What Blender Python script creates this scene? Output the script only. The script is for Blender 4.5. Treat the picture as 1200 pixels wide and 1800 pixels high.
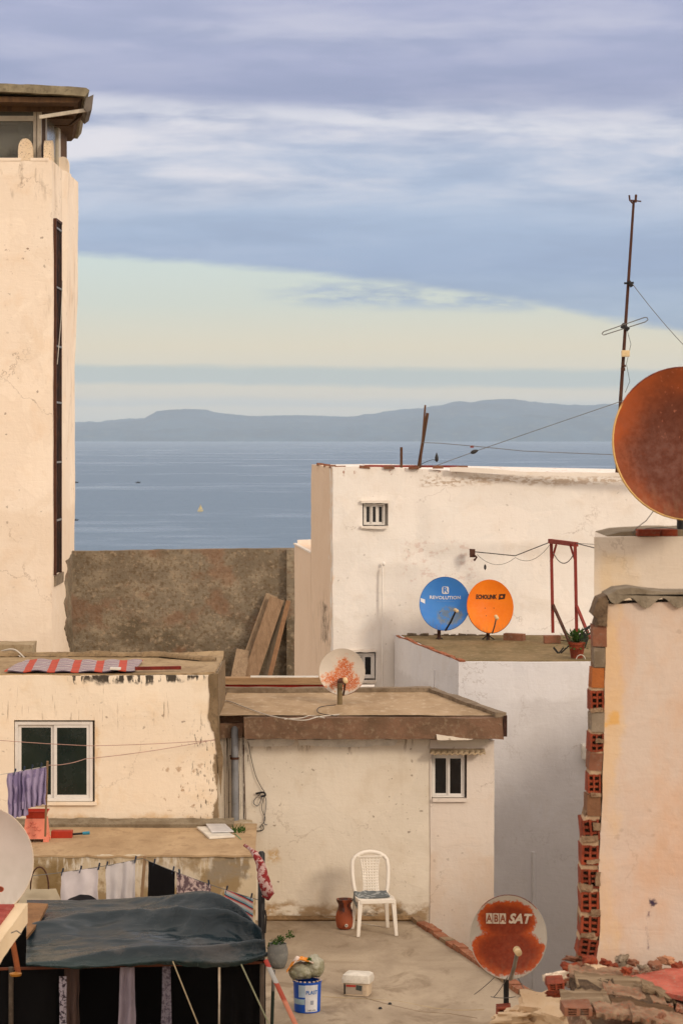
import bpy, bmesh, math, random
from mathutils import Vector, Matrix, noise
R = math.radians
rnd = random.Random(7)
for o in list(bpy.data.objects): bpy.data.objects.remove(o)
SC = bpy.context.scene
COL = SC.collection

def S(r, g, b):
    return tuple(((c/255/12.92) if c/255 <= .04045 else ((c/255+.055)/1.055)**2.4) for c in (r, g, b))

# ------------------------------------------------------------------ camera
F = 4500.0; HY = 768.0; CZ = 40.0
def at(px, py, D):                                   # a photo position at distance D -> a place in the world
    return Vector(((px-600)/F*D, D, CZ-(py-HY)/F*D))
def atx(px, D): return (px-600)/F*D
def atz(py, D): return CZ-(py-HY)/F*D
cam = bpy.data.cameras.new('camera'); camo = bpy.data.objects.new('camera', cam); COL.objects.link(camo)
camo.location = (0, 0, CZ); camo.rotation_euler = (R(90), 0, 0)
cam.sensor_fit = 'VERTICAL'; cam.sensor_height = 36; cam.sensor_width = 24; cam.lens = 90
cam.shift_y = -(900-HY)/1800; cam.clip_start = .5; cam.clip_end = 80000
cam.dof.use_dof = True; cam.dof.focus_distance = 31; cam.dof.aperture_fstop = 6.3
SC.camera = camo
SC.view_settings.view_transform = 'Standard'; SC.view_settings.look = 'None'
SC.view_settings.exposure = 0.07; SC.view_settings.gamma = 1
SC.cycles.max_bounces = 7; SC.cycles.diffuse_bounces = 4; SC.cycles.glossy_bounces = 3
SC.cycles.volume_bounces = 1; SC.cycles.transmission_bounces = 3; SC.cycles.transparent_max_bounces = 6
SC.cycles.sample_clamp_indirect = 6

# ------------------------------------------------------------------ node helpers
class NT:
    def __init__(s, nt): s.nt = nt
    def n(s, t, **k):
        nd = s.nt.nodes.new(t)
        for a, b in k.items(): setattr(nd, a, b)
        return nd
    def put(s, sock, v):
        if hasattr(v, 'is_output') or isinstance(v, bpy.types.NodeSocket): s.nt.links.new(v, sock)
        else:
            if isinstance(v, (tuple, list)) and len(v) == 3 and len(sock.default_value) == 4: v = (*v, 1)
            sock.default_value = v
    def m(s, op, a, b=0.0, c=None, clamp=False):
        nd = s.n('ShaderNodeMath', operation=op, use_clamp=clamp); s.put(nd.inputs[0], a); s.put(nd.inputs[1], b)
        if c is not None: s.put(nd.inputs[2], c)
        return nd.outputs[0]
    def v(s, op, a, b=(0, 0, 0), sc=None):
        nd = s.n('ShaderNodeVectorMath', operation=op); s.put(nd.inputs[0], a)
        if sc is None: s.put(nd.inputs[1], b)
        else: s.put(nd.inputs[3], sc)
        return nd.outputs[1] if op in ('LENGTH', 'DOT_PRODUCT') else nd.outputs[0]
    def sep(s, a):
        nd = s.n('ShaderNodeSeparateXYZ'); s.put(nd.inputs[0], a); return nd.outputs
    def comb(s, x, y, z):
        nd = s.n('ShaderNodeCombineXYZ')
        for i, q in enumerate((x, y, z)): s.put(nd.inputs[i], q)
        return nd.outputs[0]
    def noise(s, vec, scale, detail=4, rough=.55, dist=0, col=False):
        nd = s.n('ShaderNodeTexNoise'); s.put(nd.inputs['Vector'], vec); s.put(nd.inputs['Scale'], scale)
        s.put(nd.inputs['Detail'], float(detail)); s.put(nd.inputs['Roughness'], rough); s.put(nd.inputs['Distortion'], float(dist))
        return nd.outputs['Color' if col else 'Fac']
    def vor(s, vec, scale, feature='F1', rand=1.0):
        nd = s.n('ShaderNodeTexVoronoi', feature=feature); s.put(nd.inputs['Vector'], vec); s.put(nd.inputs['Scale'], scale)
        s.put(nd.inputs['Randomness'], rand)
        return nd.outputs['Distance']
    def ss(s, x, a, b, lo=0.0, hi=1.0):
        nd = s.n('ShaderNodeMapRange', interpolation_type='SMOOTHSTEP')
        for i, q in enumerate((x, a, b, lo, hi)): s.put(nd.inputs[i], q)
        return nd.outputs[0]
    def mix(s, f, a, b, mode='MIX'):
        nd = s.n('ShaderNodeMix', data_type='RGBA', blend_type=mode)
        s.put(nd.inputs[0], f); s.put(nd.inputs[6], a); s.put(nd.inputs[7], b)
        return nd.outputs[2]
    def ramp(s, f, stops, mode='LINEAR'):
        nd = s.n('ShaderNodeValToRGB'); cr = nd.color_ramp; cr.interpolation = mode
        while len(cr.elements) < len(stops): cr.elements.new(.5)
        for e, (p, c) in zip(cr.elements, stops): e.position = p; e.color = (*c, 1)
        s.put(nd.inputs[0], f); return nd.outputs[0]

# ------------------------------------------------------------------ world
SUN_DIR = Vector((.62, -.66, .42)).normalized()      # towards the sun: behind the camera, to the right, low
wd = bpy.data.worlds.new('World'); SC.world = wd; wd.use_nodes = True
def build_world():
    wd.node_tree.nodes.clear(); t = NT(wd.node_tree)
    out = t.n('ShaderNodeOutputWorld'); bg = t.n('ShaderNodeBackground'); bg.inputs[1].default_value = .1
    t.nt.links.new(bg.outputs[0], out.inputs[0])
    sky = t.n('ShaderNodeTexSky'); sky.sky_type = 'NISHITA'; sky.sun_disc = False
    sky.sun_elevation = math.asin(SUN_DIR.z); sky.sun_rotation = math.atan2(SUN_DIR.x, SUN_DIR.y)
    sky.altitude = 40; sky.air_density = 1; sky.dust_density = 1.5
    tc = t.n('ShaderNodeTexCoord').outputs['Generated']
    x, y, z = t.sep(tc)[0:3]
    u = t.m('MAXIMUM', t.m('MINIMUM', x, .3), -.3)
    def L(*c): return tuple(q*10 for q in S(*c))
    uv = t.comb(t.m('MULTIPLY', x, 6.5), t.m('MULTIPLY', y, 1.0), t.m('MULTIPLY', z, 38))
    warp = t.v('SCALE', t.v('SUBTRACT', t.noise(uv, 1.6, 2, col=True), (.5, .5, .5)), sc=.28)
    uvw = t.v('ADD', uv, warp)
    n1 = t.noise(uvw, .95, 8, .56)
    n2 = t.noise(t.v('ADD', uvw, (4.3, 0, 9.1)), 2.3, 7, .56)
    n3 = t.noise(t.v('ADD', uv, (8, 2, 1)), 5, 5, .6)
    # cloud sheet
    cl = t.ramp(t.m('MULTIPLY', z, 5.0), [(0, L(176, 190, 196)), (.20, L(156, 178, 200)), (.33, L(150, 170, 202)), (.44, L(168, 186, 213)),
                (.56, L(174, 187, 212)), (.66, L(158, 164, 196)), (.78, L(170, 175, 205)), (1, L(178, 180, 208))])
    dark = t.ss(n2, .30, .62)
    cl = t.mix(t.m('MULTIPLY', t.m('SUBTRACT', 1.0, dark), .30), cl, L(128, 142, 175))
    b1 = t.m('MULTIPLY', t.ss(z, .082, .108), t.m('SUBTRACT', 1.0, t.ss(z, .118, .134)))
    b2 = t.ss(z, .138, .158)
    hi = t.ss(t.m('ADD', t.m('MULTIPLY', n1, .6), t.m('MULTIPLY', n2, .4)), .46, .66)
    bell = t.m('ADD', t.m('ADD', t.m('MULTIPLY', b1, 1.0), t.m('MULTIPLY', b2, .22)), .16, clamp=True)
    cl = t.mix(t.m('MULTIPLY', hi, bell), cl, L(226, 223, 230))
    # one long bright streak sinking to the right
    zs = t.m('ADD', z, t.m('ADD', t.m('MULTIPLY', x, .045), t.m('MULTIPLY', t.m('SUBTRACT', n1, .5), .016)))
    st = t.m('MULTIPLY', t.ss(zs, .1185, .1225), t.m('SUBTRACT', 1.0, t.ss(zs, .1235, .131)))
    st = t.m('MULTIPLY', st, t.ss(n2, .33, .58))
    cl = t.mix(t.m('MULTIPLY', st, .62), cl, L(232, 230, 235))
    # clear strip over the horizon
    lo = t.ramp(t.m('MULTIPLY', z, 12.0), [(0, L(200, 200, 190)), (.10, L(216, 209, 188)), (.19, L(228, 215, 186)), (.30, L(226, 216, 190)),
                (.42, L(230, 217, 186)), (.62, L(211, 216, 202)), (.85, L(206, 219, 214)), (1, L(200, 215, 215))])
    zb = t.m('ADD', z, t.m('MULTIPLY', t.m('SUBTRACT', n3, .5), .0035))
    zb = t.m('ADD', zb, t.m('MULTIPLY', x, .010))
    band = t.m('MULTIPLY', t.ss(zb, .0185, .0215), t.m('SUBTRACT', 1.0, t.ss(zb, .0255, .0285)))
    lo = t.mix(t.m('MULTIPLY', band, .72), lo, L(168, 186, 186))
    zc = t.m('ADD', zb, t.m('MULTIPLY', t.m('SUBTRACT', n2, .5), .004))
    band2 = t.m('MULTIPLY', t.ss(zc, .0105, .0125), t.m('SUBTRACT', 1.0, t.ss(zc, .0130, .016)))
    lo = t.mix(t.m('MULTIPLY', band2, .35), lo, L(166, 184, 190))
    e = t.m('SUBTRACT', t.m('SUBTRACT', .0612, t.m('MULTIPLY', u, .12)), t.m('MULTIPLY', t.m('MULTIPLY', u, u), .35))
    ed = t.m('ADD', z, t.m('MULTIPLY', t.m('SUBTRACT', n3, .5), .006))
    msk = t.ss(t.m('SUBTRACT', ed, e), -.0012, .0035)
    # wisps under the edge
    wz = t.m('ABSOLUTE', t.m('SUBTRACT', t.m('SUBTRACT', z, t.m('MULTIPLY', x, -.02)), .0555))
    wx = t.m('ABSOLUTE', t.m('SUBTRACT', x, .035))
    wis = t.m('MULTIPLY', t.m('SUBTRACT', 1.0, t.ss(wz, .0008, .0075)), t.m('SUBTRACT', 1.0, t.ss(wx, .03, .075)))
    msk = t.m('MAXIMUM', msk, t.m('MULTIPLY', wis, t.ss(n3, .35, .6)))
    front = t.mix(msk, lo, cl)
    # high and rear sky: brighter overcast, warm where the low sun is
    up = t.ss(z, .17, .75)
    front = t.mix(up, front, (10.4, 9.9, 9.6))
    back = t.ss(y, .96, .60)
    front = t.mix(t.m('MULTIPLY', back, .9), front, (12.2, 10.3, 8.8))
    nis = t.v('SCALE', sky.outputs[0], sc=1.0)
    col = t.mix(.94, nis, front)
    t.put(bg.inputs[0], col)
build_world()
sun = bpy.data.lights.new('sun', 'SUN'); suno = bpy.data.objects.new('sun', sun); COL.objects.link(suno)
sun.energy = 1.5; sun.angle = R(11); sun.color = (1, .84, .66)
suno.rotation_euler = (-SUN_DIR).to_track_quat('-Z', 'Y').to_euler(); suno.location = (20, -20, 60)

# ------------------------------------------------------------------ objects helpers
ORG = {}
def tag(o, label=None, cat=None, group=None, kind=None):
    if label: o['label'] = label
    if cat: o['category'] = cat
    if group: o['group'] = group
    if kind: o['kind'] = kind
    return o
def root(name, loc, label, cat, group=None):
    o = bpy.data.objects.new(name, None); COL.objects.link(o); o.location = loc; o.empty_display_size = .1
    ORG[o.name] = Vector(loc); return tag(o, label, cat, group)

class MB:
    def __init__(s): s.v = []; s.f = []
    def add(s, vs, fs):
        b = len(s.v); s.v += [Vector(q) for q in vs]; s.f += [tuple(b+i for i in f) for f in fs]; return s
    def box(s, a, b, M=None):
        x0, y0, z0 = a; x1, y1, z1 = b
        vs = [Vector(q) for q in ((x0,y0,z0),(x1,y0,z0),(x1,y1,z0),(x0,y1,z0),(x0,y0,z1),(x1,y0,z1),(x1,y1,z1),(x0,y1,z1))]
        if M: vs = [M @ q for q in vs]
        return s.add(vs, [(0,3,2,1),(4,5,6,7),(0,1,5,4),(1,2,6,5),(2,3,7,6),(3,0,4,7)])
    def prism(s, poly, z0, z1):                       # vertical prism, counter-clockwise plan
        n = len(poly); vs = [(p[0], p[1], z0) for p in poly]+[(p[0], p[1], z1) for p in poly]
        return s.add(vs, [tuple(range(n))[::-1], tuple(range(n, 2*n))]+[(i, (i+1) % n, n+(i+1) % n, n+i) for i in range(n)])
    def slab(s, pts, off):                            # 3D outline pushed along off
        n = len(pts); off = Vector(off); vs = [Vector(p) for p in pts]; vs += [q+off for q in vs]
        return s.add(vs, [tuple(range(n))[::-1], tuple(range(n, 2*n))]+[(i, (i+1) % n, n+(i+1) % n, n+i) for i in range(n)])
    def tube(s, pts, r, seg=8, cap=True):
        pts = [Vector(p) for p in pts]; n = len(pts); rr = r if isinstance(r, (list, tuple)) else [r]*n
        vs = []; up = Vector((.13, .21, 1)).normalized(); pa = None
        for i, p in enumerate(pts):
            d = (pts[min(i+1, n-1)]-pts[max(i-1, 0)])
            d = d.normalized() if d.length > 1e-9 else Vector((0, 0, 1))
            if pa is None:
                a = d.cross(up) if abs(d.dot(up)) < .95 else d.cross(Vector((1, 0, 0)))
            else: a = pa-d*pa.dot(d)
            a.normalize(); pa = a; b = d.cross(a)
            for k in range(seg):
                an = 2*math.pi*k/seg; vs.append(p+(a*math.cos(an)+b*math.sin(an))*rr[i])
        fs = [(i*seg+k, i*seg+(k+1) % seg, (i+1)*seg+(k+1) % seg, (i+1)*seg+k) for i in range(n-1) for k in range(seg)]
        if cap: fs += [tuple(range(seg))[::-1], tuple((n-1)*seg+k for k in range(seg))]
        return s.add(vs, fs)
    def bar(s, p, q, w, h, up=(0, 0, 1)):
        p = Vector(p); q = Vector(q); d = (q-p).normalized(); up = Vector(up)
        if abs(d.dot(up)) > .98: up = Vector((0, 1, 0))
        a = d.cross(up).normalized(); b = a.cross(d)
        vs = [c+a*sx*w/2+b*sy*h/2 for c in (p, q) for sx, sy in ((-1,-1),(1,-1),(1,1),(-1,1))]
        return s.add(vs, [(0,1,2,3),(7,6,5,4),(0,4,5,1),(1,5,6,2),(2,6,7,3),(3,7,4,0)])
    def lathe(s, c, prof, seg=24, M=None):
        c = Vector(c); vs = []
        for r, z in prof:
            for k in range(seg):
                an = 2*math.pi*k/seg; q = Vector((r*math.cos(an), r*math.sin(an), z)); vs.append(c+(M @ q if M else q))
        n = len(prof)
        fs = [(i*seg+k, i*seg+(k+1) % seg, (i+1)*seg+(k+1) % seg, (i+1)*seg+k) for i in range(n-1) for k in range(seg)]
        fs += [tuple(range(seg))[::-1], tuple((n-1)*seg+k for k in range(seg))]
        return s.add(vs, fs)
    def grid(s, fn, nu, nv):
        b = [fn(i/nu, j/nv) for j in range(nv+1) for i in range(nu+1)]
        return s.add(b, [(j*(nu+1)+i, j*(nu+1)+i+1, (j+1)*(nu+1)+i+1, (j+1)*(nu+1)+i) for j in range(nv) for i in range(nu)])
    def warp(s, fn): s.v = [fn(q) for q in s.v]; return s
    def build(s, name, mat, parent=None, smooth=None, bevel=0, thick=0, org=None, M=None):
        o0 = Vector(org) if org is not None else (ORG.get(parent.name, Vector()) if parent else None)
        if o0 is None:
            xs = [q.x for q in s.v]; ys = [q.y for q in s.v]; zs = [q.z for q in s.v]
            o0 = Vector(((min(xs)+max(xs))/2, (min(ys)+max(ys))/2, min(zs)))
        if M is not None:
            vs = s.v; 
        else: vs = [q-o0 for q in s.v]
        me = bpy.data.meshes.new(name); me.from_pydata([tuple(q) for q in vs], [], s.f)
        if bevel or thick:
            bm = bmesh.new(); bm.from_mesh(me)
            if thick:
                bm.normal_update(); ov = list(bm.verts); of = list(bm.faces); be = [e for e in bm.edges if e.is_boundary]
                nv = {v: bm.verts.new(v.co-v.normal*thick) for v in ov}
                for f in of: bm.faces.new([nv[v] for v in reversed(f.verts)])
                for e in be:
                    f = e.link_faces[0]; a, b = e.verts
                    for l in f.loops:
                        if l.edge == e: a, b = l.vert, l.link_loop_next.vert
                    bm.faces.new([b, a, nv[a], nv[b]])
            if bevel: bmesh.ops.bevel(bm, geom=list(bm.edges), offset=bevel, segments=2, profile=.6, affect='EDGES')
            bm.to_mesh(me); bm.free()
        me.materials.append(mat)
        if smooth is not None:
            me.polygons.foreach_set('use_smooth', [True]*len(me.polygons)); me.set_sharp_from_angle(angle=R(smooth))
        me.update()
        o = bpy.data.objects.new(name, me); COL.objects.link(o)
        if parent:
            o.parent = parent
            if M is not None: o.matrix_basis = Matrix.Translation(-ORG.get(parent.name, Vector())) @ M; ORG[o.name] = M
            else: ORG[o.name] = o0
        else: o.location = o0; ORG[o.name] = o0.copy()
        return o

def wob(p, a=.018, b=.005):
    return p+noise.noise_vector(p*1.1)*a+noise.noise_vector(p*5.3)*b
def solid(poly, z0, tops, res=.16, amp=(.018, .005), fn=None):
    """lumpy masonry body: plan polygon counter-clockwise, per-corner tops"""
    m = MB(); n = len(poly); ring = []; zt = []
    if not isinstance(tops, (list, tuple)): tops = [tops]*n
    for i in range(n):
        p, q = Vector(poly[i]), Vector(poly[(i+1) % n]); k = max(1, int((q-p).length/res))
        for j in range(k): ring.append(p.lerp(q, j/k)); zt.append(tops[i]+(tops[(i+1) % n]-tops[i])*j/k)
    N = len(ring); zvis = max(z0, min(zt)-6.5); nz = int((max(zt)-zvis)/res)+1
    rows = [0.0] if z0 < zvis else []
    vs = []
    lev = ([None] if rows else [])+[j/nz for j in range(nz+1)]
    for l in lev:
        for a, b in zip(ring, zt): vs.append(wob(Vector((a.x, a.y, z0 if l is None else zvis+(b-zvis)*l)), *amp))
    if fn: vs = [fn(q) for q in vs]
    fs = []
    for j in range(len(lev)-1):
        for i in range(N): fs.append((j*N+i, j*N+(i+1) % N, (j+1)*N+(i+1) % N, (j+1)*N+i))
    fs.append(tuple(range(N))[::-1]); fs.append(tuple((len(lev)-1)*N+i for i in range(N)))
    return m.add(vs, fs)
def cut(o, boxes):
    for a, b in boxes:
        c = MB().box(a, b).build('cutter', o.data.materials[0], None)
        bpy.context.view_layer.update()
        md = o.modifiers.new('b', 'BOOLEAN'); md.operation = 'DIFFERENCE'; md.object = c; md.solver = 'EXACT'
        dg = bpy.context.evaluated_depsgraph_get(); me = bpy.data.meshes.new_from_object(o.evaluated_get(dg))
        o.modifiers.clear(); o.data = me; bpy.data.objects.remove(c)
def rag(pts, amt, seed=0, step=.05):
    """roughen an outline of Vectors"""
    out = []
    for i, p in enumerate(pts):
        q = pts[(i+1) % len(pts)]; k = max(1, int((q-p).length/step))
        for j in range(k):
            s = p.lerp(q, j/k); nv = noise.noise_vector(s*7+Vector((seed, seed*2, 0)))+noise.noise_vector(s*19+Vector((seed, 3, 0)))*.6
            out.append(s+Vector((nv.x, 0, nv.z))*amt)
    return out
def plate(pxs, D, th, amt, seed=0, step=.05):
    """ragged flat piece of render facing the viewer, on a wall standing at D"""
    return MB().slab(rag([at(a, b, D) for a, b in pxs], amt, seed, step), (0, th, 0))

# ------------------------------------------------------------------ materials
def newmat(name):
    m = bpy.data.materials.new(name); m.use_nodes = True; nt = m.node_tree; nt.nodes.clear()
    t = NT(nt); o = t.n('ShaderNodeOutputMaterial'); b = t.n('ShaderNodeBsdfPrincipled'); nt.links.new(b.outputs[0], o.inputs[0])
    return m, t, b
def bump(t, b, h, strength=.4, dist=.02):
    nd = t.n('ShaderNodeBump'); nd.inputs['Strength'].default_value = strength; nd.inputs['Distance'].default_value = dist
    t.put(nd.inputs['Height'], h); t.nt.links.new(nd.outputs[0], b.inputs['Normal'])
def pos(t): return t.n('ShaderNodeNewGeometry').outputs['Position']
def stucco(name, base, alt, seed=0, feats=(), speck=.5, crack=.3, grain=.5, stain=.35, staincol=None, sc=1.0, bmp=.5):
    m, t, b = newmat(name); P = t.v('ADD', pos(t), (seed*3.7, seed*1.3, seed*2.1)); P0 = pos(t)
    big = t.noise(P, .55*sc, 5, .6); mid = t.noise(P, 2.3*sc, 6, .62, .3); fine = t.noise(P, 38, 5, .7); tro = t.noise(t.v('MULTIPLY', P, (1, 1, .55)), 7*sc, 6, .6, .4)
    col = t.mix(t.ss(big, .32, .68), base, alt)
    sc_ = staincol or tuple(q*k for q, k in zip(base, (.80, .68, .52)))
    col = t.mix(t.m('MULTIPLY', t.ss(mid, .50, .74), stain), col, sc_)
    col = t.mix(t.m('MULTIPLY', t.ss(tro, .55, .75), stain*.5), col, tuple(min(1, q*1.12) for q in alt))
    col = t.mix(t.m('MULTIPLY', t.ss(fine, .35, .7), .10*grain), col, tuple(q*.6 for q in base))
    pt = t.noise(t.v('ADD', P, (31, 7, 3)), 1.15*sc, 4, .5, .9)
    col = t.mix(t.m('MULTIPLY', t.ss(pt, .545, .56), .22), col, tuple(min(1, q*1.16) for q in alt))
    pt2 = t.noise(t.v('ADD', P, (3, 17, 23)), 1.7*sc, 5, .55, .7)
    col = t.mix(t.m('MULTIPLY', t.ss(pt2, .60, .62), .22), col, tuple(q*k for q, k in zip(base, (.84, .80, .74))))
    trow = t.noise(t.v('MULTIPLY', P, (1.2, 1.2, 5)), 3.0*sc, 4, .6, .8)
    # rain streaks, faint
    sk = t.noise(t.v('MULTIPLY', P, (7, 7, .45)), 1.6, 5, .6)
    col = t.mix(t.m('MULTIPLY', t.ss(sk, .56, .78), .22*stain/.35), col, tuple(q*k for q, k in zip(base, (.70, .64, .56))))
    # small chips
    Pw = t.v('ADD', P, t.v('SCALE', t.noise(P, 9, 3, col=True), sc=.10))
    vd3 = t.vor(t.v('ADD', Pw, (7, 3, 5)), 3.1*sc); col = t.mix(t.m('MULTIPLY', t.ss(vd3, .060, .035), speck), col, S(92, 70, 52))
    vd = t.vor(Pw, 6.5*sc); gate = t.ss(t.noise(P, 1.1*sc, 3), .46, .62)
    col = t.mix(t.m('MULTIPLY', t.m('MULTIPLY', t.ss(vd, .13, .07), gate), speck), col, S(96, 74, 52))
    vd2 = t.vor(Pw, 17*sc); col = t.mix(t.m('MULTIPLY', t.m('MULTIPLY', t.ss(vd2, .14, .08), gate), speck*.7), col, S(120, 92, 64))
    # hair cracks
    Pc = t.v('ADD', P, t.v('SCALE', t.noise(P, 2.2, 5, .65, col=True), sc=.75))
    ck = t.vor(Pc, .62*sc, 'DISTANCE_TO_EDGE'); cg = t.ss(t.noise(t.v('ADD', P, (9, 9, 9)), .8, 2), .50, .60)
    ckm = t.m('MULTIPLY', t.m('MULTIPLY', t.ss(ck, .007, .001), cg), crack*.7)
    col = t.mix(ckm, col, S(118, 92, 68))
    Pj = t.v('ADD', P0, t.v('SCALE', t.v('SUBTRACT', t.noise(P, 3.2, 6, .68, col=True), (.5, .5, .5)), sc=.30))
    jx, jy, jz = t.sep(Pj)[0:3]
    rough_h = None
    for f in feats:
        x0, x1, z0, z1 = f['box']; fe = f.get('fe', .05)
        k = t.m('MULTIPLY', t.ss(jz, z0-fe, z0+fe), t.ss(jz, z1+fe, z1-fe))
        if x0 is not None: k = t.m('MULTIPLY', k, t.m('MULTIPLY', t.ss(jx, x0-fe, x0+fe), t.ss(jx, x1+fe, x1-fe)))
        nn = t.noise(t.v('MULTIPLY', t.v('ADD', P, (f.get('seed', 0)*5.1, 0, 2)), f.get('scale', (4, 4, 4))), 1.0, 5, .62)
        th = f.get('thr', .5); so = f.get('soft', .06)
        k = t.m('MULTIPLY', t.m('MULTIPLY', k, t.ss(nn, th-so, th+so)), f.get('amt', .8))
        col = t.mix(k, col, f['col'])
        if f.get('relief'): rough_h = k if rough_h is None else t.m('ADD', rough_h, k)
    t.put(b.inputs['Base Color'], col); b.inputs['Roughness'].default_value = .92
    b.inputs['Specular IOR Level'].default_value = .2
    h = t.m('ADD', t.m('ADD', t.m('MULTIPLY', mid, .9), t.m('MULTIPLY', tro, .5)), t.m('MULTIPLY', fine, .20*grain))
    h = t.m('ADD', h, t.m('ADD', t.m('MULTIPLY', trow, .30), t.m('MULTIPLY', t.ss(pt, .52, .58), .10)))
    h = t.m('SUBTRACT', h, t.m('MULTIPLY', ckm, .12))
    if rough_h is not None: h = t.m('SUBTRACT', h, t.m('MULTIPLY', rough_h, .35))
    bump(t, b, h, bmp, .022)
    return m
def rough(name, c1, c2, c3=None, sc=1.0, rgh=.9, bmp=.6, strch=(1, 1, 1), spec=.25, seed=0, fine=True):
    m, t, b = newmat(name); P = t.v('MULTIPLY', t.v('ADD', pos(t), (seed, seed*2, 0)), strch)
    a = t.noise(P, 1.7*sc, 6, .6, .4); c = t.noise(P, 8*sc, 5, .65); d = t.noise(P, 45*sc, 4, .7)
    col = t.mix(t.ss(a, .34, .66), c1, c2); col = t.mix(t.m('MULTIPLY', t.ss(c, .50, .70), .75), col, c3 or c1)
    if fine: col = t.mix(t.m('MULTIPLY', t.ss(d, .5, .72), .25), col, tuple(q*.45 for q in c1))
    t.put(b.inputs['Base Color'], col); b.inputs['Roughness'].default_value = rgh; b.inputs['Specular IOR Level'].default_value = spec
    bump(t, b, t.m('ADD', t.m('ADD', a, t.m('MULTIPLY', c, .5)), t.m('MULTIPLY', d, .2)), bmp, .02)
    return m
def plain(name, c, rgh=.5, metal=0, var=.12, sc=6, bmp=.1, spec=.4, dirt=None):
    m, t, b = newmat(name); P = pos(t); a = t.noise(P, sc, 5, .6); d = t.noise(P, sc*5, 4, .6)
    col = t.mix(t.ss(a, .35, .7), c, tuple(q*(1-var*2) for q in c))
    col = t.mix(t.m('MULTIPLY', t.ss(d, .56, .70), .35 if dirt else .12), col, dirt or tuple(q*.6 for q in c))
    t.put(b.inputs['Base Color'], col); t.put(b.inputs['Roughness'], t.ss(a, .2, .8, max(.02, rgh-.08), min(1, rgh+.12)))
    b.inputs['Metallic'].default_value = metal; b.inputs['Specular IOR Level'].default_value = spec
    if bmp: bump(t, b, d, bmp, .01)
    return m
def wood(name, c1, c2, axis='z', sc=1.0):
    m, t, b = newmat(name); s = {'x': (.6, 9, 9), 'y': (9, .6, 9), 'z': (9, 9, .6)}[axis]
    P = t.v('MULTIPLY', pos(t), s); a = t.noise(P, 2.2*sc, 6, .65, .8); g = t.noise(P, 9*sc, 4, .6); k = t.noise(pos(t), 2, 3)
    col = t.mix(t.ss(a, .3, .7), c1, c2); col = t.mix(t.m('MULTIPLY', t.ss(g, .5, .68), .45), col, tuple(q*.45 for q in c1))
    col = t.mix(t.m('MULTIPLY', t.ss(k, .5, .7), .3), col, tuple(q*.7 for q in c2))
    t.put(b.inputs['Base Color'], col); b.inputs['Roughness'].default_value = .8; b.inputs['Specular IOR Level'].default_value = .25
    bump(t, b, t.m('ADD', a, g), .4, .01); return m
def cloth(name, c1, c2=None, sc=14, thr=.55, rgh=.9):
    m, t, b = newmat(name); P = pos(t); a = t.noise(P, 5, 4); w = t.noise(P, 160, 2)
    col = t.mix(t.ss(a, .3, .7), c1, tuple(q*.86 for q in c1))
    if c2:
        v = t.noise(P, sc, 3, .6, .6); col = t.mix(t.ss(v, thr-.02, thr+.03), col, c2)
    t.put(b.inputs['Base Color'], col); b.inputs['Roughness'].default_value = rgh; b.inputs['Specular IOR Level'].default_value = .15
    bump(t, b, w, .2, .003); return m
def glassy(name, c, rgh=.12):
    m, t, b = newmat(name); P = pos(t); a = t.noise(P, 1.5, 4)
    t.put(b.inputs['Base Color'], t.mix(t.ss(a, .3, .7), c, tuple(q*.6 for q in c)))
    t.put(b.inputs['Roughness'], t.ss(t.noise(P, 5, 5), .3, .7, rgh, rgh+.18)); b.inputs['Specular IOR Level'].default_value = .5
    return m
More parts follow.
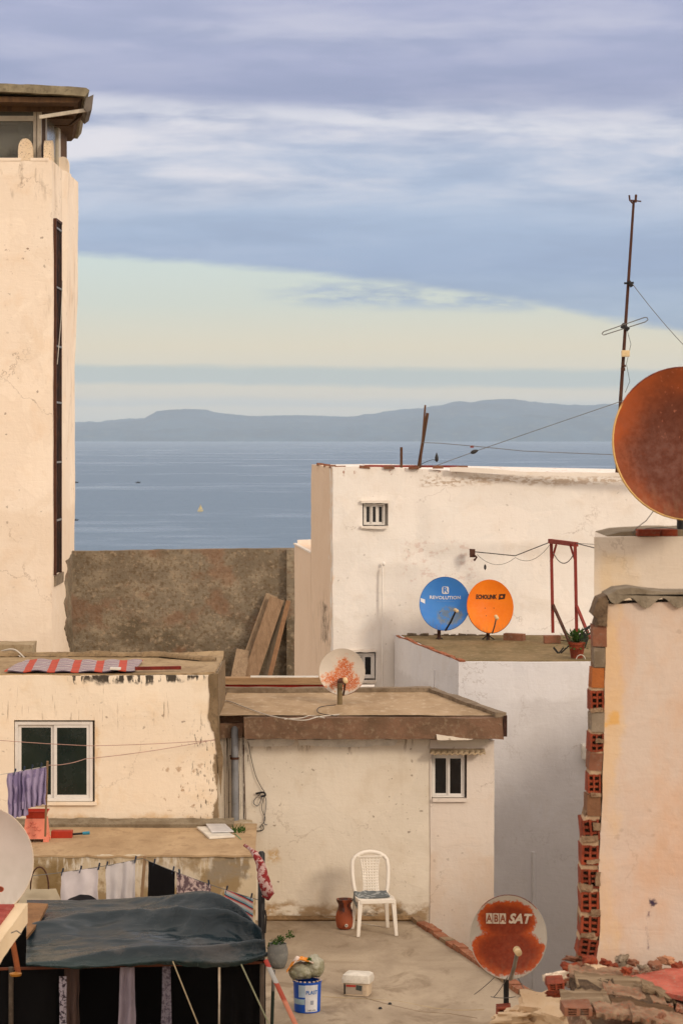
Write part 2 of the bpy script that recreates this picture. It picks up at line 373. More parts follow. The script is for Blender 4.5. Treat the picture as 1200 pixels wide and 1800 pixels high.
def dishmat(name, base, blobs, amp, rust=(S(196, 92, 30), S(120, 44, 16), S(84, 26, 10)), fleck=0, hi=None, base2=None, Rr=.3, soft=.05, nsc=6, coverage_noise=None, rgh=.55):
    """paint in the reflector's own frame; blobs = rusted-through areas in units of the radius"""
    m, t, b = newmat(name); P = t.n('ShaderNodeTexCoord').outputs['Object']; Q = t.v('SCALE', P, sc=1/Rr)
    n = t.noise(Q, nsc*.35, 6, .65); nf = t.noise(Q, nsc*1.6, 6, .7); big = t.noise(Q, 1.2, 3)
    col = t.mix(t.ss(big, .35, .65), base, base2 or tuple(q*.9 for q in base))
    mask = None
    for (cx, cy, rx, ry) in blobs:
        d = t.v('LENGTH', t.v('MULTIPLY', t.v('SUBTRACT', Q, (cx, cy, 0)), (1/rx, 1/ry, 0)))
        k = t.m('ADD', d, t.m('ADD', t.m('MULTIPLY', t.m('SUBTRACT', n, .5), amp), t.m('MULTIPLY', t.m('SUBTRACT', nf, .5), amp*.7)))
        mask = k if mask is None else t.m('MINIMUM', mask, k)
    if mask is not None:
        deep = t.ss(mask, .97, .62); mask = t.ss(mask, 1+soft, 1-soft)
        rc = t.mix(t.ss(nf, .35, .65), rust[0], rust[1]); 
        rc = t.mix(t.m('MULTIPLY', deep, .8), rc, rust[2]) if deep is not None else rc
        rc = t.mix(t.m('MULTIPLY', t.ss(t.noise(Q, 14, 4), .5, .7), .4), rc, rust[1])
        if coverage_noise: mask = t.m('MULTIPLY', mask, t.ss(t.noise(Q, coverage_noise, 6, .75), .40, .50))
        col = t.mix(mask, col, rc)
    if fleck:
        vd = t.vor(t.v('ADD', Q, t.v('SCALE', t.noise(Q, 6, 3, col=True), sc=.25)), 11)
        gate = t.ss(t.v('LENGTH', t.v('SUBTRACT', Q, (.05, .55, 0))), .75, .2)
        col = t.mix(t.m('MULTIPLY', t.m('MULTIPLY', t.ss(vd, .22, .08), gate), fleck), col, hi or S(190, 110, 80))
    qy = t.sep(Q)[1]; gr = t.m('MULTIPLY', t.ss(t.m('ADD', qy, t.m('MULTIPLY', nf, .5)), -.1, -.9), t.ss(t.noise(t.v('MULTIPLY', Q, (5, 1.2, 1)), 1.6, 5, .65), .42, .62))
    col = t.mix(t.m('MULTIPLY', gr, .35), col, S(120, 100, 74))
    sp = t.vor(Q, 9); col = t.mix(t.m('MULTIPLY', t.ss(sp, .05, .02), .4), col, S(90, 55, 30))
    t.put(b.inputs['Base Color'], col); t.put(b.inputs['Roughness'], t.ss(nf, .3, .7, rgh-.1, rgh+.2)); b.inputs['Specular IOR Level'].default_value = .35
    bump(t, b, nf, .15, .006)
    return m

M_ = {}
M_['iron'] = plain('rusty iron', S(78, 46, 32), .7, .2, dirt=S(120, 70, 42))
M_['black'] = plain('black paint', S(30, 28, 28), .5)
M_['steel'] = plain('dull galvanised steel', S(140, 140, 136), .45, .5, dirt=S(120, 96, 70))
M_['whitealu'] = plain('white window paint', S(222, 218, 212), .45, var=.05)
M_['pvc'] = plain('grey pvc', S(132, 134, 138), .5, dirt=S(110, 100, 90))
M_['glass'] = glassy('dark green window glass', S(28, 40, 34))
M_['blackglass'] = glassy('black window glass', S(18, 20, 24))
M_['bronze'] = rough('dull bronze panel', S(46, 30, 20), S(22, 18, 16), S(96, 58, 28), 1.4, rgh=.8, bmp=.1, spec=.06, strch=(1, 1, .5))
M_['lnb'] = plain('yellowed plastic', S(222, 196, 150), .5, dirt=S(130, 96, 60))
M_['redpaint'] = plain('red paint', S(134, 44, 34), .6, dirt=S(80, 38, 28))
M_['brick'] = rough('hollow brick', S(150, 68, 42), S(116, 50, 32), S(112, 80, 60), 6)
M_['brickdull'] = rough('dull brick', S(138, 92, 70), S(118, 78, 58), S(132, 116, 100), 3)
M_['mortar'] = rough('mortar', S(140, 126, 108), S(112, 98, 80), S(160, 146, 128), 2)
M_['cable'] = plain('black cable', S(40, 38, 38), .6)
M_['palecable'] = plain('pale cable', S(196, 188, 176), .6)
M_['greycable'] = plain('grey cable', S(110, 108, 104), .6)
M_['whitepl'] = plain('white plastic', S(222, 216, 204), .4, dirt=S(170, 150, 130))
M_['peg'] = plain('dark peg', S(36, 50, 72), .5)
M_['woodw'] = wood('weathered wood', S(150, 122, 92), S(122, 96, 70))
M_['leaf'] = rough('leaves', S(62, 92, 36), S(40, 66, 26), S(88, 110, 46), 6)

# ================================================================== SETTING
def structure(o): o['kind'] = 'structure'; return o
def sea():
    m, t, b = newmat('sea water'); P = pos(t)
    x, y, z = t.sep(P)[0:3]
    Ps = t.comb(t.m('MULTIPLY', x, .0022), t.m('MULTIPLY', y, .0034), 0.0)
    sl = t.noise(Ps, 1.0, 6, .62, .7); sl2 = t.noise(t.comb(t.m('MULTIPLY', x, .012), t.m('MULTIPLY', y, .017), 3.0), 1.0, 5, .6, .5)
    slick = t.ss(t.m('ADD', t.m('MULTIPLY', sl, .7), t.m('MULTIPLY', sl2, .3)), .50, .62)
    near = t.ss(y, 2500, 900)
    col = t.mix(slick, S(80, 106, 126), S(100, 122, 140))
    t.put(b.inputs['Base Color'], col); t.put(b.inputs['Roughness'], t.mix(slick, (.34,)*3, (.20,)*3))
    b.inputs['IOR'].default_value = 1.333; b.inputs['Specular IOR Level'].default_value = .42
    w1 = t.noise(t.comb(t.m('MULTIPLY', x, .10), t.m('MULTIPLY', y, .05), 0.0), 1, 4, .65, .3)
    w2 = t.noise(t.comb(t.m('MULTIPLY', x, .035), t.m('MULTIPLY', y, .010), 5.0), 1, 5, .65, .5)
    h = t.m('ADD', t.m('MULTIPLY', w1, 1.0), t.m('MULTIPLY', w2, 2.2))
    nd = t.n('ShaderNodeBump'); t.put(nd.inputs['Strength'], t.m('MULTIPLY', t.ss(slick, 0, 1, 1.0, .55), t.ss(y, 8000, 800, .25, 1.0))); nd.inputs['Distance'].default_value = 1.3
    t.put(nd.inputs['Height'], h); t.nt.links.new(nd.outputs[0], b.inputs['Normal'])
    o = MB().add([(-13000, 60, 0), (13000, 60, 0), (13000, 29500, 0), (-13000, 29500, 0)], [(0, 1, 2, 3)]).build('sea', m, org=(0, 60, 0))
    structure(o)
sea()
def terrain():
    m = rough('dry ground', S(150, 136, 112), S(120, 110, 88), S(96, 96, 70), .4)
    def fn(u, v):
        X = -6000+12000*u; X = X*abs(u-.5)*2 if abs(u-.5) < .5 else X
        Y = -350+900*v; k = min(1, max(0, (Y-70)/270)); k = k*k*(3-2*k)
        return Vector((X, Y, 28*(1-k)-2*k+noise.noise(Vector((X*.02, Y*.02, 0)))*(1.5*k)))
    structure(MB().grid(fn, 80, 90).build('ground', m, org=(0, 0, 28)))
terrain()
def hills():
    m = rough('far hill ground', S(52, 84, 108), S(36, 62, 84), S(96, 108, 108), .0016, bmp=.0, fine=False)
    def make(name, out, D0, D1, D2, seed):
        def crest(px):
            for (a, ya), (b, yb) in zip(out, out[1:]):
                if a <= px <= b: return ya+(yb-ya)*(px-a)/(b-a)
            return out[0][1] if px < out[0][0] else out[-1][1]
        pa, pb = out[0][0], out[-1][0]
        def fn(u, v):
            px = pa+(pb-pa)*u; D = D0+(D2-D0)*v; X = (px-600)/F*D1; pc = px
            H = (HY-crest(pc)-noise.noise(Vector((px*.06, seed, 0)))*1.6-noise.noise(Vector((px*.21, seed, 2)))*1.0)/F*D1+CZ
            k = (D-D0)/(D1-D0) if D < D1 else max(0, 1-(D-D1)/(D2-D1))
            k = min(1, max(0, k)); s = k**.8 if D < D1 else k
            r = noise.noise(Vector((X*.0011, D*.0009, seed)))*.30+noise.noise(Vector((X*.004, D*.003, seed)))*.10
            h = H*s*(1+r*(1-s)*1.4)
            return Vector((X, D, max(-1.0, h) if k > 0 else -1.0))
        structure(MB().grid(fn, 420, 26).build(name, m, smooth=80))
    o1 = [(-500, 757), (-200, 750), (60, 748), (130, 746), (160, 743), (180, 743), (205, 741), (230, 739), (250, 737), (262, 730), (275, 722), (300, 719), (345, 718), (365, 720), (385, 725), (420, 729), (440, 731), (500, 729),
          (560, 730), (610, 732), (650, 727), (700, 719), (745, 716), (780, 710), (805, 704), (830, 706), (850, 702), (880, 701), (905, 700), (930, 705), (960, 707), (1000, 711), (1040, 711), (1075, 709), (1150, 714), (1250, 722), (1500, 740), (1700, 758)]
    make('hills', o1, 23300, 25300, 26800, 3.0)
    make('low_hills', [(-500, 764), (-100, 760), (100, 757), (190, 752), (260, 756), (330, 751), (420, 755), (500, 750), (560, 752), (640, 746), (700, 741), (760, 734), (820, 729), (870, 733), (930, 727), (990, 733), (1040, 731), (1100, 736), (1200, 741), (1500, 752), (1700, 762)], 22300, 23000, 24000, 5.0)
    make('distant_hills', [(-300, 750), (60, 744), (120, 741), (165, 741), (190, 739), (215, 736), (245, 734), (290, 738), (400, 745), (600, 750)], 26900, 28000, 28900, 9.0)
hills()

# small craft on the sea
def craft():
    c = at(352, 899, 40*F/(899-HY)); c.z = 0; yl = plain('cream sailcloth', S(222, 206, 150), .7); 
    r = root('sailboat', c, 'tiny cream-sailed boat alone on the open sea', 'boat')
    k = 1.0
    hull = MB(); hull.add([c+Vector(q)*k for q in ((-1.6, -.5, .7), (1.6, -.5, .7), (1.6, .5, .7), (-1.6, .5, .7), (-1.1, -.3, -.2), (1.0, -.3, -.2), (1.0, .3, -.2), (-1.1, .3, -.2), (2.1, 0, .8))],
        [(0, 3, 2, 8, 1), (4, 5, 6, 7), (0, 1, 5, 4), (2, 3, 7, 6), (3, 0, 4, 7), (1, 8, 5), (8, 2, 6), (5, 8, 6)])
    hull.build('hull', yl, r); MB().tube([c+Vector((0, 0, .6)), c+Vector((0, 0, 4.0))], .06).build('mast', M_['woodw'], r)
    MB().slab([c+Vector((.05, 0, 1.0)), c+Vector((1.3, 0, 1.1)), c+Vector((.08, 0, 3.9))], (0, .03, 0)).build('sail', yl, r)
    MB().slab([c+Vector((-.1, .1, 1.0)), c+Vector((-1.0, .1, 1.0)), c+Vector((-.05, .1, 3.2))], (0, .03, 0)).build('sail', yl, r)
    for px, py, lab in ((243, 849, 'small dark rowing boat left of the tiny sail, far out'), (134, 849, 'small dark rowing boat by the tall house edge, far out'), (134, 915, 'dark skiff by the tall house edge, nearer the shore')):
        D = 40*F/(py-HY); c = at(px, py, D); c.z = 0; s = D/1364*.5
        m = MB(); n = 10; top = []; bot = []
        for i in range(n):
            a = 2*math.pi*i/n; x = math.cos(a)*3.0*s; yy = math.sin(a)*.8*s; top.append(c+Vector((x, yy, .9*s+abs(math.cos(a))**3*.5*s))); bot.append(c+Vector((x*.7, yy*.5, -.2)))
        m.add(top+bot, [tuple(range(n)), tuple(range(2*n-1, n-1, -1))]+[(i, n+i, n+(i+1) % n, (i+1) % n) for i in range(n)])
        m.box(c+Vector((-.5, -.3, .8))*s, c+Vector((.4, .3, 1.9))*s)
        tag(m.build('rowing_boat', M_['black'], org=c), lab, 'boat', 'dark boats far out on the sea')
craft()

# ================================================================== TOWER HOUSE (left)
TX = -3.782
def tower():
    z_top = atz(282, 33.5)
    r = root('tower_house', (-5.4, 35, 28), 'tall cream plastered house with a glazed room on its roof, at the left edge', 'house')
    fe = [dict(box=(None, None, z_top-.5, z_top+.3), col=S(110, 84, 58), scale=(9, 9, 2), thr=.62, amt=.3, seed=2),
          dict(box=(-3.9, -3.70, z_top-3.5, z_top+.3), col=S(128, 96, 64), scale=(6, 3, 1.2), thr=.58, amt=.22, seed=4),
          dict(box=(-4.5, -3.95, atz(480, 33.5), atz(425, 33.5)), col=S(120, 86, 58), scale=(14, 14, 14), thr=.66, soft=.03, amt=.8, seed=5),
          dict(box=(None, None, atz(1180, 33.5), atz(900, 33.5)), col=S(214, 192, 166), scale=(1, 1, 1), thr=.4, soft=.2, amt=.35, seed=7)]
    mt = stucco('cream tower plaster', S(238, 221, 201), S(240, 226, 209), 1, fe, speck=.55, crack=.6, stain=.25, staincol=S(222, 184, 138))
    def fl(q):
        if q.x > -4 and q.y > 34.8:
            k = min(1, max(0, (q.z-atz(640, 36))/(atz(520, 36)-atz(640, 36)))); q = q+Vector((.045*k, 0, 0))
        return q
    body = solid([(-8.2, 33.5), (TX, 33.5), (TX+.005, 36.3), (-8.2, 36.3)], 28, z_top, .15, (.012, .004), fl)
    body.build('wall', mt, r, smooth=40)
    # copings and merlons of the parapet
    m = MB(); m.v = []
    cop = MB()
    for x0, x1 in ((atx(-160, 33.5), atx(38, 33.5)), (atx(54, 33.5), atx(86, 33.5))): cop.box((x0, 33.49, z_top-.01), (x1, 33.62, z_top+.03))
    cop.warp(lambda q: wob(q, .01, .01)).build('coping', mt, r)
    def arch(cx, w, h, D, dd, zb, side=False):
        out = [(-w/2, 0)]+[(-w/2*math.cos(a*math.pi/10)**.8 if a < 5 else w/2*abs(math.cos(a*math.pi/10))**.8, h*.45+h*.55*math.sin(a*math.pi/10)) for a in range(11)]+[(w/2, 0)]
        out = [(a if abs(a) > 1e-6 else 0, b) for a, b in out]
        if side: return MB().slab([Vector((cx, D-a, zb+b)) for a, b in out], (-dd, 0, 0))
        return MB().slab([Vector((cx+a, D, zb+b)) for a, b in out], (0, dd, 0))
    mm = stucco('speckled merlon plaster', S(234, 214, 188), S(226, 204, 172), 4, speck=1.0, sc=3, feats=[dict(box=(None, None, 40, 45), col=S(90, 66, 48), scale=(60, 60, 60), thr=.60, soft=.03, amt=.9)])
    for cx, w, h in ((atx(45, 33.5), .19, .29), (atx(-18, 33.5), .19, .29), (atx(-80, 33.5), .19, .29)):
        arch(cx, w, h, 33.5, .10, z_top).build('merlon', mm, r, smooth=40)
    arch(TX-.02, .34, .29, 33.75, .10, z_top, True).build('merlon', mm, r, smooth=40)
    zb = atz(320, 36.2)
    MB().box((atx(100, 35.4), 35.36, zb-.12), (atx(123, 35.4)-.0, 35.62, zb+.05)).warp(lambda q: wob(q, .01, .01)).build('coping', mt, r)
    arch(atx(110.5, 35.4), .17, .235, 35.42, .1, zb+.04).build('merlon', mt, r, smooth=40)
    # stair window: a long bronze strip standing just proud of the side wall
    za, zc = atz(393, 34.2), atz(1005, 34.2); w = MB().box((TX-.02, 33.70, zc), (TX+.022, 34.38, za)).build('stair_window', M_['bronze'], r)
    fr = MB(); fr.box((TX-.02, 33.66, zc-.02), (TX+.04, 33.70, za+.02)); fr.box((TX-.02, 34.38, zc-.02), (TX+.03, 34.41, za+.02)); fr.box((TX-.02, 33.7, za), (TX+.04, 34.38, za+.03))
    fr.build('frame', M_['iron'], w)
    for py in (405, 508, 610, 708, 812, 913): z = atz(py, 34.2); MB().box((TX+.023, 33.70, z-.012), (TX+.036, 34.38, z+.012)).build('glazing_bar', M_['steel'], w)
    MB().tube([(TX+.035, 34.42, atz(495, 34.6)), (TX+.04, 34.2, atz(560, 34)), (TX+.04, 33.75, atz(640, 33.7))], .006).build('cord', M_['palecable'], w)
    MB().box((TX-.02, 33.72, zc-.16), (TX+.03, 34.7, zc-.02)).warp(lambda q: wob(q, .01, .02)).build('cement_sill', M_['mortar'], r)
    # glazed room
    brown = wood('brown stained timber', S(104, 76, 50), S(74, 54, 38)); cream = plain('cream window frame', S(206, 196, 178), .5, dirt=S(150, 130, 104))
    za = atz(168, 33.8); A = Vector((atx(74, 33.8), 33.8)); B = Vector((atx(118, 36.2), 36.2))
    rm = MB()
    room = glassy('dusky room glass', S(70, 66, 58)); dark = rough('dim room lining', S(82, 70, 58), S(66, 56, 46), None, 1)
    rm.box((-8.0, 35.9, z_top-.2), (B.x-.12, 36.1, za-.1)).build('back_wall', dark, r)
    f = MB(); z0 = z_top-.1
    f.box((A.x-.055, 33.74, z0), (A.x, 33.84, za))
    f.box((-8.0, 33.76, atz(213, 33.8)), (A.x-.10, 33.83, atz(204, 33.8))); f.box((-8.0, 33.76, atz(182, 33.8)), (A.x-.10, 33.83, atz(174, 33.8)))
    f.box((A.x-.11, 33.77, z0), (A.x-.065, 33.82, za)); f.box((-5.6, 33.77, z0), (-5.55, 33.82, za))
    f.build('window_frame', cream, r, bevel=.004)
    MB().box((-8.0, 33.80, atz(174, 33.8)), (A.x-.12, 33.815, za)).build('fascia_board', cream, r)
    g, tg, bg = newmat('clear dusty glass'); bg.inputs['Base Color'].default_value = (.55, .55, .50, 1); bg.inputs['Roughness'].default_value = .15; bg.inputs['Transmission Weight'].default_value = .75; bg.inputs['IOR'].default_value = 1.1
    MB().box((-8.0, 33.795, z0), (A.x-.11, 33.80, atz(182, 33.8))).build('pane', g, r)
    # side: brown posts and a pale curtained pane
    d = (B-A); 
    def sp(k): return A+d*k
    for k0, k1, mat, nm, off in ((0.0, .12, brown, 'corner_post', 0), (.80, 1.0, brown, 'corner_post', .0), (.14, .20, cream, 'side_frame', 0), (.66, .74, cream, 'side_frame', 0), (.20, .66, glassy('pale side glass', S(120, 116, 102)), 'side_pane', -.03), (.74, .80, brown, 'corner_post', 0), (.12, .14, brown, 'corner_post', 0)):
        p, q = sp(k0), sp(k1); zt = atz(200, 34.8)+.05
        MB().prism([(p.x+off, p.y), (q.x+off, q.y), (q.x-.06+off, q.y), (p.x-.06+off, p.y)][::1], z0-.3, zt+.12).build(nm, mat, r)
    MB().box((sp(.14).x-.05, 34.1, atz(213, 34.5)), (sp(.14).x+.0, 34.15, atz(213, 34.5)+.05)).build('side_frame', cream, r)
    # roof
    lic = rough('lichened roof cement', S(150, 140, 116), S(122, 112, 92), S(100, 92, 74), 3)
    out = [at(-200, 143, 33.1), at(0, 146, 33.1), at(60, 149, 33.1), at(120, 152, 33.1), at(152, 154, 33.1), at(158, 158, 33.1), at(150, 169, 33.1), at(90, 165, 33.1), at(0, 161, 33.1), at(-200, 158, 33.1)]
    MB().slab(rag(out[::-1], .008, 3, .08), (-.48, 3.7, -.12)).build('roof', lic, r)
    MB().slab([at(-200, 166, 33.2), at(146, 172, 33.2), at(138, 180, 33.2), at(70, 180, 33.2), at(-200, 176, 33.2)][::-1], (-.46, 3.5, -.1)).build('rafter', brown, r)
    for D in (33.6, 34.4, 35.2, 36.0): MB().bar((-8, D, atz(184, 33.5)-.02), (atx(130, D), D, atz(186, 33.5)-.02), .06, .09).build('rafter', brown, r)
    MB().slab([at(152, 172, 33.2), at(165, 166, 33.2), at(162, 192, 33.2), at(154, 198, 33.2), at(148, 190, 33.2)][::-1], (-.14, 1.0, -.03)).build('gutter', rough('battered gutter zinc', S(120, 112, 104), S(92, 84, 78), None, 3), r)
    MB().bar(at(70, 206, 33.3), at(155, 193, 33.3), .05, .045).build('stay_rail', cream, r)
    MB().bar(at(150, 198, 33.9), (B.x+.03, 35.7, atz(224, 35.7)), .05, .07).build('brace', brown, r)
    return r
tower()
def tower_things():
    # what stands behind the panes
    c = at(14, 282, 34.4); r = root('potted_plant', (c.x, c.y, c.z-.1), 'yellow-flecked green plant behind the rooftop glass at top left', 'plant')
    MB().lathe((c.x, c.y, c.z-.1), [(.05, 0), (.08, .12), (.085, .13), (.06, .13), (.02, .12)]).build('pot', M_['brickdull'], r, smooth=40)
    m = MB(); rr = random.Random(3)
    for i in range(60):
        a = rr.uniform(0, 6.28); l = rr.uniform(.06, .26); e = rr.uniform(.2, 1.4); p = Vector((c.x, c.y, c.z)); q = p+Vector((math.cos(a)*math.cos(e)*l, math.sin(a)*math.cos(e)*l, math.sin(e)*l)); s = Vector((-math.sin(a), math.cos(a), .2))*.02
        m.add([p, (p+q)/2+s, q, (p+q)/2-s], [(0, 1, 2, 3)])
    m.build('leaves', rough('yellow green leaves', S(130, 130, 30), S(60, 84, 34), S(170, 150, 40), 7), r)
    c = at(45, 228, 34.6); r = root('hanging_lamp', c, 'round dark lampshade seen through the rooftop glass', 'lamp')
    MB().lathe((c.x, c.y, c.z-.1), [(.01, .21)]+[(.10*math.cos(a/8*1.57)+.001, .1+.1*math.sin(a/8*1.57)) for a in range(7, -8, -1)]).build('shade', plain('deep green shade', S(44, 66, 66), .6), r, smooth=60)
    MB().tube([c+Vector((0, 0, .08)), (c.x, c.y, atz(180, 33.8))], .005).build('cord', M_['cable'], r)
tower_things()

# ================================================================== GREY WALL + BOARDS
def grey_wall():
    zt = atz(968, 36.0); zb = 28
    m = stucco('raw grey render', S(140, 129, 112), S(120, 109, 93), 2, [
        dict(box=(None, None, 36.0, 37.45), col=S(92, 82, 66), scale=(.9, .9, 1.6), thr=.44, soft=.08, amt=.75, seed=1),
        dict(box=(None, None, 36.4, 39), col=S(160, 147, 126), scale=(2.2, 2.2, 3), thr=.56, soft=.10, amt=.7, seed=2),
        dict(box=(None, None, 36, 39), col=S(96, 76, 52), scale=(22, 22, 22), thr=.56, soft=.07, amt=.6, seed=11),
        dict(box=(None, None, 36, 39), col=S(166, 148, 124), scale=(16, 16, 18), thr=.60, soft=.06, amt=.6, seed=12),
        dict(box=(None, None, 36.4, 39), col=S(132, 96, 74), scale=(1.5, 1.5, 2), thr=.58, soft=.06, amt=.5, seed=14),
        dict(box=(None, None, 36.4, 39), col=S(100, 86, 70), scale=(5, 5, 6), thr=.60, soft=.10, amt=.4, seed=8)],
        speck=.4, crack=0, stain=.5, staincol=S(112, 98, 76), sc=1.6, bmp=.9)
    r = root('cement_wall', (-2.2, 36.1, 28), 'bare grey cement wall between the tall cream house and the white houses', 'wall')
    b = solid([(TX-.02, 36.0), (atx(517, 36), 36.0), (atx(517, 36), 36.24), (TX-.02, 36.24)], zb, [zt-.01, zt+.03, zt+.03, zt-.01], .12, (.014, .012))
    b.build('wall', m, r, smooth=40)
    MB().box((atx(504, 36), 35.88, 34), (atx(516, 36)+.01, 36.02, zt+.02)).warp(lambda q: wob(q, .01, .01)).build('pier', m, r)
    # render smeared on the side of the tower house
    o = []
    for px, py in ((126, 969), (122, 980), (115, 985), (118, 1000), (113, 1020), (116, 1045), (112, 1060), (117, 1085), (113, 1105), (119, 1125), (124, 1150), (130, 1172)):
        D = TX*F/(px-600); o.append(Vector((TX+.012, D, atz(py, D))))
    o += [Vector((TX+.012, 36.05, atz(1190, 36))), Vector((TX+.012, 36.05, zt))]
    oo = []
    for i, p in enumerate(o):
        q = o[(i+1) % len(o)]; k = max(1, int((q-p).length/.05))
        for j in range(k):
            s = p.lerp(q, j/k); n_ = noise.noise_vector(s*9)
            if s.y < 35.98: s = s+Vector((0, n_.y*.10, n_.z*.03))
            oo.append(s)
    MB().slab(oo, (-.02, 0, 0)).build('render_edge', m, r)
grey_wall()
def boards():
    floor = 36.62
    w1 = wood('pale board', S(158, 136, 110), S(134, 112, 90)); w2 = wood('grey board', S(112, 99, 82), S(94, 81, 66)); w3 = wood('orange brown board', S(146, 112, 82), S(124, 92, 66))
    G = 'boards leaning in the corner of the cement wall'
    specs = [((424, 1200), (478, 1046), 22, 35.72, w1, 'wide pale board, tallest of those leaning on the grey wall', .03),
             ((438, 1200), (487, 1052), 26, 35.60, wood('tan board', S(150, 124, 98), S(130, 104, 80)), 'tan board overlapping the tallest pale board on the grey wall', .03),
             ((468, 1200), (499, 1052), 14, 35.80, w2, 'grey weathered board behind the leaning tan board', .03),
             ((472, 1200), (507, 1056), 8, 35.55, w3, 'thin orange-brown batten, rightmost against the grey wall', .04),
             ((417, 1200), (428, 1143), 25, 35.45, w1, 'short broken board standing left of the leaning boards', .035)]
    for (a, b, wpx, D, mat, lab, th) in specs:
        p = at(a[0], a[1], D-.12); q = at(b[0], b[1], min(35.93, D+.22)); p.z = floor+.002; w = wpx/F*D
        tag(MB().bar(p, q, w, th, up=(0, 1, 0)).build('board', mat, bevel=.004), lab, 'board', G)
boards()

def back_terrace():
    # masonry under the boards, between the cement wall and the near flat roof
    z = 36.62
    r = root('back_terrace', (-1.2, 34.3, 28), 'low walled terrace floor behind the flat roof, under the leaning boards', 'terrace')
    solid([(atx(300, 32.3), 32.3), (atx(640, 32.3), 32.3), (atx(628, 35.98), 35.98), (TX+.03, 35.98), (TX+.03, 33.6)], 28, z, .3).build('floor', M_['mortar'], r)
    zt = atz(1190, 32.35)
    wd_ = wood('tan beam timber', S(172, 140, 104), S(148, 118, 86), 'x')
    MB().box((atx(378, 32.3), 32.24, atz(1203, 32.3)), (atx(572, 32.3), 32.42, zt)).warp(lambda q: wob(q, .006, .004)).build('beam', wd_, r, bevel=.006)
    MB().box((atx(380, 32.3), 32.26, atz(1217, 32.3)), (atx(590, 32.3), 32.30, atz(1203, 32.3))).build('kickboard', rough('dark red paint', S(150, 40, 28), S(120, 30, 22), S(96, 40, 28), 3), r)
    MB().box((atx(440, 32.3), 32.25, zt), (atx(560, 32.3), 32.40, zt+.012)).warp(lambda q: wob(q, .01, .006)).build('white_edge', M_['whitepl'], r)
    MB().box((atx(566, 32.5), 32.45, atz(1217, 32.5)-.1), (atx(657, 32.5), 32.7, atz(1206, 32.5))).warp(lambda q: wob(q, .02, .02)).build('white_kerb', stucco('white kerb lime', S(226, 220, 212), S(214, 206, 196), 5), r)
back_terrace()

# ================================================================== WHITE HOUSE AT THE BACK
def window(parent, px0, py0, px1, py1, D, depth, cols, pane, fw=.03, name='window', gap=.0, inner=.02, sill=True):
    """window standing in a recess already cut in the wall"""
    x0, x1, z1, z0 = atx(px0, D), atx(px1, D), atz(py0, D), atz(py1, D); y = D+depth
    fr = MB(); t = .035
    fr.box((x0, y-t, z0), (x0+fw, y+t, z1)); fr.box((x1-fw, y-t, z0), (x1, y+t, z1)); fr.box((x0+fw, y-t, z1-fw), (x1-fw, y+t, z1)); fr.box((x0+fw, y-t, z0), (x1-fw, y+t, z0+fw))
    w = fr.build(name, M_['whitealu'], parent, bevel=.002)
    cw = (x1-x0-2*fw)/cols
    for i in range(cols):
        a = x0+fw+cw*i; b = a+cw; yy = y-.012+.022*(i % 2 == 0)
        s = MB(); k = inner
        s.box((a, yy-.01, z0+fw), (a+k, yy+.01, z1-fw)); s.box((b-k, yy-.01, z0+fw), (b, yy+.01, z1-fw)); s.box((a+k, yy-.01, z1-fw-k), (b-k, yy+.01, z1-fw)); s.box((a+k, yy-.01, z0+fw), (b-k, yy+.01, z0+fw+k))
        s.build('sash', M_['whitealu'], w, bevel=.0015)
        MB().box((a+k, yy-.003, z0+fw+k), (b-k, yy+.003, z1-fw-k)).build('pane', pane, w)
    return w
